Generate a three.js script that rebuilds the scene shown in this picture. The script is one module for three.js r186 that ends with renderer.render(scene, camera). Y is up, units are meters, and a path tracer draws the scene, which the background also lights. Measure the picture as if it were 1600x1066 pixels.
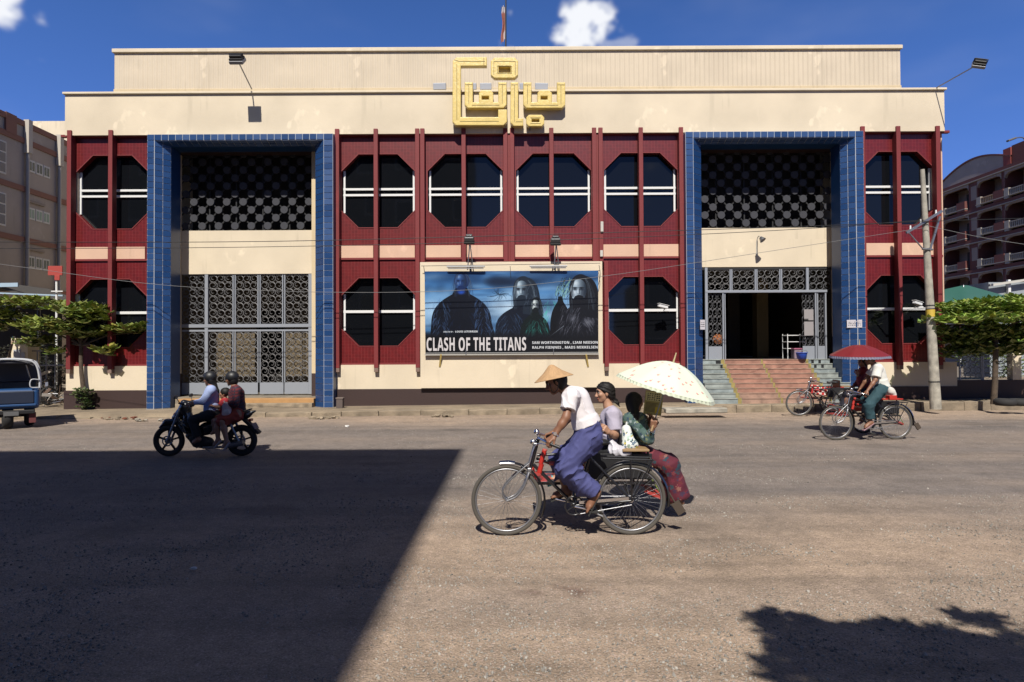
import * as THREE from 'three';
import { mergeGeometries, mergeVertices } from 'three/addons/utils/BufferGeometryUtils.js';
import { RoundedBoxGeometry } from 'three/addons/geometries/RoundedBoxGeometry.js';

// ---------------------------------------------------------------- camera, sky, sun, exposure
const scene = new THREE.Scene();
const camera = new THREE.PerspectiveCamera(56.13, 1600 / 1066, 0.05, 3000);
camera.position.set(0, 1.9, 0);
camera.rotation.order = 'YXZ';
camera.rotation.set(0.014, 0, -0.005);
camera.updateMatrixWorld();
const SUN_EL = 0.845, SUN_AZ = 0.08;                       // radians: height of the sun, and how far it stands left of straight behind the camera
const sunDir = new THREE.Vector3(-Math.sin(SUN_AZ) * Math.cos(SUN_EL), Math.sin(SUN_EL), Math.cos(SUN_AZ) * Math.cos(SUN_EL));
const sun = new THREE.DirectionalLight(new THREE.Color().setRGB(1, 0.95, 0.87), 5);
sun.target.position.set(0, 0, -12); sun.position.copy(sunDir).multiplyScalar(80).add(sun.target.position);
sun.castShadow = true; sun.shadow.mapSize.set(4096, 4096);
Object.assign(sun.shadow.camera, { left: -50, right: 50, top: 50, bottom: -50, near: 1, far: 220 });
scene.add(sun, sun.target);
const renderer = new THREE.WebGLRenderer({ antialias: true });
renderer.toneMapping = THREE.LinearToneMapping;
renderer.toneMappingExposure = 1.5;
renderer.shadowMap.enabled = true;
const SKY_GAIN = 0.66;

// ---------------------------------------------------------------- noise and small maths
let seed = 20240;
const rnd = () => { seed = (seed * 1664525 + 1013904223) >>> 0; return seed / 4294967296; };
const rr = (a, b) => a + (b - a) * rnd();
const clamp = (x, a = 0, b = 1) => Math.min(b, Math.max(a, x));
const mix = (a, b, t) => a + (b - a) * t;
const sstep = (a, b, x) => { const t = clamp((x - a) / (b - a)); return t * t * (3 - 2 * t); };
function h3(x, y, z) { let n = Math.imul(x, 374761393) + Math.imul(y, 668265263) + Math.imul(z, 2147483647 ^ 0x5bd1e995); n = Math.imul(n ^ (n >>> 13), 1274126177); return ((n ^ (n >>> 16)) >>> 0) / 4294967296; }
function vn(x, y, z = 0, px = 0, py = 0) {                   // value noise, optional periods
  const xi = Math.floor(x), yi = Math.floor(y), zi = Math.floor(z), fx_ = x - xi, fy_ = y - yi, fz = z - zi;
  const u = fx_ * fx_ * (3 - 2 * fx_), v = fy_ * fy_ * (3 - 2 * fy_), w = fz * fz * (3 - 2 * fz);
  const m = (i, p) => p ? ((i % p) + p) % p : i;
  const x0 = m(xi, px), x1 = m(xi + 1, px), y0 = m(yi, py), y1 = m(yi + 1, py);
  const L = (zz) => mix(mix(h3(x0, y0, zz), h3(x1, y0, zz), u), mix(h3(x0, y1, zz), h3(x1, y1, zz), u), v);
  return w ? mix(L(zi), L(zi + 1), w) : L(zi);
}
function fbm(x, y, z = 0, o = 4, p = 0) { let s = 0, a = 0.5, t = 0; for (let i = 0; i < o; i++) { s += a * vn(x, y, z + i * 17, p, p); t += a; x *= 2; y *= 2; z *= 2; p *= 2; a *= 0.5; } return s / t; }
const V = (x, y, z) => new THREE.Vector3(x, y, z);

// sky: an air-and-clouds panorama
{
  const W = 2048, H = 1024, data = new Float32Array(W * H * 4);
  const cl = [[6.3, 26.6, 2.6, 1.7, 1.3], [7.6, 27.6, 1.6, 0.9, 0.8], [9.2, 25.4, 1.8, 0.4, 0.35], [-40.2, 23.4, 2.6, 1.8, 1.2],
    [70, 22, 9, 3, 0.9], [104, 34, 7, 3, 0.8], [-78, 26, 9, 3, 0.9], [-120, 18, 12, 3, 0.8], [150, 20, 9, 3, 0.8], [-160, 34, 8, 3, 0.6], [30, 52, 6, 3, 0.5], [-60, 55, 8, 3, 0.6]];
  for (let j = 0; j < H; j++) for (let i = 0; i < W; i++) {
    const el = (j + 0.5) / H * Math.PI - Math.PI / 2, phi = ((i + 0.5) / W - 0.5) * 2 * Math.PI;   // direction = (cos phi, ., sin phi)
    const dx = Math.cos(el) * Math.cos(phi), dy = Math.sin(el), dz = Math.cos(el) * Math.sin(phi);
    const az = Math.atan2(dx, -dz) * 180 / Math.PI, e = el * 180 / Math.PI;
    const t = Math.max(0.22, Math.exp((28 - Math.max(e, 0)) / 27)), hz = Math.exp(-Math.max(e, 0) / 7) * 0.16;   // deep blue overhead, paler towards the horizon
    let r = 0.047 * t + hz, g = 0.128 * t + hz * 0.9, b = 0.405 * t + hz * 0.3;
    const s = clamp(dx * sunDir.x + dy * sunDir.y + dz * sunDir.z), gl = Math.pow(s, 24) * 0.5 + Math.pow(s, 160) * 1.6;
    r += gl; g += gl * 0.96; b += gl * 0.9;
    let c = 0;
    if (e > 5) for (const [ca, ce, wa, we, am] of cl) {
      let d = az - ca; d -= 360 * Math.round(d / 360);
      if (Math.abs(d) > wa * 3 || Math.abs(e - ce) > we * 3) continue;
      const q = (d / wa) ** 2 + ((e - ce) / we) ** 2;
      const n = fbm(az * 0.55 + 40, e * 0.75 + 9, 3, 6);
      c = Math.max(c, am * sstep(0.0, 0.42, Math.exp(-q * 0.8) * 1.0 + (n - 0.5) * 1.25 - 0.30) * (0.72 + 0.4 * fbm(az * 1.3, e * 1.7, 8, 4)));
    }
    const wisp = sstep(0.6, 0.9, fbm(az * 0.05 + 8, e * 0.16, 5, 5)) * 0.05 * sstep(4, 16, e);
    c = clamp(c + wisp);
    r = mix(r, 0.93, c); g = mix(g, 0.95, c); b = mix(b, 1.0, c);
    if (e < 0) { const k = clamp(-e / 6); r = mix(r, 0.16, k); g = mix(g, 0.14, k); b = mix(b, 0.12, k); }
    const o = (j * W + i) * 4; data[o] = r * SKY_GAIN; data[o + 1] = g * SKY_GAIN; data[o + 2] = b * SKY_GAIN; data[o + 3] = 1;
  }
  const t = new THREE.DataTexture(data, W, H, THREE.RGBAFormat, THREE.FloatType);
  t.mapping = THREE.EquirectangularReflectionMapping; t.magFilter = t.minFilter = THREE.LinearFilter; t.needsUpdate = true;
  scene.background = t; scene.environment = t;
}

// ---------------------------------------------------------------- placing, naming, tagging
const P = (u, v, d) => { const q = V((u - 800) / 1000, (533 - v) / 1000, -1).applyQuaternion(camera.quaternion); return camera.position.clone().addScaledVector(q, d / -q.z); };   // a pixel of the 1600-wide photograph at distance d
const fx = (u, d, v = 400) => P(u, v, d).x, fy = (v, d, u = 800) => P(u, v, d).y;
const onGround = (u, v, y = 0) => { const q = V((u - 800) / 1000, (533 - v) / 1000, -1).applyQuaternion(camera.quaternion); return camera.position.clone().addScaledVector(q, (y - camera.position.y) / q.y); };
const used = new Map();
function numbered(n) { const k = used.get(n) ?? 0; used.set(n, k + 1); return k ? n + '_' + String(k).padStart(3, '0') : n; }
function tag(o, label, category, group, kind) { o.userData = { ...o.userData, label, category }; if (group) o.userData.group = group; if (kind) o.userData.kind = kind; return o; }
function thing(name, label, category, p = V(0, 0, 0), group) { const o = new THREE.Group(); o.name = numbered(name); o.position.copy(p); scene.add(o); return tag(o, label, category, group); }
function mesh(name, geo, mat, parent = scene, world = true) {
  const g = Array.isArray(geo) ? merge(geo) : geo;
  const m = new THREE.Mesh(g, mat); m.name = parent === scene ? numbered(name) : name; m.castShadow = m.receiveShadow = true; parent.add(m);
  if (world) { let p = parent; const off = V(0, 0, 0); while (p && p !== scene) { off.add(p.position); p = p.parent; } m.position.sub(off); }   // world: the shape is given in world coordinates
  return m;
}
const part = (name, geo, mat, parent) => mesh(name, geo, mat, parent, false);   // the shape is given in the parent's own coordinates
function struct(name, geo, mat) { const m = mesh(name, geo, mat); m.userData.kind = 'structure'; return m; }
function sub(name, parent) { const g = new THREE.Group(); g.name = name; parent.add(g); return g; }
function merge(list) {
  const L = list.map((g) => { let q = g.index ? g.toNonIndexed() : g.clone(); for (const k of Object.keys(q.attributes)) if (!['position', 'normal', 'uv', 'color'].includes(k)) q.deleteAttribute(k); if (!q.attributes.uv) q.setAttribute('uv', new THREE.BufferAttribute(new Float32Array(q.attributes.position.count * 2), 2)); if (!q.attributes.normal) q.computeVertexNormals(); return q; });
  const anyC = L.some((q) => q.attributes.color);
  if (anyC) for (const q of L) if (!q.attributes.color) q.setAttribute('color', new THREE.BufferAttribute(new Float32Array(q.attributes.position.count * 3).fill(1), 3));
  return mergeGeometries(L, false);
}

// ---------------------------------------------------------------- shapes
function box(x0, y0, z0, x1, y1, z1, r = 0) {
  const w = Math.abs(x1 - x0), h = Math.abs(y1 - y0), d = Math.abs(z1 - z0);
  const g = r ? new RoundedBoxGeometry(w, h, d, 2, Math.min(r, w / 2.1, h / 2.1, d / 2.1)) : new THREE.BoxGeometry(w, h, d);
  g.translate((x0 + x1) / 2, (y0 + y1) / 2, (z0 + z1) / 2); return g;
}
const cbox = (p, w, h, d, r = 0, rot) => { const g = r ? new RoundedBoxGeometry(w, h, d, 2, r) : new THREE.BoxGeometry(w, h, d); if (rot) g.applyMatrix4(new THREE.Matrix4().makeRotationFromEuler(new THREE.Euler(...rot))); g.translate(p.x, p.y, p.z); return g; };
function rod(a, b, ra, rb = ra, seg = 8) {
  const d = b.clone().sub(a), L = d.length(), g = new THREE.CylinderGeometry(rb, ra, L, seg, 1);
  g.applyQuaternion(new THREE.Quaternion().setFromUnitVectors(V(0, 1, 0), d.normalize())); g.translate((a.x + b.x) / 2, (a.y + b.y) / 2, (a.z + b.z) / 2); return g;
}
const tube = (pts, r, n = 24, seg = 7, closed = false) => new THREE.TubeGeometry(new THREE.CatmullRomCurve3(pts, closed), n, r, seg, closed);
function bar(a, b, w, t) {                                      // square bar
  const d = b.clone().sub(a), L = d.length(), g = new THREE.BoxGeometry(w, L, t);
  const y = d.normalize(), zz = Math.abs(y.z) > 0.9 ? V(1, 0, 0) : V(0, 0, 1), x = y.clone().cross(zz).normalize(), z = x.clone().cross(y);
  g.applyMatrix4(new THREE.Matrix4().makeBasis(x, y, z)); g.translate((a.x + b.x) / 2, (a.y + b.y) / 2, (a.z + b.z) / 2); return g;
}
function prism(pts, holes, d0, depth, bevel = 0) {              // outline in x, y; front face at distance d0 (z = -d0), running back by depth
  const s = new THREE.Shape(pts.map(([x, y]) => new THREE.Vector2(x, y)));
  for (const h of holes ?? []) s.holes.push(new THREE.Path(h.map(([x, y]) => new THREE.Vector2(x, y))));
  const g = new THREE.ExtrudeGeometry(s, { depth: depth - 2 * bevel, bevelEnabled: bevel > 0, bevelSize: bevel, bevelThickness: bevel, bevelOffset: -bevel, bevelSegments: 2, steps: 1, curveSegments: 6 });
  g.translate(0, 0, -d0 - depth + bevel); return g;
}
function uvM(g, s = 1) {                                        // uv in metres from the dominant direction of each face
  const q = g.index ? g.toNonIndexed() : g, p = q.attributes.position, uv = new Float32Array(p.count * 2), a = V(), b = V(), c = V();
  for (let i = 0; i < p.count; i += 3) {
    a.fromBufferAttribute(p, i); b.fromBufferAttribute(p, i + 1); c.fromBufferAttribute(p, i + 2);
    const n = b.clone().sub(a).cross(c.clone().sub(a)), ax = Math.abs(n.x), ay = Math.abs(n.y), az = Math.abs(n.z);
    [a, b, c].forEach((v, k) => { const [x, y] = az >= ax && az >= ay ? [v.x, v.y] : ax >= ay ? [v.z, v.y] : [v.x, v.z]; uv[(i + k) * 2] = x * s; uv[(i + k) * 2 + 1] = y * s; });
  }
  q.setAttribute('uv', new THREE.BufferAttribute(uv, 2)); return q;
}
const circ = (r, n = 24) => Array.from({ length: n }, (_, i) => [r * Math.cos(i / n * 2 * Math.PI), r * Math.sin(i / n * 2 * Math.PI)]);

// ---------------------------------------------------------------- textures
function dtex(w, h, f, srgb = true, rep = true) {
  const d = new Uint8Array(w * h * 4);
  for (let y = 0; y < h; y++) for (let x = 0; x < w; x++) { const c = f(x / w, y / h), o = (y * w + x) * 4; for (let k = 0; k < 3; k++) d[o + k] = clamp(c[k] ?? c[0], 0, 1) * 255; d[o + 3] = c[3] === undefined ? 255 : c[3] * 255; }
  const t = new THREE.DataTexture(d, w, h); t.magFilter = THREE.LinearFilter; t.minFilter = THREE.LinearMipmapLinearFilter; t.generateMipmaps = true;
  if (rep) t.wrapS = t.wrapT = THREE.RepeatWrapping; if (srgb) t.colorSpace = THREE.SRGBColorSpace; t.needsUpdate = true; return t;
}
const rep = (t, a, b = a) => { const c = t.clone(); c.repeat.set(a, b); c.needsUpdate = true; return c; };
const G1 = (v) => [v, v, v];
const grainT = dtex(512, 512, (x, y) => G1(0.55 * fbm(x * 24, y * 24, 1, 4, 24) + 0.45 * fbm(x * 120, y * 120, 5, 2, 120)), false);
const plasterT = dtex(1024, 1024, (x, y) => {                  // weathered paint: soft blotches, drips
  const a = fbm(x * 6, y * 6, 2, 5, 6), drip = Math.pow(fbm(x * 60, y * 4, 7, 3, 4 * 15 === 60 ? 60 : 0), 2);
  const f = 0.9 + 0.10 * (a - 0.5) + 0.07 * sstep(0.60, 0.68, fbm(x * 9 + 3, y * 7, 12, 5, 9)) * sstep(0.5, 0.62, fbm(x * 3, y * 3, 14, 3, 3)) - 0.045 * sstep(0.35, 0.75, drip) * sstep(0.4, 0.7, fbm(x * 5, y * 5, 9, 3, 5)); return [f, f * 0.995, f * 0.985];
});
const mosaicT = dtex(512, 512, (x, y) => {                     // 8 x 8 glazed mosaic tiles with pale joints
  const i = Math.floor(x * 8), j = Math.floor(y * 8), fx1 = x * 8 - i, fy1 = y * 8 - j, e = Math.min(fx1, 1 - fx1, fy1, 1 - fy1), k = 0.9 + 0.09 * (h3(i, j, 3) - 0.5) + 0.1 * (fbm(x * 16, y * 16, 4, 3, 16) - 0.5);
  const r = [0.455 * k, 0.08 * k, 0.095 * k], g = [0.60, 0.32, 0.31], t = 1 - sstep(0.02, 0.06, e), tv = Math.min(fx1, 1 - fx1) < 0.05 ? 0.95 : 0.6; return [0, 1, 2].map((c) => mix(r[c], g[c], t * 0.62 * tv));
});
const mosaicB = dtex(512, 512, (x, y) => { const fx1 = x * 8 % 1, fy1 = y * 8 % 1, e = Math.min(fx1, 1 - fx1, fy1, 1 - fy1); return G1(sstep(0.02, 0.09, e)); }, false);
const ribB = dtex(64, 8, (x) => G1(0.5 + 0.5 * Math.cos(x * 2 * Math.PI)), false);
const asphT = dtex(2048, 2048, (x, y) => {
  const st = fbm(x * 420, y * 420, 2, 2, 420), fine = h3(Math.floor(x * 2048), Math.floor(y * 2048), 1), big = fbm(x * 10, y * 10, 6, 5, 10), mid = fbm(x * 60, y * 60, 11, 3, 60);
  let f = 0.62 + 0.07 * (big - 0.5) + 0.10 * (mid - 0.5) + 0.12 * (fine - 0.5); const stone = sstep(0.66, 0.78, st), pit = sstep(0.36, 0.24, st); f += 0.11 * stone - 0.10 * pit;
  return [f * 1.04, f * 0.985, f * (0.93 + 0.06 * stone)];
});
const asphB = dtex(1024, 1024, (x, y) => G1(0.6 * fbm(x * 260, y * 260, 2, 2, 260) + 0.4 * fbm(x * 50, y * 50, 4, 3, 50)), false);
const concT = dtex(1024, 1024, (x, y) => { const f = 0.8 + 0.35 * (fbm(x * 8, y * 8, 3, 6, 8) - 0.5) + 0.14 * (h3(Math.floor(x * 1024), Math.floor(y * 1024), 8) - 0.5); return [f, f * 0.97, f * 0.92]; });

// ---------------------------------------------------------------- materials
const AK = 0.67;                                                // the colours below were read at exposure 1; real ones are this much darker
const S = (r, g, b, rough = 0.8, o = {}) => { const { metal = 0, ...x } = o, k = metal > 0.7 ? 1 : AK; return new THREE.MeshStandardMaterial({ color: new THREE.Color().setRGB(r * k, g * k, b * k), roughness: rough, metalness: metal, side: THREE.DoubleSide, ...x }); };
const Ph = (r, g, b, rough = 0.5, o = {}) => new THREE.MeshPhysicalMaterial({ color: new THREE.Color().setRGB(r * AK, g * AK, b * AK), roughness: rough, side: THREE.DoubleSide, ...o });
const pl = rep(plasterT, 0.18), gr2 = rep(grainT, 1.2);
const paint = (r, g, b, rough = 0.75, s = 0.18) => S(r, g, b, rough, { map: s === 0.18 ? pl : rep(plasterT, s), bumpMap: gr2, bumpScale: 0.003 });
const M = {
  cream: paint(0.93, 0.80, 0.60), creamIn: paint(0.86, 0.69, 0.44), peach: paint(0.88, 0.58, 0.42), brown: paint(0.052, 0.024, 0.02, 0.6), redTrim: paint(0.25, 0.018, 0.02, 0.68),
  mosaic: S(1, 1, 1, 0.38, { map: rep(mosaicT, 1 / 0.84, 1 / 0.84) }),
  corr: S(0.86, 0.73, 0.55, 0.7, { map: pl, bumpMap: rep(ribB, 1 / 0.17, 1), bumpScale: 0.02 }),
  grout: S(0.48, 0.52, 0.58, 0.9), blue: [0, 1, 2, 3].map((i) => Ph(0.012 + i * 0.003, 0.052 + i * 0.007, 0.165 + i * 0.016, 0.32 + 0.04 * i, { clearcoat: 0.12, clearcoatRoughness: 0.15, bumpMap: rep(grainT, 1), bumpScale: 0.002 })),
  bluePlain: Ph(0.012, 0.05, 0.15, 0.35), glass: Ph(0.006, 0.007, 0.009, 0.04, { ior: 1.45 }), white: S(0.82, 0.82, 0.8, 0.45), whiteDirty: paint(0.72, 0.7, 0.64),
  disc: S(0.036, 0.037, 0.047, 0.75, { bumpMap: gr2, bumpScale: 0.004 }), latt: S(0.014, 0.014, 0.016, 0.8), iron: S(0.17, 0.17, 0.18, 0.5, { metal: 0.3 }), ironLight: S(0.21, 0.205, 0.205, 0.45, { metal: 0.25 }), silver: S(0.37, 0.395, 0.44, 0.42, { metal: 0.25 }),
  black: S(0.012, 0.012, 0.013, 0.5), rubber: S(0.022, 0.021, 0.02, 0.85), tyre: S(0.085, 0.075, 0.062, 0.9), chrome: S(0.75, 0.75, 0.76, 0.18, { metal: 1 }), steel: S(0.24, 0.24, 0.25, 0.4, { metal: 0.8 }), frameBlack: Ph(0.012, 0.012, 0.014, 0.3, { clearcoat: 0.5 }),
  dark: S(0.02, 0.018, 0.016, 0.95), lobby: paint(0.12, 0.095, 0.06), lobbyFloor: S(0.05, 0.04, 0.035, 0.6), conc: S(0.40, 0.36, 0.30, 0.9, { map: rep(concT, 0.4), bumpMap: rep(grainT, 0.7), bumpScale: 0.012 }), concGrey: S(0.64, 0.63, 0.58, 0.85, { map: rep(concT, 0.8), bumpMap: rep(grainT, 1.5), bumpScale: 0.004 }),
  kerb: S(0.53, 0.45, 0.35, 0.92, { map: rep(concT, 0.7), bumpMap: rep(grainT, 1.1), bumpScale: 0.015 }), kerbB: S(0.48, 0.405, 0.315, 0.92, { map: rep(concT, 0.5), bumpMap: rep(grainT, 1.3), bumpScale: 0.015 }),
  yellow: Ph(0.98, 0.74, 0.22, 0.33, { clearcoat: 0.35, clearcoatRoughness: 0.2, map: rep(plasterT, 0.9), bumpMap: rep(grainT, 0.8), bumpScale: 0.006 }), yellowDark: S(0.09, 0.06, 0.02, 0.8),
  wood: S(0.42, 0.27, 0.13, 0.6, { map: rep(plasterT, 0.4, 6) }), brick: S(0.34, 0.12, 0.075, 0.9, { map: rep(concT, 2) }), red: Ph(0.50, 0.028, 0.018, 0.35, { clearcoat: 0.3 }), orange: S(0.75, 0.22, 0.03, 0.6),
};
M.gateBack = M.creamIn;
// ================================================================ THE GROUND
const kerbD = (x) => 18.75 + x * 0.045, paveY = (x) => 0.175 + 0.0065 * x;
{
  const far = new THREE.PlaneGeometry(1600, 1600); far.rotateX(-Math.PI / 2); far.translate(0, -0.03, 0);
  struct('ground', far, S(0.2, 0.165, 0.125, 0.95));
  // road: finely divided so that dust, tracks and wear follow it
  const xs = [], zs = [];
  for (let x = -60; x < -16; x += 2) xs.push(x); for (let x = -16; x < 16; x += 0.11) xs.push(x); for (let x = 16; x <= 60; x += 2) xs.push(x);
  for (let d = -14; d < 1; d += 1) zs.push(d); for (let d = 1; d < 20.6; d += 0.09) zs.push(d);
  const pos = [], uv = [], col = [], idx = [], n = zs.length;
  xs.forEach((x) => zs.forEach((d) => {
    pos.push(x, 0.012 * (fbm(x * 1.2, d * 1.2, 3, 3) - 0.5) * sstep(1, 2, d), -d); uv.push(x / 4, d / 4);
    const track = fbm(x * 0.10 + 3, d * 2.1, 4, 4), wob = d + 0.9 * (fbm(x * 0.12, d * 0.2, 31, 3) - 0.5);
    const near = sstep(9.2, 5.5, wob), edge = sstep(14.6, 18.6, wob + 2.0 * (fbm(x * 0.3, d * 0.6, 12, 4) - 0.5)), patch = fbm(x * 0.55, d * 0.8, 21, 5);
    const dust = clamp(Math.max(near * 0.82 + 0.1, edge * 1.05) + 0.5 * (track - 0.5) + 0.55 * (patch - 0.5));
    let r = mix(0.56, 1.05, dust), g = mix(0.525, 0.88, dust), b = mix(0.505, 0.705, dust);
    const lane = sstep(0.50, 0.72, fbm(x * 0.06 + 9, d * 3.4, 5, 4)) * 0.16, damp = sstep(0.64, 0.8, fbm(x * 0.7, d * 1.3, 41, 4)) * 0.22;
    let tt = 0; for (const [td, tw] of [[5.25, 0.03], [5.6, 0.025], [6.05, 0.035], [6.32, 0.025], [7.4, 0.05], [9.1, 0.06]]) tt += Math.exp(-(((d - td - 0.012 * x - 0.05 * Math.sin(x * 0.6 + td)) / tw) ** 2)) * (0.4 + 0.6 * vn(x * 0.5 + td * 7, 3)); const k = (1 - lane - damp - 0.13 * Math.min(1, tt)) * (0.9 + 0.2 * vn(x * 6, d * 6, 8)); r *= k; g *= k; b *= k;
    const st = Math.exp(-(((x - 0.4) / 0.28) ** 2 + ((d - 5.05) / 0.10) ** 2)) * sstep(0.42, 0.6, fbm(x * 9, d * 9, 61, 3)); r = mix(r, 0.2, st * 0.8); g = mix(g, 0.06, st * 0.8); b = mix(b, 0.04, st * 0.8);
    col.push(r, g, b);
  }));
  for (let i = 0; i < xs.length - 1; i++) for (let j = 0; j < n - 1; j++) { const a = i * n + j; idx.push(a, a + n, a + 1, a + 1, a + n, a + n + 1); }
  const g = new THREE.BufferGeometry(); g.setAttribute('position', new THREE.Float32BufferAttribute(pos, 3)); g.setAttribute('uv', new THREE.Float32BufferAttribute(uv, 2)); g.setAttribute('color', new THREE.Float32BufferAttribute(col, 3)); g.setIndex(idx); g.computeVertexNormals();
  struct('road', g, S(1, 1, 1, 0.93, { map: asphT, bumpMap: rep(asphB, 1.6), bumpScale: 0.016, vertexColors: true }));
  // loose gravel
  const st = new THREE.IcosahedronGeometry(1, 0), N = 46000, im = new THREE.InstancedMesh(st, S(1, 1, 1, 0.95), N), m = new THREE.Matrix4(), c = new THREE.Color();
  for (let i = 0; i < N; i++) {
    const near = i < 40000; let d, x, tries = 0; do { d = near ? 2.6 + 7.5 * Math.pow(rnd(), 1.35) : rr(9, 18.6); x = (rnd() - 0.5) * 2 * (d * 0.88 + 0.6); } while (tries++ < 6 && sstep(0.38, 0.66, fbm(x * 0.9 + 7, d * 1.5, 51, 4)) < rnd() * 0.9); const s = (near ? 0.0028 : 0.004) + 0.0075 * Math.pow(rnd(), 7) + 0.0022 * rnd();
    const e = new THREE.Euler(rnd() * 6, rnd() * 6, rnd() * 6);
    m.compose(V(x, s * 0.25, -d), new THREE.Quaternion().setFromEuler(e), V(s * rr(0.8, 1.5), s * 0.7, s * rr(0.8, 1.3))); im.setMatrixAt(i, m);
    const t = rr(0.14, 0.42); c.setRGB(t * 1.08, t, t * 0.88); im.setColorAt(i, c);
  }
  im.name = 'gravel'; im.castShadow = im.receiveShadow = true; scene.add(im); tag(im, 'loose grey gravel scattered over the dusty road surface', 'gravel', null, 'stuff');
  // pavement with its row of worn kerb stones
  const pv = new THREE.Group(); pv.name = 'pavement'; pv.userData.kind = 'structure'; scene.add(pv);
  const pp = [], pu = [], pi = []; let q = 0;
  for (let x = -60; x <= 60; x += 1) for (const d of [kerbD(x) + 0.06, kerbD(x) + 0.24, kerbD(x) + 0.9, 20.2, 34]) { pp.push(x, (d < kerbD(x) + 0.1 ? -0.03 : paveY(x)) + 0.012 * (fbm(x * 0.7, d, 2, 3) - 0.5), -d); pu.push(x, d); }
  for (let i = 0; i < 120; i++) for (let j = 0; j < 4; j++) { const a = i * 5 + j; pi.push(a, a + 5, a + 1, a + 1, a + 5, a + 6); }
  const pg = new THREE.BufferGeometry(); pg.setAttribute('position', new THREE.Float32BufferAttribute(pp, 3)); pg.setAttribute('uv', new THREE.Float32BufferAttribute(pu, 2)); pg.setIndex(pi); pg.computeVertexNormals();
  part('paving', pg, S(0.44, 0.365, 0.275, 0.93, { map: rep(concT, 0.23), bumpMap: rep(grainT, 0.8), bumpScale: 0.02 }), pv);
  for (let x = -19; x < 19;) {
    const L = rr(0.7, 1.5), ruin = x < -8.5 && rnd() < 0.45, h = paveY(x) + (ruin ? -rr(0.03, 0.09) : rr(-0.012, 0.012)), w = rr(0.24, 0.3);
    const g = uvM(new RoundedBoxGeometry(L - rr(0.004, 0.014), h + 0.08, w, 2, 0.022), 1); const pa = g.attributes.position;
    for (let i = 0; i < pa.count; i++) if (pa.getY(i) > 0) { const n2 = fbm(pa.getX(i) * 5 + x * 3, pa.getZ(i) * 6, 7, 3) - 0.5; pa.setY(i, pa.getY(i) + n2 * 0.04); pa.setZ(i, pa.getZ(i) + n2 * 0.05); }
    g.computeVertexNormals();
    const k = part('kerb_stone', g, rnd() < 0.5 ? M.kerb : M.kerbB, pv); k.position.set(x + L / 2, (h - 0.08) / 2, -(kerbD(x + L / 2) + 0.14)); k.rotation.set(rr(-0.02, 0.02), 0.045 + rr(-0.015, 0.015), rr(-0.008, 0.008)); x += L;
  }
}

// ================================================================ THE CINEMA
const DF = 20, DS = 20.31, DBK = 20.9, DR = 20.5, DP = 20.32, DB = 20.42, DL = 20.38, DI = 21.3;
const XL = fx(100.5, DP, 300), XR = fx(1478, DP, 300);
const cinema = thing('cinema_building', 'wide two-storey cinema with cream parapet, dark red tiled bays and two blue tiled portals', 'cinema', V(0, 0, -DF));
const cw = (name, g, m, parent = cinema) => mesh(name, g, m, parent);
const bxd = (x0, y0, d0, x1, y1, d1, r = 0) => uvM(box(x0, y0, -d1, x1, y1, -d0, r));
// portal outlines: outer, lip, inner edge
const portals = [
  { xo0: fx(229, DF), xl0: fx(240, DF), xs0: fx(266.5, DS), xs1: fx(492.5, DS), xl1: fx(505.5, DF), xo1: fx(520, DF), w0: -517 * DI / 1000, w1: fx(488, DI) + 0.1 },
  { xo0: fx(1073, DF), xl0: fx(1085, DF), xs0: fx(1097, DS), xs1: fx(1314.5, DS), xl1: fx(1339.5, DF), xo1: fx(1352, DF), w0: fx(1097, DS) - 0.15, w1: 501 * DI / 1000 }];
const YT = fy(207, DF), YL = fy(216.5, DF), YS = fy(226.5, DS), YPAR = fy(144.5, DP);
const bays = [[XL, portals[0].xo0], [portals[0].xo1, portals[1].xo0], [portals[1].xo1, XR]];
{
  // parapet, coping, corner strips, side walls, roof
  cw('parapet', bxd(XL, fy(208, DP), DP, XR, YPAR, DP + 0.4), M.cream);
  cw('coping', merge([bxd(XL - 0.05, YPAR, DP - 0.07, XR + 0.05, YPAR + 0.07, DP + 0.42, 0.015)]), M.cream);
  cw('side_wall', bxd(XL, 0, DR + 0.05, XL + 0.25, YPAR - 0.05, 45), M.cream); cw('side_wall', bxd(XR - 0.25, 0, DR + 0.05, XR, YPAR - 0.05, 45), M.cream);
  cw('roof', bxd(XL + 0.2, 9.3, DP + 0.36, XR - 0.2, 9.55, 45), M.concGrey);
  cw('corner_strip', bxd(XL - 0.01, 1.4, DR - 0.03, fx(106, DR, 300), fy(212, DR), DR + 0.1), M.peach);
  cw('corner_strip', bxd(fx(1470.5, DR, 300), 1.4, DR - 0.03, XR + 0.01, fy(212, DR), DR + 0.1), M.peach);
  // set-back upper block of ribbed sheet
  const d = 23, x0 = fx(178.5, d, 100), x1 = fx(1407, d, 100), yb = fy(136.5, d), yt = fy(80, d);
  const up = sub('upper_block', cinema);
  cw('cladding', bxd(x0, yb, d, x1, yt, d + 6), M.corr, up);
  cw('coping', bxd(x0 - 0.06, yt, d - 0.08, x1 + 0.06, yt + 0.14, d + 6.1, 0.02), M.cream, up);
  cw('bottom_edge', bxd(x0 - 0.02, yb - 0.16, d - 0.03, x1 + 0.02, yb, d + 0.3, 0.01), M.creamIn, up);
  cw('lower_wall', bxd(x0 + 0.3, 9.5, d + 0.55, x1 - 0.3, yb - 0.01, d + 5.9), M.cream, up);
  // side wing on the left
  cw('side_wing', bxd(fx(54, 45.2, 200), 0, 45.01, XL + 0.1, fy(189, 45, 80), 50), M.cream);
}
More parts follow.
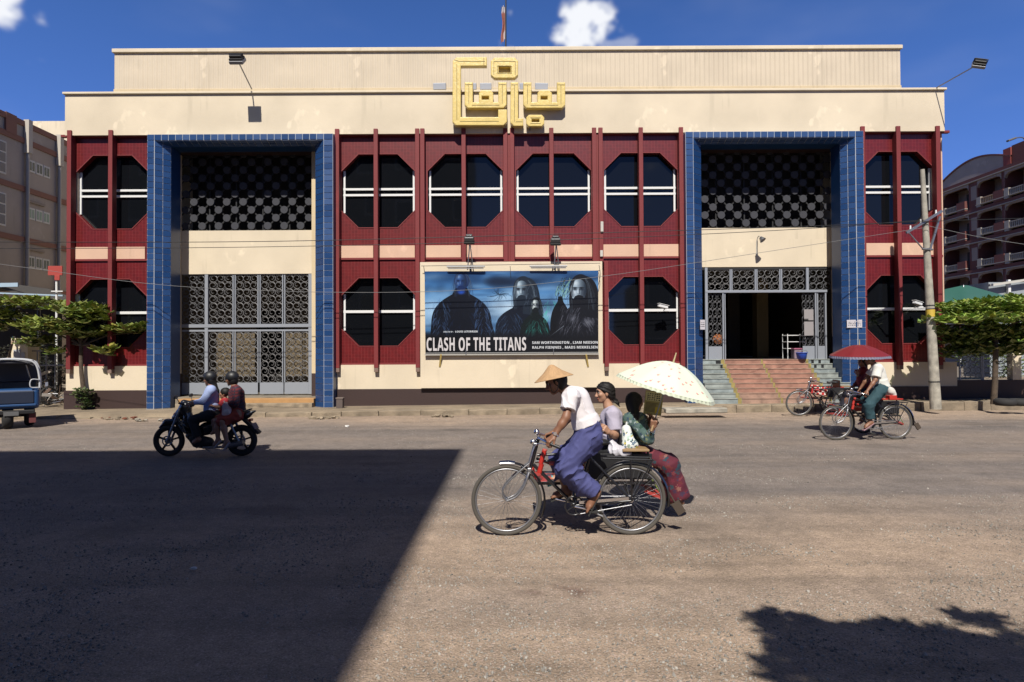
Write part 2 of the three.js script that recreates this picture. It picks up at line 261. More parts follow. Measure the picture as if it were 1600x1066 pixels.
// windows, posts, bands
const octs = [];
{
  const oct = (u0, u1, v0, v1) => { const x0 = fx(u0, DR), x1 = fx(u1, DR), y0 = fy(v1, DR), y1 = fy(v0, DR), c = 0.56; return { x0, x1, y0, y1, pts: [[x0 + c, y0], [x1 - c, y0], [x1, y0 + c], [x1, y1 - c], [x1 - c, y1], [x0 + c, y1], [x0, y1 - c], [x0, y0 + c]] }; };
  const U = [[117, 233], [533, 649], [668, 787], [806, 925], [944, 1060], [1347, 1463]], VU = [239.5, 355], VLo = [433, 540];
  for (const [a, b] of U) octs.push({ ...oct(a, b, ...VU), up: true });
  for (const [a, b] of [[114, 230], [533, 649], [947, 1063], [1349, 1465]]) octs.push({ ...oct(a, b, ...VLo), up: false });
  const yT = fy(208, DR), yB = fy(569, DR), yBase = fy(607, DB);
  bays.forEach(([a, b], i) => {
    const xa = i ? a : fx(105, DR, 300), xb = i < 2 ? b : fx(1471, DR, 300);
    const holes = octs.filter((o) => (o.x0 + o.x1) / 2 > xa - 0.5 && (o.x0 + o.x1) / 2 < xb + 0.5);
    const lim = (p) => p.map(([x, y]) => [clamp(x, xa + 0.02, xb - 0.02), y]);
    cw('red_wall', uvM(prism([[xa, yB], [xb, yB], [xb, yT], [xa, yT]], holes.map((o) => lim(o.pts)), DR, 0.3)), M.mosaic);
    cw('cream_base', bxd(a, yBase, DB, b + (i === 2 ? 0.35 : 0), yB, DB + 0.4), M.cream);
    cw('plinth', bxd(a - (i ? 0 : 0.04), -0.1, DL, b + (i === 2 ? 0.35 : 0), yBase, DL + 0.4), M.brown);
    for (const lg of [bxd(xa - (i ? 0 : 0.16), yT - 0.09, DR - 0.1, xb + (i === 2 ? 0.24 : 0), yT - 0.01, DR + 0.02, 0.01), bxd(xa, fy(405, DR), DR - 0.05, xb, fy(402, DR), DR - 0.001), bxd(xa, yB - 0.02, DR - 0.05, xb, yB + 0.06, DR - 0.001)]) cw('ledge', lg, M.redTrim);
  });
  for (const o of octs) {                                     // each window: recessed frame and four panes
    const w = sub('window', cinema), xm = (o.x0 + o.x1) / 2, ym = o.up ? fy(297.5, DR) : fy(485.5, DR), dg = DR + 0.2, c = 0.56;
    const cutX = (x) => x;
    const quad = (sx, sy) => { const xe = sx < 0 ? o.x0 : o.x1, ye = sy < 0 ? o.y0 : o.y1; return [[xm, ym], [xe, ym], [xe, ye - sy * c], [xe - sx * c, ye], [xm, ye]]; };
    for (const sx of [-1, 1]) for (const sy of [-1, 1]) {
      const pts = quad(sx, sy), mx = (pts[0][0] + pts[1][0]) / 2, my = (pts[0][1] + pts[4][1]) / 2;
      const g = prism(pts.map(([x, y]) => [x - mx, y - my]), null, 0, 0.012); const m = part('pane', g, M.glass, w);
      m.position.set(mx, my, -dg + DF); m.rotation.set(rr(-0.012, 0.012), rr(-0.02, 0.02), 0);
    }
    const f = [], hb = (y, h) => f.push(bxd(o.x0 + 0.03, y - h / 2, dg - 0.06, o.x1 - 0.03, y + h / 2, dg - 0.005, 0.004));
    if (o.up) { hb(ym + 0.095, 0.07); hb(ym - 0.095, 0.07); } else hb(ym, 0.085);
    for (const x of [o.x0 + 0.07, o.x1 - 0.07]) f.push(bxd(x - 0.03, o.y0 + c - 0.05, dg - 0.058, x + 0.03, o.y1 - c + 0.05, dg - 0.006, 0.004));
    cw('frame', f, M.white, w);
    const f2 = [bxd(xm - 0.2, o.y0, dg - 0.04, xm - 0.165, o.y1, dg - 0.004), bxd(xm + 0.165, o.y0, dg - 0.04, xm + 0.2, o.y1, dg - 0.004)];
    const e = o.pts, tr = []; for (let i = 0; i < 8; i++) { const p = e[i], q = e[(i + 1) % 8]; tr.push(bar(V(p[0], p[1], -DR + 0.004), V(q[0], q[1], -DR + 0.004), 0.028, 0.02)); }
    cw('edge_trim', tr, M.redTrim, w);
  }
  // vertical posts standing proud
  const pv = 200, posts = [107.5, 172, 526.5, 587, 652, 660, 724.5, 790, 800.5, 862, 929, 939, 946.5, 1002, 1065, 1349.5, 1405, 1467];
  for (const u of posts) {
    const inPoster = u > 656 && u < 945, x = fx(u, 20.28, 300), w = 0.068, y1 = u === 946.5 ? fy(409, 20.28) : fy(pv, 20.28), y0 = inPoster ? fy(409, 20.28) : fy(574, 20.28);
    const p = cw('post', bxd(x - w, y0, 20.26, x + w, y1, 20.496, 0.012), M.redTrim);
    if (!inPoster) mesh('post_foot', bxd(x - w + 0.004, y0 - 0.13, 20.264, x + w - 0.004, y0 - 0.001, 20.416, 0.006), S(0.22, 0.14, 0.11, 0.8), cinema);
  }
  for (const [a, b] of [[652, 660], [790, 800.5], [929, 939]]) cw('post_infill', bxd(fx(a, 20.36, 300), fy(409, 20.36), 20.36, fx(b, 20.36, 300), fy(202, 20.36), 20.49), M.redTrim);
  for (const [u, v0, v1] of [[941, 346, 362], [940, 391, 401]]) cw('junction_box', bxd(fx(u - 2.2, 20.2, 380), fy(v1, 20.2, u), 20.2, fx(u + 2.2, 20.2, 380), fy(v0, 20.2, u), 20.258, 0.01), M.whiteDirty);
  const bands = [[113, 168], [176, 226], [531, 583], [591, 648], [665, 720], [729, 786], [805, 858], [866, 926], [943, 998], [1006, 1061], [1354, 1401], [1409, 1462]];
  for (const [a, b] of bands) cw('peach_panel', bxd(fx(a, DR - 0.025), fy(402, DR), DR - 0.03, fx(b, DR - 0.025), fy(383, DR), DR - 0.002, 0.006), M.peach);
}
// the blue tiled portals, tile by tile
{
  const tiles = [], TH = 0.012;
  portals.forEach((p, pi) => {
    const g = sub('portal_frame', cinema); p.group = g;
    const pill = (pts) => { const s = new THREE.Shape(pts.map(([x, d]) => new THREE.Vector2(x, d))); const e = new THREE.ExtrudeGeometry(s, { depth: YT + 0.1, bevelEnabled: false }); e.rotateX(-Math.PI / 2); e.translate(0, -0.1, 0); return e; };   // x, -z after the turn
    const body = [pill([[p.xo0, DF + TH], [p.xl0, DF + TH], [p.xs0 - 0.008, DS + 0.008], [p.xs0 - 0.008, DBK], [p.xo0, DBK]]), pill([[p.xl1, DF + TH], [p.xo1, DF + TH], [p.xo1, DBK], [p.xs1 + 0.008, DBK], [p.xs1 + 0.008, DS + 0.008]])];
    const bs = new THREE.Shape([[DF + TH, YT], [DF + TH, YL], [DS + 0.008, YS + 0.008], [DBK, YS + 0.008], [DBK, YT]].map(([d, y]) => new THREE.Vector2(d, y)));
    const be = new THREE.ExtrudeGeometry(bs, { depth: p.xl1 - p.xl0, bevelEnabled: false }); be.rotateY(Math.PI / 2); be.translate(p.xl0, 0, 0);   // d -> -z, depth -> x
    body.push(be);
    cw('frame_body', body.map((q) => uvM(q)), M.grout, g);
    cw('reveal', [bxd(p.xs0 - 0.02, 0, DS + 0.01, p.xs0, YS, DBK - 0.002), bxd(p.xs1, 0, DS + 0.01, p.xs1 + 0.02, YS, DBK - 0.002), bxd(p.xs0, YS, DS + 0.01, p.xs1, YS + 0.02, DBK - 0.002), bxd(p.xo0 - 0.004, 0, DF + 0.02, p.xo0 + 0.02, YT - 0.03, DBK - 0.01), bxd(p.xo1 - 0.02, 0, DF + 0.02, p.xo1 + 0.004, YT - 0.03, DBK - 0.01)], M.bluePlain, g);
    const rows = 46, y0 = 0.12, rh = (YT - y0) / rows;
    const face = (a, b, n, vis, w = 0) => { const L = b.clone().sub(a), du = L.clone().divideScalar(n); for (let i = 0; i < n; i++) for (let j = 0; j < rows; j++) tiles.push({ g, o: a.clone().addScaledVector(du, i + 0.5).setY(y0 + rh * (j + 0.5)), u: du, v: V(0, rh, 0), s: vis, hide: w && y0 + rh * (j + 0.5) > YL - 0.02 }); };
    face(V(p.xo0, 0, -DF - TH), V(p.xl0, 0, -DF - TH), 1, 10 + pi * (0 - 2));
    face(V(p.xl1, 0, -DF - TH), V(p.xo1, 0, -DF - TH), 1, pi ? 10 : 10.5);
    const SL = TH * 0.7;
    const nsl = pi ? 1 : 2, nsr = pi ? 2 : 1;                  // tile columns on each splayed face
    face(V(p.xl0, 0, -DF - TH), V(p.xs0 - 0.008, 0, -DS - 0.008), nsl, pi ? 6 : 11, 0.1);
    face(V(p.xs1 + 0.008, 0, -DS - 0.008), V(p.xl1, 0, -DF - TH), nsr, pi ? 12 : 7, 0.1);
    const nt = 24, du = V((p.xl1 - p.xl0) / nt, 0, 0), hl = YT - YL;
    for (let i = 0; i < nt; i++) {
      tiles.push({ g, o: V(p.xl0 + du.x * (i + 0.5), YL + hl / 2, -DF - TH), u: du, v: V(0, hl, 0), s: 13 });
      for (let j = 0; j < 2; j++) { const v = V(0, (YL - YS) / 2, (DS - DF) / 2), f = (j + 0.5) / 2, xx = p.xl0 + du.x * (i + 0.5); if (xx > p.xl0 + 0.1 && xx < p.xl1 - 0.1) tiles.push({ g, o: V(xx, YL - (YL - YS) * f, -DF - TH - (DS - DF) * f), u: du, v, s: 1 }); }
    }
  });
  const geos = new Map(), rest = [[], [], [], []];
  const live = tiles.filter((t) => !t.hide).sort((a, b) => b.s - a.s);
  live.forEach((t, i) => {
    const w = t.u.length() - 0.02, h = t.v.length() - 0.02, key = w.toFixed(3) + h.toFixed(3);
    if (!geos.has(key)) geos.set(key, uvM(new THREE.BoxGeometry(w, h, 0.016)));
    const ux = t.u.clone().normalize(), vy = t.v.clone().normalize(), n = ux.clone().cross(vy); if (n.z < 0) n.negate();
    const q = new THREE.Quaternion().setFromRotationMatrix(new THREE.Matrix4().makeBasis(ux, vy, ux.clone().cross(vy))), jit = new THREE.Quaternion().setFromEuler(new THREE.Euler(rr(-0.012, 0.012), rr(-0.012, 0.012), 0));
    q.multiply(jit); const pos = t.o.clone().addScaledVector(n, 0.006), mi = Math.floor(rnd() * 4);
    if (i < 300) { const m = new THREE.Mesh(geos.get(key), M.blue[mi]); m.name = 'tile'; m.castShadow = m.receiveShadow = true; m.quaternion.copy(q); m.position.copy(pos).sub(cinema.position); t.g.add(m); }
    else { const g = geos.get(key).clone(); g.applyQuaternion(q); g.translate(pos.x, pos.y, pos.z); rest[mi].push(g); }
  });
  const all = rest.map((r, i) => { const g = merge(r); g.setAttribute('color', new THREE.Float32BufferAttribute(Array.from({ length: g.attributes.position.count }, () => [[0.012, 0.052, 0.165], [0.015, 0.059, 0.181], [0.018, 0.066, 0.197], [0.021, 0.073, 0.213]][i]).flat(), 3)); return g; });
  const t2 = cw('tile_field', all, Ph(1, 1, 1, 0.36, { vertexColors: true, clearcoat: 0.12, clearcoatRoughness: 0.15 })); t2.userData.kind = 'stuff';
}
// scrollwork
const scrollUnit = (r, flip) => { const pts = []; for (let i = 0; i <= 34; i++) { const t = i / 34, a = t * Math.PI * 3.7 * (flip ? -1 : 1) + (flip ? Math.PI : 0), q = t < 0.54 ? r : mix(r, r * 0.2, (t - 0.54) / 0.46); pts.push(V(Math.cos(a) * q, Math.sin(a) * q, 0)); } return new THREE.TubeGeometry(new THREE.CatmullRomCurve3(pts), 26, r * 0.078, 4); };
function scrollPanel(x0, x1, y0, y1, d, nx, ny, sq = 1) {
  const w = (x1 - x0) / nx, h = (y1 - y0) / ny, r = Math.min(w / sq, h) / 2 * 1.02, out = [];
  for (let i = 0; i < nx; i++) for (let j = 0; j < ny; j++) { const g = scrollUnit(r, (i + j) % 2); g.scale(w / 2 / r * 1.0, h / 2 / r * 1.0, 1); g.translate(x0 + w * (i + 0.5), y0 + h * (j + 0.5), -d); out.push(g);
    if (i) out.push(bar(V(x0 + w * i, y0 + h * (j + 0.3), -d - 0.012), V(x0 + w * (i - 0.28), y0 + h * (j - 0.0), -d - 0.012), 0.016, 0.012)); }
  return out;
}
// recesses behind the portals
{
  const lat = (p, i) => {
    const g = sub('lattice_screen', cinema), yT2 = YS + 0.25, yB2 = fy(358, DI), d = DI + 0.03, x0 = p.w0, x1 = p.w1, cx = i ? 1113.5 : 303.8, v0 = 251.4;
    const dg = new THREE.CylinderGeometry(0.124, 0.128, 0.05, 22); dg.rotateX(Math.PI / 2);
    const bars = [], px = 0.274, py = 0.268, xs = fx(cx, d, 300) % px, inx = (x) => x > x0 + 0.02 && x < x1 - 0.02;
    const xa = fx(i ? 1113.5 : 290.7, d, 300), ya = fy(i ? 250.7 : 251.4, d);
    for (let r = -1; r < 9; r++) for (let k = -2; k < 26; k++) {
      const x = xa + k * px, y = ya - r * py; if (x < x0 - 0.05 || x > x1 + 0.05) continue;
      if (((k + r) % 2 + 2) % 2 === 0) { const m = new THREE.Mesh(dg, M.disc); m.name = 'disc'; m.castShadow = m.receiveShadow = true; m.position.set(x, y, -d + DF + 0.02 + rr(-0.004, 0.004)); g.add(m);
        for (const s of [-1, 1]) bars.push(bar(V(x, y, -d - 0.03), V(x + s * px, y - py, -d - 0.03), 0.04, 0.04)); }
    }
    for (let k = 1; k < 5; k++) bars.push(bxd(mix(x0, x1, k / 5) - 0.02, yB2, d + 0.06, mix(x0, x1, k / 5) + 0.02, yT2, d + 0.1));
    cw('lattice_bars', bars, M.latt, g);
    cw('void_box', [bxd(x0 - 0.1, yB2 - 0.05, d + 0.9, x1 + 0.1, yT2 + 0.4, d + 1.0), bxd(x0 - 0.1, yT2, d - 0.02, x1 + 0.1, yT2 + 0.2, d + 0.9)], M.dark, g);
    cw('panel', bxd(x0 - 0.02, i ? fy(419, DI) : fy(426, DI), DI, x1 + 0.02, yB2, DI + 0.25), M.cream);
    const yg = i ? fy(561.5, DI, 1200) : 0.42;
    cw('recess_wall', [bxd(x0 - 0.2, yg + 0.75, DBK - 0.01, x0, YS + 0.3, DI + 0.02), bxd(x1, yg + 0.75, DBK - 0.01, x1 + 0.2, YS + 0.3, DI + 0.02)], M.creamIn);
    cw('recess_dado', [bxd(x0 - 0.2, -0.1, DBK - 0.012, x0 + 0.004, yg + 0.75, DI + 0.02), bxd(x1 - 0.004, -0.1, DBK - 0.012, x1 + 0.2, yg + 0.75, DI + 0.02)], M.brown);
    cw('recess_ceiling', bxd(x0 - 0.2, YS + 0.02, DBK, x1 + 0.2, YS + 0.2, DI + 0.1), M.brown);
    return yg;
  };
  const yg0 = lat(portals[0], 0), yg1 = lat(portals[1], 1);
  // ---- left: tall closed gate of scrollwork
  {
    const p = portals[0], d = DI + 0.06, g = sub('iron_gate', cinema), Y = (v) => fy(v, d, 400), X = (u) => fx(u, d, 520);
    const yTop = Y(427), yMid = Y(509), yKick = Y(598), yBot = Y(616);
    cw('gate_frame', [bxd(X(320.5), yBot, d - 0.05, X(325.5), yTop, d + 0.05), bxd(X(482.5), yBot, d - 0.05, X(487.5), yTop, d + 0.05), bxd(p.w0, yMid - 0.055, d - 0.06, p.w1, yMid + 0.055, d + 0.04), bxd(p.w0, Y(516.5) - 0.03, d - 0.03, p.w1, Y(516.5) + 0.03, d + 0.03), bxd(p.w0, yTop - 0.05, d - 0.04, p.w1, yTop, d + 0.04)], M.silver, g);
    const div = []; for (const u of [366, 405, 443.5]) for (const s of [-1.6, 1.6]) { div.push(bxd(X(u + s) - 0.018, yMid + 0.06, d - 0.03, X(u + s) + 0.018, yTop - 0.05, d + 0.02)); div.push(bxd(X(u + s) - 0.016, yKick, d - 0.03, X(u + s) + 0.016, Y(518), d + 0.02)); }
    cw('upright', div, M.silver, g);
    for (const [a, b, mat] of [[284, 319, M.iron], [327, 363, M.ironLight], [369, 402, M.ironLight], [408, 441, M.ironLight], [446, 482, M.ironLight]]) {  // leftmost panel in darker iron: its shade is put into the colour
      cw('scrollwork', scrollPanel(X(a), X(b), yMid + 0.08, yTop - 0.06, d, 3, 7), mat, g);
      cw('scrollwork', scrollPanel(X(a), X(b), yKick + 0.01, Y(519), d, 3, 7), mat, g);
    }
    for (const [a, b] of [[284, 320], [326, 366], [367, 403], [406, 443], [444.5, 482]]) cw('kick_plate', bxd(X(a), yBot, d - 0.02, X(b), yKick, d + 0.02, 0.006), M.silver, g);
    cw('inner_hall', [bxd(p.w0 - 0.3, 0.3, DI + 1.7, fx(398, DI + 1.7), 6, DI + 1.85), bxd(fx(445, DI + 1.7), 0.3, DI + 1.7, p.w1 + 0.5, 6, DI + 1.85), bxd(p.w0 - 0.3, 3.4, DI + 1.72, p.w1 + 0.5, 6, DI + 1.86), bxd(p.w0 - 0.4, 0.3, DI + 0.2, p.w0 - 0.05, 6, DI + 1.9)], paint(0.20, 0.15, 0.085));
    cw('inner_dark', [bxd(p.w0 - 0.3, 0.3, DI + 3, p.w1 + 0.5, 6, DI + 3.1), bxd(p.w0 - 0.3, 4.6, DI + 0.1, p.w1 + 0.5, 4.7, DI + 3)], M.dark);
    cw('wall_box', bxd(fx(303, DI + 1.6, 550), fy(565, DI + 1.6), DI + 1.6, fx(316, DI + 1.6, 550), fy(545, DI + 1.6), DI + 1.69), M.black);
    cw('threshold', bxd(p.xs0 + 0.01, -0.05, DS + 0.25, p.xs1 - 0.01, 0.43, DI + 1.7), M.conc);
    cw('door_step', bxd(p.xs0 + 0.3, -0.05, DS - 0.12, p.xs1 - 0.02, 0.40, DS + 0.249, 0.01), S(0.62, 0.34, 0.13, 0.6, { map: rep(plasterT, 1.1), bumpMap: rep(grainT, 1) , bumpScale: 0.004 }));
    cw('door_step', bxd(p.xs0 + 0.3, -0.05, DS - 0.30, p.xs1 - 0.02, 0.27, DS - 0.121, 0.01), M.kerb);
  }
  // ---- right: open entrance above a flight of steps
  {
    const p = portals[1], d = DI + 0.04, g = sub('entrance_gate', cinema), Y = (v) => fy(v, d, 1200), X = (u) => fx(u, d, 480);
    cw('gate_frame', [bxd(X(1101.5), yg1, d - 0.05, X(1105.5), Y(418), d + 0.04), bxd(X(1259.5), Y(455), d - 0.05, X(1263.5), Y(419), d + 0.03), bxd(X(1102), Y(457.5), d - 0.06, X(1292), Y(453.5), d + 0.05, 0.01), bxd(X(1128.5), yg1, d - 0.04, X(1130.5), Y(457), d + 0.02), bxd(X(1132), yg1, d - 0.02, X(1133.5), Y(457), d + 0.04), bxd(X(1273), yg1, d - 0.04, X(1275.2), Y(457), d + 0.02), bxd(X(1276.6), yg1, d - 0.02, X(1278.4), Y(457), d + 0.04), bxd(X(1288.6), yg1, d - 0.04, X(1290.8), Y(457), d + 0.03)], M.silver, g);
    cw('shade_strip', bxd(p.w0, Y(421.5), d - 0.03, p.w1, Y(418.5), d + 0.03), M.latt, g);  // near-black strip added for the shade below the cream panel
    const dv = []; for (const u of [1142.3, 1181.5, 1220]) for (const s of [-1.3, 1.3]) dv.push(bxd(X(u + s) - 0.02, Y(453.5), d - 0.04, X(u + s) + 0.02, Y(421), d + 0.02, 0.005));
    cw('upright', dv, M.silver, g);
    for (const [a, b] of [[1106.5, 1140], [1145, 1179], [1184.3, 1217.5], [1223, 1257], [1265, 1299]]) cw('scrollwork', scrollPanel(X(a), X(b), Y(453), Y(421.5), d, 3, 3), b > 1290 ? M.iron : M.ironLight, g);  // right end panel takes the darker iron, painting in its shade
    for (const [a, b, nx, sq] of [[1107, 1128, 3, 0.6], [1254, 1272.5, 3, 0.6], [1279, 1288.5, 2, 0.5]]) {
      const lf = sub('gate_leaf', g);
      cw('scrollwork', scrollPanel(X(a), X(b), Y(540), Y(459), d + 0.03, nx, 7, sq), M.iron, g);
      cw('kick_plate', bxd(X(a), yg1, d, X(b), Y(541), d + 0.03), M.silver, g); g.remove(lf);
    }
    for (const [v0, v1] of [[484, 501], [503, 525]]) cw('notice', bxd(X(1255.5), Y(v1), d - 0.05, X(1270), Y(v0), d - 0.042), S(0.36, 0.33, 0.33, 0.7, { map: dtex(64, 64, (x, y) => G1((Math.floor(y * 9) % 2 && x > 0.12 && x < 0.3 + 0.6 * h3(Math.floor(y * 9), 3, v0)) ? 0.35 : 0.95) ) }), g);
    // dim lobby
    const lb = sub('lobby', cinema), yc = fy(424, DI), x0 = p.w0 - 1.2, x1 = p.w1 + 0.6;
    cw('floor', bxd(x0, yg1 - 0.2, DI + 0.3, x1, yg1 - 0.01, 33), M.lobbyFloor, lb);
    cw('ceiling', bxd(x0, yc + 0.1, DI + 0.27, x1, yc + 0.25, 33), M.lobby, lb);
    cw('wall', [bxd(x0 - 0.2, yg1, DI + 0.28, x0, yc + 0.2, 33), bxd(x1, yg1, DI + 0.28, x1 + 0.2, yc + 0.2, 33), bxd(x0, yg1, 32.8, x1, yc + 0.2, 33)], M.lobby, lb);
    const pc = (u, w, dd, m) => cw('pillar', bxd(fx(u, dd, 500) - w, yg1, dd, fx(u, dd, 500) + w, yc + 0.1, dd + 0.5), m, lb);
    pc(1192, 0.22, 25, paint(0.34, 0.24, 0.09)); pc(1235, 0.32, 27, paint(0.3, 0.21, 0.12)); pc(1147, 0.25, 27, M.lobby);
  }
  // steps
  {
    const p = portals[1], g = sub('staircase', cinema), n = 9, dT = DI - 0.03, d0 = 19.62, yB = 0.24, tr = (dT - d0) / n;
    const blueS = S(0.50, 0.58, 0.60, 0.6, { map: rep(concT, 0.7) }), blueS2 = S(0.44, 0.54, 0.60, 0.6, { map: rep(concT, 0.8) }), pink = S(0.62, 0.34, 0.27, 0.6, { map: rep(concT, 0.6) }), pink2 = S(0.60, 0.40, 0.33, 0.6, { map: rep(concT, 0.9) }), ygr = S(0.50, 0.42, 0.15, 0.6, { map: rep(concT, 1.6) });
    for (let i = 0; i < n; i++) {
      const y1 = yB + (yg1 - yB) * (i + 1) / n, y0 = i ? yB + (yg1 - yB) * i / n : -0.05, da = d0 + tr * i, xl = p.xs0 + 0.012, xr = da < DS - 0.02 ? mix(p.xs1 + 0.4, p.xs1, i / 4) + 0.16 : p.xs1 - 0.012, xlL = da < DS - 0.05 ? p.xl0 + 0.35 - (0.02 * (4 - i)) : xl;
      const st = sub('step', g); st.name = 'step';
      cw('body', bxd(Math.max(xlL, xl), y0, da, xr, y1, DI + 0.35, 0.012), i % 2 ? blueS : blueS2, st);
      const ins = (x0, x1, m, nm, e = 0.004) => cw(nm, bxd(x0, y0 + 0.003, da - e, x1, y1 + e * 0.8, Math.min(da + tr + 0.02, DI + 0.3), 0.003), m, st);
      const XX = (u) => (u - 800) * dT / 1000 - 0.004 * i;
      ins(XX(1131), XX(1186.5), i > 1 ? pink : pink2, 'pink_inlay'); for (const [na, nb, nm] of [[XX(1131), XX(1186.5), pink2], [XX(1190), XX(1256), pink2], [Math.max(xlL, xl) + 0.01, XX(1124.8), blueS], [XX(1260.8), xr - 0.01, blueS]]) if (nb > na + 0.05) cw('nosing', bxd(na, y1 - 0.022, da - 0.02, nb, y1 + 0.008, da + 0.03, 0.006), nm, st); ins(XX(1190), XX(1256), i > 1 ? pink : pink2, 'pink_inlay');
      ins(XX(1125), XX(1130.6), ygr, 'yellow_strip', 0.006); if (i % 1 === 0) ins(XX(1186.8), XX(1190), ygr, 'yellow_strip', 0.006); ins(XX(1256.3), XX(1260.5), ygr, 'yellow_strip', 0.006);
      if (i >= 7) { ins(XX(i === 8 ? 1117 : 1121), XX(1124.6), M.black, 'black_tile', 0.005); ins(XX(1265), XX(1269), M.black, 'black_tile', 0.005); ins(XX(1276), XX(1280), M.black, 'black_tile', 0.005); }
    }
  }
}
// ================================================================ THINGS ON THE CINEMA
const Z3 = ([x, y]) => { const p = P(670 + x / 6.4, 70 + y / 6.4, 20.05); return [p.x, p.y]; };
{
  const sg = thing('letter_sign', 'golden yellow raised angular letters of the cinema name fixed to the cream parapet', 'sign', P(795, 150, 20.3));
  const U = (o) => [[358, 372], [440, 372], [440, 572], [500, 572], [500, 480], [525, 455], [620, 455], [645, 480], [645, 572], [695, 572], [695, 372], [778, 372], [778, 600], [745, 632], [390, 632], [358, 600]].map(([x, y]) => [x + o, y]);
  const R = (x0, y0, x1, y1) => [[x0, y0], [x1, y0], [x1, y1], [x0, y1]];
  const gl = [
    [[[238, 160], [275, 123], [580, 120], [580, 210], [320, 212], [320, 720], [692, 720], [692, 645], [782, 645], [782, 770], [747, 805], [270, 805], [235, 770]], null, [[[300, 165], [560, 165]], [[280, 190], [280, 750]], [[310, 765], [700, 765]], [[255, 150], [300, 165]], [[550, 125], [550, 205]]]],
    [U(0), R(530, 513, 600, 547), [[[400, 400], [400, 590]], [[735, 400], [735, 590]], [[430, 604], [705, 604]], [[365, 398], [435, 398]], [[700, 398], [772, 398]]]],
    [[[620, 160], [655, 125], [860, 125], [893, 160], [893, 300], [860, 332], [655, 332], [620, 300]], R(700, 217, 818, 276), [[[650, 165], [865, 165]], [[650, 165], [650, 300]], [[865, 165], [865, 300]], [[688, 210], [828, 210]], [[688, 210], [688, 284]], [[828, 210], [828, 284]], [[688, 284], [828, 284]]]],
    [[[818, 372], [895, 372], [895, 735], [945, 735], [945, 812], [850, 812], [815, 778]], null, [[[856, 400], [856, 770]], [[825, 400], [888, 400]], [[870, 770], [935, 770]]]],
    [U(587), R(1120, 513, 1187, 547), [[[987, 400], [987, 590]], [[1322, 400], [1322, 590]], [[1017, 604], [1292, 604]], [[952, 400], [1018, 400]], [[1288, 400], [1358, 400]]]],
    [[[975, 725], [1000, 698], [1130, 698], [1155, 725], [1155, 790], [1130, 815], [1000, 815], [975, 790]], R(1030, 742, 1105, 772), [[[1015, 730], [1118, 730]], [[1015, 785], [1118, 785]]]]];
  gl.forEach(([o, h, seams], i) => {
    const l = sub('letter', sg), d = 20.05 - (i % 2) * 0.004;
    mesh('letter_body', uvM(prism(o.map(Z3).reverse(), h ? [h.map(Z3)] : null, d, 0.2, 0.022)), M.yellow, l);
    if (h) { const a = Z3(h[0]), b = Z3(h[2]); mesh('slot_back', box(a[0], b[1], -d - 0.16, b[0], a[1], -d - 0.14), M.yellow, l); }
    const s = seams.map(([p, q]) => { const a = Z3(p), b = Z3(q); return bar(V(a[0], a[1], -d + 0.002), V(b[0], b[1], -d + 0.002), 0.012, 0.006); });
    mesh('seam', s, M.yellowDark, l);
    const c = o.map(Z3), mx = c.reduce((q, p) => q + p[0], 0) / c.length; mesh('bracket', [bar(V(c[0][0] + 0.12, c[0][1] - 0.3, -d - 0.1), V(c[0][0] + 0.12, c[0][1] - 0.3, -DP - 0.02), 0.04, 0.04)], M.steel, l);
  });
}
{
  const spots = [[687, 20, 'outer left'], [759, 18, 'inside the second letter'], [815, 6, 'between the upright letter and the right letter'], [846, 20, 'between the arms of the right letter'], [742, 5, 'just right of the big left letter']];
  const lab = ['silver box floodlight on the parapet, left of the big yellow letter', 'silver box floodlight on the parapet, between the arms of the left inner yellow letter', 'narrow silver box floodlight beside the upright yellow letter', 'silver box floodlight on the parapet, between the arms of the right yellow letter', 'small silver box between the big letter and the left inner letter'];
  spots.forEach(([u, w], i) => {
    const c = P(u, 135.5, 20.42), t = thing('floodlight', lab[i], 'floodlight', c, 'box floodlights behind the letters'), ww = w * 0.0102;
    part('housing', cbox(V(0, 0, 0), ww * 2, 0.2, 0.16, 0.012, [0.15, 0, rr(-0.05, 0.05)]), S(0.5, 0.52, 0.56, 0.5, { metal: 0.3 }), t);
    part('bracket', [rod(V(-ww * 0.6, -0.02, 0.02), V(-ww * 0.6, -0.17, 0.05), 0.012), rod(V(ww * 0.6, -0.02, 0.02), V(ww * 0.6, -0.17, 0.05), 0.012)], M.steel, t);
  });
}
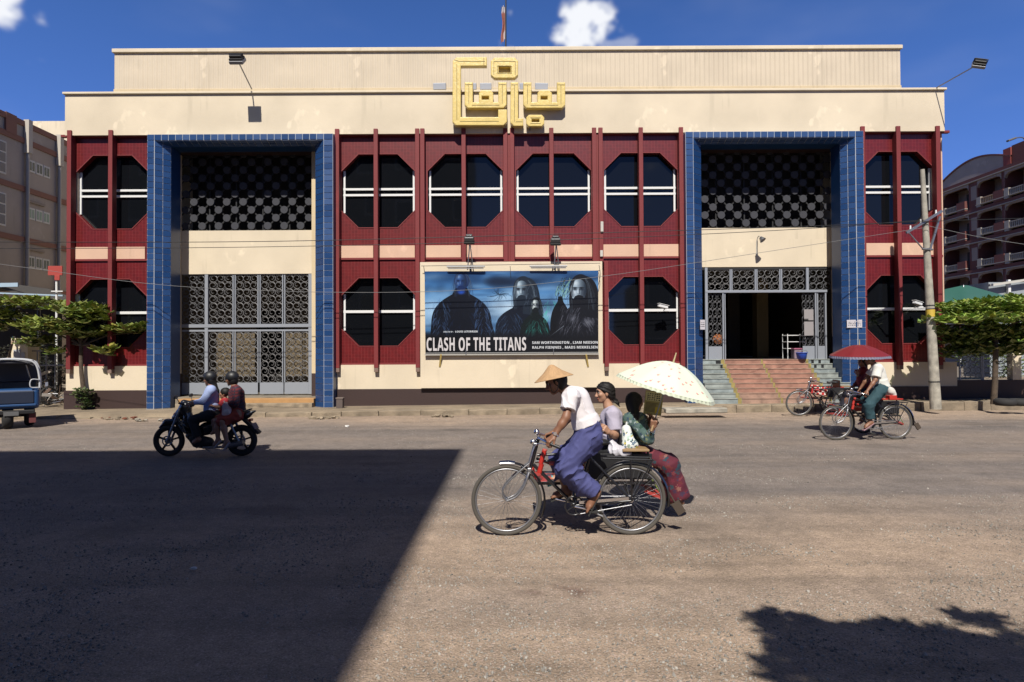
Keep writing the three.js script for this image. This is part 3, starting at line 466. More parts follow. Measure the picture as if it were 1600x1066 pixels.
// billboard
{
  const bb = thing('film_billboard', 'wide blue film poster board reading CLASH OF THE TITANS on the cinema front', 'billboard', P(800, 560, 20.3));
  const d = 20.24; mesh('backing_panel', bxd(fx(656.5, d, 480), fy(606, d), d, fx(941.5, d, 480), fy(409, d), d + 0.255), M.cream, bb);
  const W = 2048, H = 960, cv = document.createElement('canvas'); cv.width = W; cv.height = H; const c = cv.getContext('2d');
  let g = c.createLinearGradient(0, 0, 0, H); g.addColorStop(0, '#1d4c86'); g.addColorStop(0.25, '#4f86bd'); g.addColorStop(0.5, '#86b0d6'); g.addColorStop(0.72, '#3d6c9c'); g.addColorStop(0.8, '#0a1220'); g.addColorStop(1, '#05070b'); c.fillStyle = g; c.fillRect(0, 0, W, H);
  const blob = (x, y, rx, ry, col, a) => { c.save(); c.translate(x, y); c.scale(rx, ry); const q = c.createRadialGradient(0, 0, 0, 0, 0, 1); q.addColorStop(0, col); q.addColorStop(1, col.replace(/[\d.]+\)$/, '0)')); c.globalAlpha = a; c.fillStyle = q; c.beginPath(); c.arc(0, 0, 1, 0, 7); c.fill(); c.restore(); c.globalAlpha = 1; };
  for (let i = 0; i < 230; i++) blob(rnd() * W, rnd() * H * 0.72, 60 + rnd() * 240, 20 + rnd() * 80, rnd() < 0.62 ? 'rgba(12,34,66,1)' : 'rgba(170,205,235,1)', 0.12 + 0.25 * rnd());
  blob(1000, 420, 330, 200, 'rgba(205,228,245,1)', 0.8); blob(90, 470, 200, 200, 'rgba(170,205,235,1)', 0.75);
  blob(1250, 120, 420, 90, 'rgba(10,24,44,1)', 0.7); blob(900, 120, 240, 90, 'rgba(12,28,52,1)', 0.85);
  const poly = (pts, col) => { c.fillStyle = col; c.beginPath(); pts.forEach(([x, y], i) => { if (!i) c.moveTo(x, y); else { const p = pts[i - 1]; c.quadraticCurveTo(p[0], p[1], (p[0] + x) / 2, (p[1] + y) / 2); } }); c.closePath(); c.fill(); };
  // plain dark figures in cloaks, a generic group
  const cloak = (x, top, w, h, col) => { c.fillStyle = col; c.beginPath(); c.moveTo(x - w * 0.5, top + h); c.lineTo(x - w * 0.47, top + h * 0.6); c.bezierCurveTo(x - w * 0.46, top + h * 0.32, x - w * 0.36, top + h * 0.2, x - w * 0.14, top + h * 0.06); c.lineTo(x - w * 0.09, top - h * 0.06); c.lineTo(x + w * 0.09, top - h * 0.06); c.lineTo(x + w * 0.14, top + h * 0.06); c.bezierCurveTo(x + w * 0.36, top + h * 0.2, x + w * 0.46, top + h * 0.32, x + w * 0.47, top + h * 0.6); c.lineTo(x + w * 0.56, top + h); c.closePath(); c.fill(); };
  const strokes = (x, y, w, h, n, col, lw) => { c.strokeStyle = col; for (let i = 0; i < n; i++) { c.lineWidth = lw * (0.5 + rnd()); c.globalAlpha = 0.12 + 0.4 * rnd(); const a = x + (rnd() - 0.5) * w, b = y + (rnd() - 0.5) * h, k = Math.sign(a - x); c.beginPath(); c.moveTo(a, b); c.quadraticCurveTo(a + k * 26, b + 30, a + k * (10 + 40 * rnd()), b + 40 + rnd() * 60); c.stroke(); } c.globalAlpha = 1; };
  const face = (x, y, s, hair, skin, long) => {                // a plain bearded head under hair
    c.fillStyle = hair; c.beginPath(); c.ellipse(x + 10 * s, y - 18 * s, 66 * s, 82 * s, 0.1, 0, 7); c.fill(); if (long) { c.beginPath(); c.moveTo(x + 10 * s, y - 95 * s); c.bezierCurveTo(x + 150 * s, y - 90 * s, x + 110 * s, y + 60 * s, x + 150 * s, y + 170 * s); c.lineTo(x + 10 * s, y + 150 * s); c.closePath(); c.fill(); c.beginPath(); c.moveTo(x - 48 * s, y - 40 * s); c.quadraticCurveTo(x - 62 * s, y + 40 * s, x - 52 * s, y + 110 * s); c.lineTo(x, y + 100 * s); c.closePath(); c.fill(); }
    const q = c.createLinearGradient(x - 44 * s, 0, x + 46 * s, 0); q.addColorStop(0, skin); q.addColorStop(0.35, skin); q.addColorStop(1, '#16202c'); c.fillStyle = q; c.beginPath(); c.ellipse(x, y - 4 * s, 49 * s, 66 * s, 0.06, 0, 7); c.fill();
    blob(x - 22 * s, y - 12 * s, 20 * s, 13 * s, 'rgba(12,18,28,1)', 1); blob(x + 17 * s, y - 12 * s, 19 * s, 13 * s, 'rgba(12,18,28,1)', 1); blob(x - 22 * s, y - 20 * s, 24 * s, 5 * s, 'rgba(8,12,18,1)', 1); blob(x + 17 * s, y - 20 * s, 24 * s, 5 * s, 'rgba(8,12,18,1)', 1); blob(x - 18 * s, y - 46 * s, 26 * s, 18 * s, 'rgba(225,238,246,1)', 0.55); blob(x - 26 * s, y + 10 * s, 14 * s, 18 * s, 'rgba(225,238,246,1)', 0.6); blob(x - 4 * s, y + 4 * s, 7 * s, 22 * s, 'rgba(220,234,244,1)', 0.7); c.fillStyle = 'rgba(14,20,30,0.85)'; c.globalAlpha = 0.5; c.fillRect(x + 2 * s, y - 12 * s, 6 * s, 28 * s); c.fillRect(x - 8 * s, y + 16 * s, 16 * s, 4 * s); c.fillRect(x - 14 * s, y + 44 * s, 28 * s, 3 * s); c.globalAlpha = 0.3; c.beginPath(); c.ellipse(x + 26 * s, y + 14 * s, 14 * s, 26 * s, 0.2, 0, 7); c.fill(); c.beginPath(); c.ellipse(x - 34 * s, y + 16 * s, 9 * s, 22 * s, -0.2, 0, 7); c.fill(); c.globalAlpha = 1; for (let i = 0; i < 40; i++) { c.strokeStyle = i % 3 ? hair : '#5d6c7a'; c.globalAlpha = 0.6; c.lineWidth = 2 + 2 * rnd(); const k = (rnd() < 0.5 ? -1 : 1) * (0.62 + 0.38 * rnd()); c.beginPath(); c.moveTo(x + 10 * s + k * 40 * s, y - 85 * s + Math.abs(k) * 14 * s); c.quadraticCurveTo(x + 12 * s + k * 78 * s, y - 40 * s, x + 16 * s + k * (70 + 30 * rnd()) * s, y + (40 + 90 * rnd()) * s); c.stroke(); } c.globalAlpha = 1;
    c.fillStyle = hair; c.beginPath(); c.ellipse(x + 2 * s, y + 62 * s, 36 * s, 38 * s, 0, 0, 7); c.fill(); c.beginPath(); c.ellipse(x + 2 * s, y + 33 * s, 25 * s, 6 * s, 0, 0, 7); c.fill();
  };
  blob(960, 130, 270, 80, 'rgba(14,32,58,1)', 0.95); blob(820, 120, 150, 70, 'rgba(14,32,58,1)', 0.9);
  for (let i = 0; i < 26; i++) { c.strokeStyle = '#22384e'; c.lineWidth = 3 + 3 * rnd(); c.globalAlpha = 0.7; const an = rnd() * 6.3, r = 40 + 80 * rnd(); c.beginPath(); c.moveTo(880, 270); c.quadraticCurveTo(880 + r * Math.cos(an), 270 + r * 0.5 * Math.sin(an), 880 + r * 1.3 * Math.cos(an + 0.4), 270 + r * Math.sin(an + 0.4)); c.stroke(); } c.globalAlpha = 1;
  cloak(430, 230, 760, 620, '#070c18'); strokes(190, 520, 160, 460, 90, '#4a6c9a', 5); strokes(690, 520, 150, 420, 90, '#4d72a6', 5); strokes(430, 560, 480, 460, 60, '#152847', 6);
  face(425, 130, 1.35, '#10244a', '#3c67a4', false); blob(430, 130, 110, 130, 'rgba(16,46,110,1)', 0.55); blob(430, 245, 66, 36, 'rgba(34,84,200,1)', 0.9);
  cloak(1120, 400, 620, 480, '#0a1220'); strokes(1000, 640, 420, 300, 110, '#4c6d96', 5); face(1140, 235, 1.75, '#1a2532', '#8ea6b8', true); strokes(1250, 250, 130, 220, 26, '#6f8296', 4);
  cloak(1300, 480, 380, 420, '#081413'); strokes(1320, 690, 240, 260, 110, '#2f9088', 5); strokes(1490, 470, 120, 260, 60, '#43b3a2', 6); face(1305, 400, 0.95, '#0a1214', '#cfdcdc', false);
  cloak(1600, 330, 260, 560, '#04060a'); for (let i = 0; i < 70; i++) { c.strokeStyle = i % 2 ? '#0c1a1a' : '#86b49e'; c.globalAlpha = 0.7; c.lineWidth = 4; const x = 1550 + rnd() * 170, y = 70 + rnd() * 220; c.beginPath(); c.moveTo(x, y); c.bezierCurveTo(x + 40, y - 40, x - 40, y + 50, x + (rnd() - 0.5) * 90, y + 60); c.stroke(); } c.globalAlpha = 1;
  cloak(1850, 360, 640, 560, '#0c0e14'); strokes(1850, 600, 460, 420, 190, '#7a7b89', 5); blob(1930, 600, 90, 70, 'rgba(170,175,190,1)', 0.5); blob(1740, 560, 70, 60, 'rgba(150,155,170,1)', 0.4); face(1815, 235, 1.95, '#0b0d11', '#9fb2c2', true);
  c.strokeStyle = '#8b98a4'; c.lineWidth = 7; c.globalAlpha = 0.6; c.beginPath(); c.moveTo(1440, 790); c.lineTo(1640, 640); c.stroke(); c.globalAlpha = 1;
  g = c.createLinearGradient(0, 690, 0, 780); g.addColorStop(0, 'rgba(6,8,13,0)'); g.addColorStop(1, 'rgba(6,8,13,1)'); c.fillStyle = g; c.fillRect(0, 690, W, 270); c.fillStyle = '#07090d'; c.fillRect(0, 775, W, 185);
  const text = (s, x, y, h, w, col, b = 'bold ') => { c.save(); c.font = b + h + 'px sans-serif'; c.fillStyle = col; const m = c.measureText(s).width; c.translate(x, y); c.scale(w / m, h > 100 ? 1.32 : 1.12); c.fillText(s, 0, 0); c.restore(); };
  text('CLASH OF THE TITANS', 8, 925, 160, 1190, '#b4aeb0'); c.save(); c.globalAlpha = 0.9; text('CLASH OF THE TITANS', 8, 921, 160, 1190, '#d8d4d4'); c.restore();
  for (let i = 0; i < 90; i++) { c.fillStyle = 'rgba(60,58,64,0.35)'; c.fillRect(rnd() * 1200, 795 + rnd() * 130, 3 + rnd() * 26, 1 + rnd() * 3); }
  text('DIRECTED BY :', 215, 712, 20, 120, '#cfd6dd'); text('LOUIS LETERRIER', 352, 712, 26, 270, '#dfe5ea');
  text('SAM WORTHINGTON , LIAM NEESON', 1262, 850, 36, 782, '#d9dce0'); text('RALPH FIENNES , MADS MIKKELSEN', 1262, 906, 36, 782, '#d9dce0');
  c.fillStyle = '#c9c9c6'; c.fillRect(0, 948, W, 5);
  const t = new THREE.CanvasTexture(cv); t.colorSpace = THREE.SRGBColorSpace;
  const xa = fx(664.5, 20.14, 490), xb = fx(934.5, 20.14, 490), yt = fy(424, 20.1), yb = fy(552.5, 20.2), w = xb - xa, h = yt - yb;
  const sheet = part('poster_print', new THREE.PlaneGeometry(w, h, 24, 6), S(1, 1, 1, 0.35, { map: t }), bb);
  { const a = sheet.geometry.attributes.position; for (let i = 0; i < a.count; i++) a.setZ(i, 0.012 * Math.sin(a.getX(i) * 2.1) * Math.sin(a.getY(i) * 1.3) + 0.01 * fbm(a.getX(i) * 1.2, a.getY(i) * 1.2)); sheet.geometry.computeVertexNormals(); }
  const ctr = V((xa + xb) / 2, (yt + yb) / 2, -20.07).sub(bb.position); sheet.position.copy(ctr); sheet.rotation.x = 0.045;
  const fr = part('poster_frame', [box(-w / 2 - 0.02, -h / 2 - 0.05, -0.06, w / 2 + 0.02, -h / 2 - 0.006, 0.02), box(-w / 2, -h / 2, -0.06, w / 2, -h / 2 + 0.05, -0.03), box(-w / 2, h / 2 - 0.05, -0.06, w / 2, h / 2, -0.03), box(-w / 2, -h / 2, -0.06, -w / 2 + 0.05, h / 2, -0.03), box(w / 2 - 0.05, -h / 2, -0.06, w / 2, h / 2, -0.03)], S(0.42, 0.4, 0.36, 0.7), bb);
  fr.position.copy(ctr); fr.rotation.x = 0.045;
  for (const [u, s] of [[691, -1], [914, 1]]) { const b = P(u + s * 2, 554, 20.1), a = P(u + s * (s < 0 ? 4 : 5), 573, 20.23); mesh('strut', bar(V(b.x, b.y, b.z), V(a.x - 0.0, a.y, a.z), 0.05, 0.03), S(0.5, 0.36, 0.1, 0.7), bb); }
  for (const [u0, u1] of [[698, 757.5], [827.5, 886]]) { const y = fy(418, 19.9), x0 = fx(u0, 19.9), x1 = fx(u1, 19.9), z = -19.88, q = sub('tube_lamp', bb);
    mesh('tube_housing', box(x0, y + 0.01, z - 0.05, x1, y + 0.055, z + 0.05, 0.01), S(0.5, 0.5, 0.5, 0.5), q); mesh('tube', rod(V(x0 + 0.04, y - 0.02, z), V(x1 - 0.04, y - 0.02, z), 0.018), S(0.8, 0.8, 0.8, 0.3), q);
    mesh('lamp_arm', [rod(V(mix(x0, x1, 0.62), y + 0.03, z), V(mix(x0, x1, 0.62), y - 0.3, -20.3), 0.014), rod(V(mix(x0, x1, 0.62), y + 0.03, z), V(mix(x0, x1, 0.62), y + 0.1, -20.3), 0.012)], M.black, q); }
  const yw = fy(415, 20.05); mesh('cable', [tube([V(fx(658, 20.05), yw, -20.05), V(0, yw + 0.02, -20.0), V(fx(938, 20.05), yw + 0.06, -20.05)], 0.009, 20, 5), tube([P(662, 416, 20.05), P(665, 440, 20.02), P(666, 447, 20.05)], 0.009, 8, 5), tube([P(936, 414, 20.05), P(938, 430, 20.02), P(934, 449, 20.05)], 0.009, 8, 5), tube([P(797, 416, 20.05), P(798, 430, 20), P(798.5, 440, 20.06)], 0.009, 8, 5)], M.black, bb);
  for (const [u, v] of [[728, 549], [865, 548]]) mesh('hook', rod(P(u, v - 3, 20.1), P(u, v + 5, 20.1), 0.012), M.steel, bb);
}
function arcLamp(name, label, base, head, aim, s = 1, group) {   // floodlight on a slim arm
  const t = thing(name, label, 'lamp', base, group), h = head.clone().sub(base);
  part('arm', rod(V(0, 0, 0), h, 0.02 * s), M.steel, t);
  const b = sub('lamp_head', t); b.position.copy(h); b.rotation.set(...aim);
  part('housing', [cbox(V(0, 0.09 * s, 0), 0.36 * s, 0.09 * s, 0.24 * s, 0.02), cbox(V(0, 0.02, 0), 0.40 * s, 0.07 * s, 0.30 * s, 0.02)], M.black, b);
  part('reflector', cbox(V(0, -0.06 * s, 0), 0.42 * s, 0.1 * s, 0.34 * s, 0.02), S(0.35, 0.35, 0.36, 0.5, { metal: 0.5 }), b);
  part('lens', cbox(V(0, -0.112 * s, 0), 0.38 * s, 0.012, 0.30 * s, 0.004), Ph(0.5, 0.5, 0.48, 0.1), b);
  part('yoke', [rod(V(-0.2 * s, 0, 0), V(-0.2 * s, 0.16 * s, 0), 0.012), rod(V(0.2 * s, 0, 0), V(0.2 * s, 0.16 * s, 0), 0.012), rod(V(-0.2 * s, 0.16 * s, 0), V(0.2 * s, 0.16 * s, 0), 0.012)], M.black, b);
  return t;
}
arcLamp('arm_floodlight', 'black floodlight on a slim arm leaning out over the left end of the parapet', P(393, 139, 20.3), P(370, 92, 19.2), [0.75, 0, 0], 1.0, 'floodlights on arms at the parapet ends');
arcLamp('arm_floodlight', 'black floodlight on a long pale arm standing out past the right roof corner', P(1462, 138, 20.3), P(1531, 99, 18.75), [0.9, -0.5, 0.1], 0.85, 'floodlights on arms at the parapet ends');
for (const [u, v, vb, lb] of [[733, 375, 417, 'dark floodlight on a thin stand above the left part of the film poster'], [868, 377, 417, 'dark floodlight on a thin stand above the right part of the film poster']]) {
  const t = thing('poster_floodlight', lb, 'lamp', P(u, vb, 19.95), 'floodlights above the film poster'), h = P(u, v, 19.85).sub(t.position);
  part('stand', [rod(V(-0.05, -0.1, 0), h.clone().add(V(0.02, -0.1, 0)), 0.018), rod(V(0.14, -0.25, -0.1), h.clone().add(V(0.03, -0.12, 0)), 0.016), rod(V(0, 0, 0), V(0, 0.05, -0.4), 0.016)], M.steel, t);
  const b = sub('lamp_head', t); b.position.copy(h); b.rotation.x = 0.5;
  part('housing', [cbox(V(0, 0.03, 0), 0.3, 0.15, 0.16, 0.03), cbox(V(0, 0.13, -0.03), 0.2, 0.08, 0.12, 0.02)], S(0.12, 0.12, 0.125, 0.4, { metal: 0.5 }), b);
  part('lens_rim', [cbox(V(0, -0.07, 0.02), 0.33, 0.06, 0.2, 0.01)], M.black, b); part('lens', cbox(V(0, -0.105, 0.02), 0.27, 0.012, 0.15), Ph(0.6, 0.6, 0.58, 0.1), b);
}
{ // gooseneck lamp in the right portal
  const base = P(1182.5, 392, DI - 0.01), t = thing('wall_lamp', 'small gooseneck lamp on the cream panel above the cinema entrance', 'lamp', base), hd = P(1191, 374, DI - 0.5).sub(base);
  part('gooseneck', tube([V(0, -0.15, 0), V(0, 0.3, 0.01), V(0.02, 0.46, 0.1), V(hd.x * 0.6, hd.y + 0.12, 0.33), V(hd.x, hd.y + 0.04, hd.z)], 0.014, 20), M.whiteDirty, t);
  const g = new THREE.LatheGeometry([[0.0, 0.09], [0.05, 0.085], [0.075, 0.02], [0.11, -0.05], [0.1, -0.05], [0.06, 0.0], [0, 0.03]].map(([x, y]) => new THREE.Vector2(x, y)), 18); g.rotateZ(0.5); g.rotateX(-0.5);
  const s = part('lamp_shade', g, M.steel, t); s.position.copy(hd); part('wall_plate', cbox(V(0, -0.15, 0), 0.07, 0.1, 0.03, 0.008), M.whiteDirty, t);
}
{ // flag on the roof
  const t = thing('flag_pole', 'slim dark pole on the cinema roof with a limp red and white flag', 'flag', P(789.5, 88, 23.3));
  const top = P(790.5, -30, 23.3).sub(t.position); part('pole', rod(V(0, -2.2, 0), top, 0.035, 0.025), M.black, t);
  const g = new THREE.PlaneGeometry(0.2, 1.3, 14, 26), a = g.attributes.position, col = [];
  for (let i = 0; i < a.count; i++) { const x = (a.getX(i) + 0.1) / 0.2, y = (a.getY(i) + 0.65) / 1.3; const k = 0.85 - 0.25 * y + 0.15 * Math.sin(y * 9); a.setXYZ(i, -0.02 - x * 0.17 * k, a.getY(i) + (x - 0.5) * 0.16 * (y - 0.9), 0.07 * Math.sin(x * 10 + y * 3)); const w = y > 0.82 || (y < 0.25 && x < 0.42); col.push(...(w ? [0.72, 0.66, 0.68] : x > 0.5 ? [0.46, 0.16, 0.11] : [0.52, 0.22, 0.16])); }
  g.setAttribute('color', new THREE.Float32BufferAttribute(col, 3)); g.computeVertexNormals(); const f = part('flag_cloth', g, S(1, 1, 1, 0.8, { vertexColors: true }), t); f.position.copy(P(790, 37, 23.3).sub(t.position));
}
for (const [u, v, lb] of [[1036, 479, 'white security camera at the lower window left of the entrance portal'], [1434, 474, 'white security camera at the lower right window behind the concrete pole']]) {
  const t = thing('security_camera', lb, 'camera', P(u, v, 20.15), 'security cameras at the lower windows');
  part('camera_body', cbox(V(0, 0, 0), 0.34, 0.1, 0.11, 0.02, [0, 0.4, -0.18]), M.white, t); part('sun_shield', cbox(V(0.01, 0.06, 0), 0.38, 0.015, 0.14, 0.004, [0, 0.4, -0.18]), M.white, t); part('lens', rod(V(-0.17, -0.03, 0.06), V(-0.19, -0.035, 0.07), 0.035), M.black, t); part('mount', [rod(V(0.06, -0.02, -0.02), V(0.1, -0.12, -0.3), 0.018), cbox(V(0.12, -0.12, -0.05), 0.16, 0.05, 0.06, 0.01)], M.white, t);
}
{
  const sheetT = dtex(128, 64, (x, y) => { const r = Math.floor(y * 5), k = (r > 0 && r < 4 && x > 0.08 && x < 0.92 && (y * 5 % 1) > 0.3 && (y * 5 % 1) < 0.75 && h3(Math.floor(x * 40), r, 2) > 0.35) ? 0.3 : 0.93; return [k, k * 0.98, k]; });
  const plate = (u0, u1, v0, v1, d, lb, ry, out) => { const a = P((u0 + u1) / 2, (v0 + v1) / 2, d), t = thing('notice_plate', lb, 'notice', a); const w = (u1 - u0) * d / 1000, h = (v1 - v0) * d / 1000; const m = part('plate', cbox(V(0, 0, 0), w, h, 0.012, 0.003), S(0.78, 0.78, 0.78, 0.5, { map: sheetT }), t); m.rotation.y = ry; const r = part('plate_edge', [cbox(V(0, h / 2, -0.002), w + 0.02, 0.014, 0.014), cbox(V(0, -h / 2, -0.002), w + 0.02, 0.014, 0.014)], M.silver, t); r.rotation.y = ry; };
  plate(1325, 1346, 500, 512, 20.06, 'small white notice plate on the right blue pillar of the entrance portal', -0.55);
  plate(1093, 1103, 500, 515, 20.05, 'small white notice on the left blue pillar of the entrance portal', 0.5);
}
{ // things at the entrance
  const yF = fy(561.5, DI, 1200);
  const bk = thing('bucket', 'bright blue plastic bucket standing on the top step of the entrance', 'bucket', V(fx(1254, 21.05, 560), yF + 0.005, -21.1));
  const L = new THREE.LatheGeometry([[0, 0], [0.14, 0], [0.175, 0.2], [0.192, 0.2], [0.192, 0.215], [0.168, 0.215], [0.135, 0.02], [0, 0.02]].map(([x, y]) => new THREE.Vector2(x, y)), 28); part('bucket_shell', L, S(0.02, 0.09, 0.55, 0.4), bk); part('handle', tube([V(-0.185, 0.2, 0), V(-0.12, 0.27, 0.1), V(0.12, 0.27, 0.1), V(0.185, 0.2, 0)], 0.006, 14), M.steel, bk);
  const rk = thing('metal_rack', 'white metal shelf rack standing just inside the entrance', 'rack', V(fx(1241, 22.0, 560), yF, -22.0)), bars = [];
  for (const x of [-0.3, 0.3]) for (const z of [-0.2, 0.2]) bars.push(rod(V(x, 0, z), V(x, 0.85, z), 0.014)); part('upright', bars.slice(0, 2), M.white, rk); part('upright', bars.slice(2), M.white, rk);
  for (const y of [0.35, 0.58, 0.8]) part('shelf', [rod(V(-0.3, y, 0.2), V(0.3, y, 0.2), 0.013), rod(V(-0.3, y, -0.2), V(0.3, y, -0.2), 0.013), rod(V(-0.3, y, -0.2), V(-0.3, y, 0.2), 0.013), rod(V(0.3, y, -0.2), V(0.3, y, 0.2), 0.013), box(-0.3, y - 0.004, -0.2, 0.3, y + 0.004, 0.2)], M.white, rk);
  const tb = thing('plastic_tub', 'cloudy plastic tub with a pink lid in front of the white rack', 'tub', V(fx(1247, 21.7, 560), yF, -21.7)); part('tub_body', cbox(V(0, 0.16, 0), 0.36, 0.32, 0.3, 0.03), S(0.3, 0.22, 0.26, 0.4), tb); part('lid', cbox(V(0, 0.34, 0), 0.4, 0.05, 0.34, 0.015), S(0.4, 0.12, 0.2, 0.4), tb);
  const ob = thing('orange_basket', 'round orange mesh basket hanging on the left entrance gate', 'basket', P(1122, 530, DI + 0.16)); const rings = []; for (let i = 0; i < 5; i++) { const t = new THREE.TorusGeometry(0.16 - i * 0.03, 0.012, 5, 20); t.translate(0, 0, i * 0.02); rings.push(t); } for (let i = 0; i < 10; i++) rings.push(rod(V(0, 0, 0.09), V(0.16 * Math.cos(i * 0.63), 0.16 * Math.sin(i * 0.63), 0), 0.009)); part('mesh_shell', rings, S(0.55, 0.18, 0.05, 0.6), ob); part('hanging_loop', tube([V(0, 0.19, 0), V(0.02, 0.28, -0.04), V(0, 0.33, -0.08)], 0.006, 8), M.black, ob);
  const bb = thing('concrete_block', 'small dark square block standing on the pavement beside the blue pillar', 'block', V(fx(532, 19.8, 630), paveY(-5), -19.75)); part('block_body', uvM(new RoundedBoxGeometry(0.2, 0.3, 0.2, 2, 0.02).translate(0, 0.14, 0), 1), S(0.12, 0.09, 0.08, 0.9), bb); part('cap', cbox(V(0, 0.3, 0), 0.23, 0.04, 0.23, 0.01), S(0.18, 0.14, 0.12, 0.9), bb);
  const sl = thing('concrete_slab', 'long grey concrete slab lying at the kerb by the entrance steps', 'slab', onGround(1085, 641, 0.2)); const sg = uvM(new RoundedBoxGeometry(1.7, 0.14, 0.5, 2, 0.03), 1); { const a = sg.attributes.position; for (let i = 0; i < a.count; i++) a.setY(i, a.getY(i) + 0.03 * (fbm(a.getX(i) * 3, a.getZ(i) * 4) - 0.5)); sg.computeVertexNormals(); } part('slab_body', sg, M.concGrey, sl); part('rubble', [0, 1, 2].map((i) => cbox(V(-0.9 - i * 0.12, -0.02, 0.1 * i), 0.1, 0.09, 0.1, 0.02, [i, i, 0])), M.kerb, sl);
}
// utility pole
const polePos = onGround(1462.5, 634, paveY(12) - 0.02), poleTop = P(1441.5, 265, -polePos.z + 0.2);
{
  const t = thing('utility_pole', 'tall pale concrete utility pole leaning left with a yellow label', 'pole', polePos), h = poleTop.clone().sub(polePos), at = (k) => h.clone().multiplyScalar(k);
  const pts = [[0, 0]]; const g = rod(V(0, -0.1, 0), h, 0.15, 0.062, 22); part('pole_shaft', uvM(g), M.concGrey, t);
  for (const k of [0.10, 0.42, 0.405, 0.66, 0.78]) part('strap', rod(at(k - 0.002), at(k + 0.002), 0.158 - k * 0.092, 0.158 - k * 0.092, 18), M.black, t);
  const lb = part('label', rod(at(0.372), at(0.405), 0.121, 0.118, 20), S(0.62, 0.42, 0.05, 0.6), t);
  const k1 = at(0.775), k2 = at(0.655); part('cross_arm', [bar(k1.clone().add(V(-0.62, -0.33, 0.1)), k1.clone().add(V(0.42, 0.3, 0.1)), 0.07, 0.06)], M.steel, t); part('brace', [rod(k2.clone().add(V(-0.16, 0, 0.1)), k1.clone().add(V(-0.55, -0.32, 0.1)), 0.02), bar(k2.clone().add(V(0.02, -0.02, 0.1)), k1.clone().add(V(0.36, 0.14, 0.1)), 0.05, 0.05), rod(k2.clone().add(V(-0.2, 0.02, 0.1)), k2.clone().add(V(0.1, 0, 0.1)), 0.03)], M.steel, t);
  for (const dx of [-0.5, -0.2, 0.25]) part('insulator', rod(k1.clone().add(V(dx, -0.3 + (dx + 0.6) * 0.6, 0.1)), k1.clone().add(V(dx, -0.18 + (dx + 0.6) * 0.6, 0.1)), 0.028, 0.02), M.white, t);
}
{
  const W = (pts, r, m, lb) => { const t = thing('overhead_wire', lb, 'wire', V(pts[0].x, pts[0].y, pts[0].z)); mesh('wire_strand', tube(pts, r, 60, 5), m, t); };
  const dp = -polePos.z, gw = S(0.2, 0.2, 0.2, 0.6);
  W([P(-140, 378, dp), P(400, 377.5, dp), P(900, 365, dp), P(1250, 354, dp), P(1448, 346, dp), P(1700, 338, dp)], 0.010, M.black, 'upper of the two dark wires crossing the whole cinema front');
  W([P(-140, 389, dp), P(400, 386, dp), P(900, 374, dp), P(1250, 358, dp), P(1442, 344, dp)], 0.009, M.black, 'lower of the two dark wires crossing the cinema front');
  W([P(-140, 393, 17), P(60, 421, 17), P(260, 446, 17), P(540, 457, 17), P(750, 452, 17), P(940, 432, 17), P(1220, 390, 17.6), P(1444, 356, dp)], 0.006, gw, 'thin pale wire sagging from the left across the film poster');
  W([P(1446, 352, dp), P(1540, 372, 18), P(1700, 396, 17)], 0.006, gw, 'thin pale wire running right from the concrete pole');
}
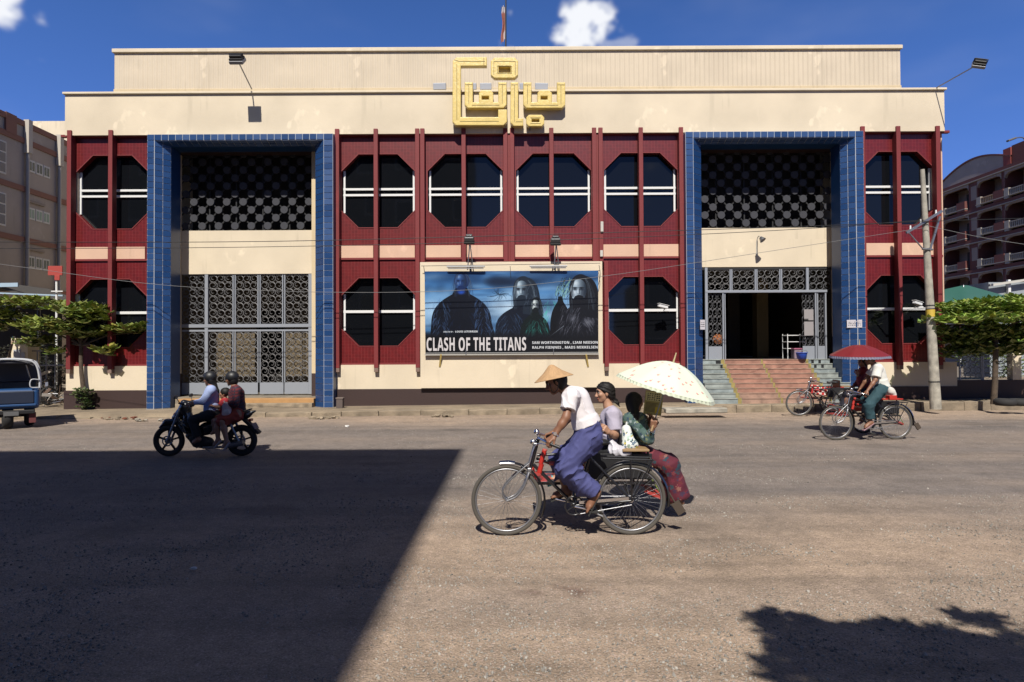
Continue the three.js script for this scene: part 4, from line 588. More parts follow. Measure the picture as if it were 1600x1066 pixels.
// ================================================================ BEYOND THE CINEMA, LEFT AND RIGHT
{ // right: hotel-like block with balconies, its front along the side street
  const X = 46, D0 = 67.6, t = thing('balcony_building', 'brown and dark red balcony building at the right with a curved gable', 'building', V(X, 0, -D0));
  const B = (s0, s1, y0, y1, o0, o1 = -0.3) => box(-o0, y0, s0, -o1, y1, s1), wall = paint(0.42, 0.33, 0.275), redM = S(0.15, 0.045, 0.035, 0.8), whiteM = S(0.36, 0.325, 0.28, 0.7), darkM = S(0.05, 0.035, 0.03, 0.6);
  const floors = [18.7, 15.6, 12.6, 9.6, 6.6, 3.6], L = 20;
  part('wall', uvM(B(-9, L, 0, 18.7, -1.5, -12)), wall, t);
  for (const y of floors) { part('floor_band', uvM(B(-9, L, y - 0.32, y, 0.35, -1.6)), redM, t); part('band_line', B(-1, L, y - 0.42, y - 0.325, 0.4, 0), whiteM, t); }
  const bays = []; for (let s = -8.9; s < L - 2; s += 8.6) bays.push(s);
  for (let f = 1; f < floors.length; f++) for (const s of bays) {
    const y = floors[f], top = floors[f - 1] - 0.42;
    const arch = (a, b) => { const sh = new THREE.Shape([[a, top], [b, top], [b, y + 2.0], [b - 0.15, y + 2.3], [b - 0.6, y + 2.45], [a + 0.6, y + 2.45], [a + 0.15, y + 2.3], [a, y + 2.0]].map(([x, yy]) => new THREE.Vector2(-x, yy))); const g = new THREE.ExtrudeGeometry(sh, { depth: 0.25, bevelEnabled: false }); g.rotateY(Math.PI / 2); g.translate(-0.25, 0, 0); return g; };
    part('arch_panel', uvM(arch(s + 0.2, s + 4.1)), wall, t); part('arch_panel', uvM(arch(s + 5.3, s + 8.4)), wall, t);
    for (const [a, b] of [[s + 4.1, s + 5.3], [s + 8.4, s + 8.8]]) { part('pilaster', uvM(B(a, b, y, top, 0.2, -1.5)), redM, t); part('pilaster_panel', B(a + 0.3, b - 0.12, y + 0.9, top - 0.4, 0.22, 0.19), wall, t); }
    for (const [a, b] of [[s + 0.4, s + 3.2], [s + 5.5, s + 8.2]]) {
      part('balcony_wall', uvM(B(a, a + 0.55, y, y + 0.95, 0.5, 0.2)), whiteM, t); part('balcony_wall', uvM(B(b - 0.5, b + 0.7, y, y + 1.0, 0.5, 0.2)), redM, t); part('balcony_cap', B(a - 0.05, b + 0.75, y + 0.18, y + 0.26, 0.55, 0.2), whiteM, t);
      const bal = []; for (let q = a + 0.65; q < b - 0.5; q += 0.22) bal.push(B(q, q + 0.09, y + 0.26, y + 0.75, 0.45, 0.35)); bal.push(B(a + 0.5, b - 0.45, y + 0.75, y + 0.83, 0.48, 0.3)); part('balustrade', bal, f === 1 && a > s + 5 ? S(0.55, 0.36, 0.2, 0.7) : whiteM, t);
      const w = part('window', B(a + 1.1, b - 0.3, y + 0.2, y + 2.2, -1.42, -1.49), darkM, t); part('shutter', B(a + 1.7, a + 1.85, y + 0.2, y + 2.2, -1.36, -1.45), redM, w);
    }
  }
  const gp = [[-1, 18.7]]; for (let i = 0; i <= 30; i++) { const s = -1 + i / 30 * 10.2; gp.push([s, 18.7 + 0.7 + 1.15 * Math.pow(Math.max(0, Math.cos((s - 4.4) / 4.6 * Math.PI / 2)), 0.9) * (Math.abs(s - 4.4) < 4.6 ? 1 : 0)]); } gp.push([9.2, 18.7]);
  const gs = (pts, e0, e1) => { const g = new THREE.ExtrudeGeometry(new THREE.Shape(pts.map(([s, y]) => new THREE.Vector2(-s, y))), { depth: e1, bevelEnabled: false }); g.rotateY(Math.PI / 2); g.translate(e0, 0, 0); return g; };
  part('gable', uvM(gs(gp, -0.15, 0.35)), paint(0.50, 0.43, 0.38), t);
  const rim = gp.slice(1, -1), r2 = [...rim.map(([s, y]) => [s, y + 0.16]), ...rim.slice().reverse().map(([s, y]) => [s, y + 0.005])]; part('gable_rim', uvM(gs(r2, -0.25, 0.5)), redM, t);
  part('roof_parapet', uvM(B(9.2, L, 18.7, 20.4, 0.1, -0.4)), redM, t); part('gable_pier', uvM(B(8.3, 9.2, 18.7, 20.3, 0.2, -0.4)), S(0.3, 0.06, 0.045, 0.8), t);
}
{ // left: grey apartment side wall
  const X = -29.3, t = thing('apartment_building', 'grey four-storey building at the left with brown bands, downpipes and small windows', 'building', V(X, 0, -44));
  const B = (d0, d1, y0, y1, o0, o1 = -0.2) => box(o1, y0, 44 - d1, o0, y1, 44 - d0), wall = paint(0.50, 0.435, 0.385), band = S(0.26, 0.12, 0.085, 0.85), pipe = S(0.4, 0.38, 0.35, 0.7), win = S(0.62, 0.62, 0.6, 0.6), pane = Ph(0.03, 0.06, 0.07, 0.15), paneG = Ph(0.18, 0.3, 0.26, 0.3);
  const yr = fy(168, X / -0.8 / 1, 0); const roof = 15.8;
  part('wall', uvM(B(32, 44, 0, roof, 0, -12)), wall, t);
  const bandY = [roof - 0.12, roof - 1.15, 11.75, 8.7, 5.75];
  for (const y of bandY) part('floor_band', uvM(B(31.9, 44, y - 0.2, y + 0.12, 0.1)), band, t);
  for (const d of [37.25, 33]) part('pier', uvM(B(d - 0.45, d + 0.35, roof - 1.1, roof + 0.05, 0.12)), band, t);
  for (const d of [38.4, 41.1]) { part('downpipe', rod(V(0.16, 2, 44 - d), V(0.16, roof - 1.2, 44 - d), 0.11), pipe, t); part('pipe_box', B(d - 0.16, d + 0.16, roof - 1.9, roof + 0.1, 0.34, 0.02), S(0.52, 0.47, 0.4, 0.8), t); }
  for (const [y, m] of [[13.25, pane], [10.35, paneG], [7.4, pane]]) {
    for (let i = 0; i < 3; i++) { const d = 38.9 + i * 0.62, w = part('window', B(d - 0.28, d + 0.28, y - 0.36, y + 0.36, 0.05), win, t); for (const s of [-1, 1]) part('pane', B(d + s * 0.12 - 0.085, d + s * 0.12 + 0.085, y - 0.26, y + 0.26, 0.06, 0.03), m, w); }
    part('sill', B(38.6, 39.9, y - 2.25, y - 2.1, 0.14), S(0.3, 0.25, 0.21, 0.9), t);
  }
  for (const y of [12.4, 9.4]) { const w = part('window', B(34.5, 36.9, y - 0.2, y + 1.7, 0.06), win, t); for (let j = 0; j < 3; j++) for (let i = 0; i < 3; i++) part('pane', B(34.6 + i * 0.77, 35.3 + i * 0.77, y - 0.1 + j * 0.6, y + 0.42 + j * 0.6, 0.07, 0.03), Ph(0.03, 0.05, 0.12, 0.15), w); }
}
// foliage
function leafGeo(L, W) { const g = new THREE.BufferGeometry(), b = 0.12 * L; const p = [[0, 0, 0], [0.22 * W, 0.3 * L, 0.02 * L], [0.5 * W, 0.68 * L, 0.0], [0, L, -b], [-0.5 * W, 0.68 * L, 0.0], [-0.22 * W, 0.3 * L, 0.02 * L], [0, 0.35 * L, -0.05 * L], [0, 0.7 * L, -0.09 * L]]; const f = [[0, 1, 6], [1, 2, 7], [1, 7, 6], [2, 3, 7], [3, 4, 7], [4, 5, 7], [5, 6, 7], [5, 0, 6]]; return { p, f }; }
function foliage(clumps, L, W, base, o = {}) {
  const { p, f } = leafGeo(L, W), pos = [], col = [], q = new THREE.Quaternion(), e = new THREE.Euler(), v = V();
  for (const [c, rx, ry, rz, n, tone = 1] of clumps) for (let i = 0; i < n; i++) {
    const ctr = V(rr(-1, 1), rr(-1, 1), rr(-1, 1)); if (ctr.length() > 1) { i--; continue; }
    const hub = V(c.x + ctr.x * rx, c.y + ctr.y * ry, c.z + ctr.z * rz), k = o.rosette ?? 5, tl = tone * rr(0.75, 1.25), a0 = rnd() * 6;
    for (let j = 0; j < k; j++) {
      const s = rr(0.6, 1.15), t = tl * rr(0.8, 1.2); e.set(rr(0.95, 1.6), a0 + j / k * 6.28 + rr(-0.4, 0.4), rr(-0.5, 0.5), 'YXZ'); q.setFromEuler(e);
      const yel = rnd() < 0.12 ? 1.35 : rnd() < 0.2 ? 0.75 : 1, vs = p.map(([x, y, z]) => v.set(x * s, y * s, z * s).applyQuaternion(q).add(hub).clone());
      for (const tri of f) for (const ix of tri) { pos.push(vs[ix].x, vs[ix].y, vs[ix].z); col.push(base[0] * t * yel, base[1] * t, base[2] * t); }
    }
  }
  const g = new THREE.BufferGeometry(); g.setAttribute('position', new THREE.Float32BufferAttribute(pos, 3)); g.setAttribute('color', new THREE.Float32BufferAttribute(col, 3)); g.computeVertexNormals(); return g;
}
const leafM = Ph(1, 1, 1, 0.5, { vertexColors: true, transmission: 0.35, thickness: 0 }), bark = S(0.16, 0.12, 0.09, 0.95, { map: rep(concT, 2), bumpMap: rep(grainT, 2), bumpScale: 0.01 });
function limb(pts, r0, r1) { const c = new THREE.CatmullRomCurve3(pts), out = [], n = 10; for (let i = 0; i < n; i++) out.push(rod(c.getPoint(i / n), c.getPoint((i + 1) / n + 0.004), mix(r0, r1, i / n), mix(r0, r1, (i + 1) / n), 8)); return merge(out.map((g) => uvM(g))); }
{
  const b = onGround(131, 640, 0.09), d = -b.z, t = thing('almond_tree', 'young broad-leaved tree with flat layered crown on the left pavement', 'tree', b), at = (u, v, dd = 0) => P(u, v, d + dd);
  mesh('trunk', limb([b, at(130, 610), at(127, 585), at(126, 560), at(127, 525), at(128, 500)], 0.075, 0.045), bark, t);
  for (const [u, v, dd] of [[45, 515, 0.5], [90, 480, -0.3], [170, 500, 0.1], [215, 520, 0.2], [162, 550, -0.2], [88, 548, 0.3], [20, 480, 0.9]]) mesh('branch', limb([at(127, 540), at((127 + u) / 2, (528 + v) / 2, dd / 2), at(u, v, dd)], 0.035, 0.014), bark, t);
  const K = (u, v, dd, ru, rv, rz, n, tn) => [at(u, v, dd), ru * d / 1000, rv * d / 1000, rz, n, tn];
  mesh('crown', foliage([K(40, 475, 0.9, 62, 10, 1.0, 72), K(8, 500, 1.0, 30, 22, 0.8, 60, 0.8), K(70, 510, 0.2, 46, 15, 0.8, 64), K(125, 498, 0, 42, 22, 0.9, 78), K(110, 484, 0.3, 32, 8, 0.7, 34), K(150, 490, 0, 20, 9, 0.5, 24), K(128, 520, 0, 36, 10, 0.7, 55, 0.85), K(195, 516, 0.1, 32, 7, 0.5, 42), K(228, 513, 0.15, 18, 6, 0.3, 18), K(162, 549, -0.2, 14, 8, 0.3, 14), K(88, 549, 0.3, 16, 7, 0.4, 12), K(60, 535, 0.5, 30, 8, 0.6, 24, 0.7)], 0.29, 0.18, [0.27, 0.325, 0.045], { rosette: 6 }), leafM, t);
  const s = thing('small_bush', 'small leafy bush at the foot of the left tree trunk', 'bush', b.clone().add(V(0.05, 0, 0.1))); mesh('foliage', foliage([[b.clone().add(V(0, 0.42, 0.08)), 0.3, 0.28, 0.25, 45], [b.clone().add(V(0.12, 0.15, 0.1)), 0.25, 0.15, 0.2, 18]], 0.15, 0.09, [0.09, 0.14, 0.03]), leafM, s); mesh('stem', [rod(b.clone().add(V(0.05, 0, 0.1)), b.clone().add(V(0, 0.5, 0.08)), 0.012), rod(b.clone().add(V(0.05, 0, 0.1)), b.clone().add(V(0.15, 0.3, 0.12)), 0.01)], bark, s);
}
{
  const b = onGround(1553, 632, 0.24), d = -b.z, t = thing('almond_tree', 'umbrella-shaped broad-leaved tree on the right pavement beside the concrete pole', 'tree', b), at = (u, v, dd = 0) => P(u, v, d + dd);
  mesh('trunk', limb([b, at(1555, 600), at(1556, 560), at(1556, 520), at(1552, 490)], 0.085, 0.06), bark, t);
  for (const [u, v, dd] of [[1500, 492, -0.2], [1475, 508, 0.2], [1590, 490, 0], [1530, 480, 0.5], [1610, 500, -0.4], [1520, 520, 0.4]]) mesh('branch', limb([at(1556, 530), at((1556 + u) / 2, (512 + v) / 2, dd / 2), at(u, v, dd)], 0.05, 0.016), bark, t);
  const K = (u, v, dd, ru, rv, rz, n, tn) => [at(u, v, dd), ru * d / 1000, rv * d / 1000, rz, n, tn];
  mesh('crown', foliage([K(1520, 482, 0.3, 55, 13, 1.0, 120), K(1580, 478, 0, 50, 14, 1.1, 130), K(1500, 500, -0.3, 36, 9, 0.7, 60), K(1560, 498, -0.5, 46, 10, 0.8, 80), K(1625, 495, 0, 40, 20, 1.0, 110), K(1458, 503, -0.1, 14, 5, 0.3, 10), K(1525, 522, 0.3, 46, 16, 0.9, 120, 0.7), K(1580, 524, 0.3, 40, 18, 0.9, 110, 0.7), K(1495, 535, 0.5, 24, 10, 0.5, 30, 0.7), K(1530, 545, 0.5, 36, 12, 0.7, 60, 0.6), K(1490, 552, 0.6, 20, 10, 0.5, 24, 0.6), K(1580, 548, 0.6, 34, 12, 0.6, 60, 0.7), K(1610, 530, 0.3, 34, 16, 0.8, 70, 0.9), K(1470, 520, 0.4, 12, 10, 0.4, 14, 0.7)], 0.26, 0.14, [0.31, 0.42, 0.06], { rosette: 6 }), leafM, t);  // shade under the crown is put into the darker lower leaf tones
}
{ // garden at the right
  const g0 = P(1590, 600, 27); g0.y = 0.25; const t = thing('garden_bush', 'bright green bush behind the fence at the right edge', 'bush', g0);
  mesh('foliage', foliage([[P(1590, 560, 27), 1.1, 1.0, 0.8, 330, 1.3], [P(1570, 535, 27.5), 0.8, 0.6, 0.7, 150, 1.2], [P(1610, 530, 27.5), 0.9, 0.8, 0.7, 150, 1.2], [P(1520, 545, 29), 1.1, 0.8, 0.6, 160, 0.8]], 0.15, 0.08, [0.16, 0.22, 0.035]), leafM, t); mesh('stem', [rod(g0, P(1590, 555, 27), 0.04, 0.02), rod(g0, P(1572, 540, 27), 0.03, 0.015)], bark, t);
  const w0 = XR + 0.4, fw = thing('garden_fence', 'low dark brown wall with metal scroll panels and cream post at the right', 'fence', V(w0, 0, -20.6)), y1 = fy(594, 20.5, 1540);
  mesh('low_wall', bxd(w0, -0.1, 20.5, w0 + 9, y1, 20.75, 0.01), M.brown, fw);
  mesh('post', bxd(fx(1583, 20.5, 580), y1 + 0.002, 20.5, fx(1597, 20.5, 580), y1 + 0.85, 20.75, 0.01), M.cream, fw);
  const ya = y1 + 0.05, yb = y1 + 0.95; for (const [a, b] of [[1501, 1534], [1538, 1581]]) { mesh('scroll_panel', scrollPanel(fx(a, 20.6, 570), fx(b, 20.6, 570), ya, yb, 20.62, 4, 5), M.iron, fw); mesh('panel_frame', [bxd(fx(a, 20.6, 570) - 0.03, y1, 20.6, fx(a, 20.6, 570), yb, 20.64), bxd(fx(b, 20.6, 570), y1, 20.6, fx(b, 20.6, 570) + 0.03, yb, 20.64), bxd(fx(a, 20.6, 570), yb, 20.6, fx(b, 20.6, 570), yb + 0.03, 20.64)], M.silver, fw); }
  const tp = thing('tarpaulin', 'dark green tarpaulin stretched over a frame behind the right tree', 'tarpaulin', P(1530, 470, 30));
  const gr = new THREE.PlaneGeometry(1, 1, 20, 10), a = gr.attributes.position; for (let i = 0; i < a.count; i++) { const s = a.getX(i) + 0.5, q = a.getY(i) + 0.5, u = mix(1476, 1600, s), vt = s < 0.27 ? mix(452, 445, s / 0.27) : mix(445, 470, (s - 0.27) / 0.73), p = P(u, mix(478, vt, q), mix(28.6, 31, q)); a.setXYZ(i, p.x, p.y - 0.08 * Math.sin(s * 14) * (1 - q) - 0.1 * Math.sin(q * 3.1), p.z); } gr.computeVertexNormals(); mesh('tarp_sheet', gr, Ph(0.008, 0.11, 0.075, 0.6, { transmission: 0.2, thickness: 0 }), tp); mesh('frame_pole', [rod(P(1500, 600, 29.5), P(1506, 446, 30.9), 0.03)], M.steel, tp);
  const sh = thing('light_shed', 'pale blue-grey shed with white posts behind the right tree', 'shed', P(1580, 500, 34)); mesh('wall_panel', [box(P(1546, 500, 34).x, 0.3, -36, P(1640, 500, 34).x, fy(441, 34, 1580), -34)], paint(0.42, 0.47, 0.52), sh); mesh('post', [box(P(1577, 500, 33.8).x, 0.3, -33.95, P(1581, 500, 33.8).x, fy(437, 33.8, 1580), -33.8)], M.white, sh); mesh('roof_edge', [bar(P(1546, 446, 33.7), P(1640, 432, 33.7), 0.12, 0.2)], M.whiteDirty, sh);
  for (const [u, lb] of [[1571, 'black tyre lying at the kerb, left of two near the right edge'], [1592, 'black tyre lying at the kerb nearest the right edge of the picture']]) { const p = onGround(u, 634, 0.24), ty = thing('old_tyre', lb, 'tyre', p, 'old tyres at the kerb'); const g = new THREE.TorusGeometry(0.2, 0.085, 10, 26); g.rotateX(Math.PI / 2); g.scale(1, 1.2, 1); g.translate(0, 0.1, 0); part('tread', g, M.rubber, ty); const g2 = new THREE.TorusGeometry(0.125, 0.012, 6, 24); g2.rotateX(Math.PI / 2); g2.translate(0, 0.17, 0); part('bead', g2, M.black, ty); }
  const sp = P(1604, 230, 31), sl = thing('street_lamp', 'grey street lamp arm reaching in at the right edge', 'street lamp', V(sp.x, 0.2, sp.z)); mesh('lamp_post', rod(V(sp.x, 0.2, sp.z), P(1603, 212, 31), 0.09, 0.05), M.steel, sl); mesh('lamp_arm', tube([P(1603, 222, 31), P(1600, 216, 30.9), P(1591, 215, 30.5), P(1585, 217, 30.3)], 0.03, 12), M.steel, sl); mesh('lamp_head', cbox(P(1581, 218, 30.2), 0.42, 0.09, 0.18, 0.03, [0, 0, 0.35]), S(0.12, 0.11, 0.1, 0.6), sl);
}
{ // yard at the left
  const sh = thing('tin_shed', 'dark open shed with a pale blue eave left of the cinema', 'shed', P(40, 560, 28)); const y1 = fy(468, 28, 40);
  mesh('back_wall', box(P(-80, 500, 30).x, 0, -30.2, P(92, 500, 30).x, y1, -30), M.dark, sh); mesh('roof_sheet', [uvM(bar(P(-80, 448, 27.6), P(30, 447, 27.6), 0.1, 3.4)), uvM(bar(P(30, 447, 27.6), P(93, 470, 27.6), 0.1, 3.4))], S(0.06, 0.055, 0.05, 0.8), sh); mesh('eave_strip', [bar(P(-80, 447, 25.8), P(28, 445, 25.8), 0.16, 0.06), bar(P(-80, 455, 25.7), P(98, 462, 25.7), 0.055, 0.05)], S(0.38, 0.5, 0.6, 0.5), sh); mesh('post', [rod(P(60, 640, 27), P(60, 462, 27), 0.06)], M.black, sh);
  const pp = thing('gate_pillar', 'cream painted gate pillar with poster scraps behind the blue truck', 'pillar', V(P(33, 600, 22.5).x, 0, -22.5)), px = pp.position.x; mesh('shaft', bxd(px - 0.30, 0, 22.4, px + 0.30, fy(529, 22.5, 33), 22.95, 0.015), M.cream, pp); mesh('paper_scrap', [bxd(px - 0.2, 1.5, 22.385, px + 0.05, 2.0, 22.396), bxd(px + 0.07, 1.3, 22.386, px + 0.2, 1.9, 22.395)], S(0.45, 0.46, 0.5, 0.8), pp);
  const pl2 = thing('leaning_pole', 'long rusty pole leaning beside the cream gate pillar', 'pole', P(2, 590, 21.5)); mesh('pole_shaft', rod(P(0, 610, 21.3), P(21, 527, 22.3), 0.045, 0.035), S(0.3, 0.2, 0.12, 0.8), pl2); mesh('pole_cap', rod(P(20.6, 528.5, 22.28), P(21.1, 526.5, 22.3), 0.045), M.steel, pl2);
  const rl = thing('yard_railing', 'thin grey railing between the gate pillar and the cinema corner', 'railing', P(70, 600, 22.6)); for (const v of [548.5, 571]) mesh('rail', rod(P(46, v, 22.6), P(99, v, 22.6), 0.025), M.steel, rl); for (const u of [58, 72, 86]) mesh('rail_post', rod(P(u, 640, 22.6), P(u, 548, 22.6), 0.025), M.steel, rl);
  const hg = thing('yard_hedge', 'dark tangled hedge in the yard left of the cinema', 'hedge', P(70, 620, 24)); mesh('foliage', foliage([[P(70, 590, 24), 1.0, 1.2, 0.6, 200, 0.5], [P(20, 590, 26), 1.8, 1.4, 0.6, 200, 0.4]], 0.16, 0.08, [0.05, 0.06, 0.02]), leafM, hg); mesh('stem', [rod(P(70, 645, 24), P(70, 590, 24), 0.04)], bark, hg);
  const sc = thing('scrap_heap', 'heap of dark scrap metal, bars and planks beside the cinema corner', 'scrap heap', V(P(72, 630, 21.4).x, 0.1, -21.4)); const frame = [];
  for (let i = 0; i < 46; i++) { const a = V(rr(-0.65, 0.6), rr(0.03, 0.75) * (1 - 0.3 * rnd()), rr(-0.5, 0.5)), b = a.clone().add(V(rr(-0.5, 0.5), rr(-0.25, 0.35), rr(-0.3, 0.3))); b.y = Math.max(b.y, 0.02); frame.push([a, b]); }
  frame.forEach(([a, b], i) => part(i % 4 ? 'bar' : 'plank', i % 4 ? rod(a, b, rr(0.012, 0.03), undefined, 6) : bar(a, b, 0.1, 0.025), [M.black, M.steel, S(0.1, 0.06, 0.04, 0.9), M.frameBlack, S(0.34, 0.31, 0.28, 0.7)][i % 5], sc));
  part('plank', bar(V(-0.35, 0.95, 0.2), V(0.25, 1.2, 0.1), 0.09, 0.03), S(0.5, 0.42, 0.34, 0.8), sc);
  for (let i = 0; i < 2; i++) { const tr = new THREE.TorusGeometry(0.28, 0.03, 6, 26); tr.rotateY(0.5 + i * 0.7); tr.translate(-0.2 + i * 0.35, 0.35, 0.1); part('old_wheel', tr, M.rubber, sc); }
  const rs = thing('red_sign', 'small plain red sign board on a white pole left of the cinema corner', 'sign', V(P(88, 600, 24.5).x, 0, -24.5)); mesh('sign_post', rod(V(rs.position.x, 0, -24.5), P(88, 424, 24.5), 0.04), M.white, rs); mesh('sign_board', [cbox(P(86, 423, 24.45), 0.55, 0.36, 0.04, 0.01), cbox(P(89, 434, 24.44), 0.2, 0.2, 0.04, 0.01)], S(0.4, 0.05, 0.035, 0.6), rs); mesh('bracket', rod(P(80, 455.5, 24.4), P(98, 455.5, 24.4), 0.025), M.white, rs);
  // rubble along the kerb
  for (const [u, v, w, lb, mt] of [[185, 652, 0.5, 'broken red brick pieces at the kerb below the left tree', M.brick], [505, 651, 0.35, 'few pale rubble stones at the kerb in front of the blue pillar', M.kerb], [692, 648, 0.3, 'small heap of pale rubble at the kerb below the film poster', M.kerb], [250, 655, 0.6, 'scattered broken concrete lumps on the left kerb', M.concGrey]]) {
    const p = onGround(u, v + 3, 0.01), h = thing('rubble_heap', lb, 'rubble', p); for (let i = 0; i < 16; i++) { const g = new THREE.DodecahedronGeometry(rr(0.03, 0.085), 0); g.scale(rr(0.8, 1.6), rr(0.4, 0.8), 1); g.rotateY(rnd() * 6); g.translate(rr(-1, 1) * w, rr(0, 0.05), rr(-0.12, 0.12)); part('stone', uvM(g), i % 3 ? mt : M.kerbB, h); }
  }
  for (const [u, v, lb] of [[542, 667, 'small crumpled white litter on the dusty road near the left kerb'], [302, 891, 'small white scrap of paper on the shaded road']]) { const p = onGround(u, v, 0.01), g = new THREE.IcosahedronGeometry(u < 400 ? 0.022 : 0.04, 1), a = g.attributes.position; for (let i = 0; i < a.count; i++) { const k = 0.7 + 0.6 * h3(Math.round(a.getX(i) * 999), Math.round(a.getY(i) * 999), Math.round(a.getZ(i) * 999)); a.setXYZ(i, a.getX(i) * k * 1.3, a.getY(i) * k * 0.6, a.getZ(i) * k); } g.computeVertexNormals(); const t = mesh('paper_litter', g, S(0.7, 0.68, 0.64, 0.8)); t.position.copy(p).add(V(0, 0.015, 0)); tag(t, lb, 'litter'); }
}
{ // the three-wheeled truck seen from behind
  const p = onGround(11, 671), s = 1; const t = thing('blue_truck', 'small blue three-wheeled truck with open white-framed cabin at the left edge', 'truck', V(p.x, 0, p.z)); t.rotation.y = 0.62;
  const bl = Ph(0.010, 0.06, 0.18, 0.45, { clearcoat: 0.2 }), wt = S(0.55, 0.56, 0.58, 0.5), hw = 0.64, R = (v) => fy(v, -p.z, 20);
  const yA = R(640), yB = R(608), yT = R(563);
  part('body_shell', [cbox(V(0, (yA + yB) / 2, -0.6), hw * 2, yB - yA, 1.5, 0.09)], bl, t);
  part('tail_gate', [cbox(V(0, (yA + yB) / 2 + 0.04, 0.15), hw * 1.66, (yB - yA) * 0.62, 0.05, 0.03)], S(0.012, 0.02, 0.045, 0.5), t);
  part('gate_trim', [cbox(V(0, yA + 0.1, 0.17), hw * 1.8, 0.06, 0.05, 0.02)], bl, t);
  const fr = []; for (const z of [0.1, -1.3]) fr.push(tube([V(-hw, yB - 0.03, z), V(-hw * 0.99, mix(yB, yT, 0.4), z), V(-hw * 0.84, yT - 0.08, z), V(-hw * 0.55, yT, z), V(hw * 0.55, yT, z), V(hw * 0.84, yT - 0.08, z), V(hw * 0.99, mix(yB, yT, 0.4), z), V(hw, yB - 0.03, z)], 0.024, 50)); part('roof_hoop', fr[0], wt, t); part('roof_hoop', fr[1], wt, t);
  const roof = new THREE.CylinderGeometry(1, 1, 1.5, 30, 1, true, Math.PI - 0.95, 1.9); roof.rotateX(Math.PI / 2); roof.scale(hw * 0.98, 0.36, 1); roof.translate(0, yT - 0.355, -0.6); part('roof_panel', [cbox(V(0, yT - 0.05, -0.62), hw * 1.55, 0.07, 1.46, 0.03), cbox(V(0, mix(yB, yT, 0.5), -1.34), hw * 1.8, (yT - yB) * 0.9, 0.03, 0.01)], S(0.09, 0.09, 0.1, 0.7), t); part('canopy_roof', roof, S(0.42, 0.42, 0.43, 0.6), t);
  part('side_rail', [rod(V(hw, yB, 0.1), V(hw, yB, -1.3), 0.02), rod(V(-hw, yB, 0.1), V(-hw, yB, -1.3), 0.02)], wt, t);
  for (const sx of [-1, 1]) { part('grab_handle', tube([V(sx * hw * 0.98, yB + 0.02, 0.14), V(sx * hw * 0.72, yB + 0.04, 0.18), V(sx * hw * 0.74, yB + 0.22, 0.18), V(sx * hw * 0.98, yB + 0.22, 0.14)], 0.015, 20), wt, t); part('slanted_stay', rod(V(sx * hw * 0.55, yT - 0.12, -0.3), V(sx * hw * 0.75, yB, -0.6), 0.018), M.steel, t); part('mud_flap', cbox(V(sx * 0.5, yA - 0.22, 0.1), 0.14, 0.26, 0.015, 0.004), S(0.14, 0.03, 0.03, 0.8), t); }
  part('seat_back', cbox(V(0, yB + 0.02, -0.4), hw * 1.8, 0.3, 0.14, 0.04), M.black, t);
  const wl = (x, z) => { const w = sub('wheel', t); const g = new THREE.TorusGeometry(0.2, 0.085, 12, 28); g.rotateY(Math.PI / 2); g.scale(1.3, 1, 1); g.translate(x, 0.285, z); part('tyre', g, M.rubber, w); const r = new THREE.CylinderGeometry(0.15, 0.15, 0.12, 20); r.rotateZ(Math.PI / 2); r.translate(x, 0.285, z); part('rim', r, M.steel, w); };
  wl(0.0, -0.1); wl(-0.42, -0.6); wl(0.42, -0.6);
  part('axle', rod(V(-0.45, 0.285, -0.6), V(0.45, 0.285, -0.6), 0.04), M.black, t); part('bumper', cbox(V(0.05, yA - 0.07, 0.13), 1.0, 0.1, 0.12, 0.02), M.black, t);
  part('number_plate', cbox(V(0.08, yA - 0.1, 0.2), 0.3, 0.1, 0.012, 0.004), S(0.12, 0.12, 0.12, 0.6), t);
}
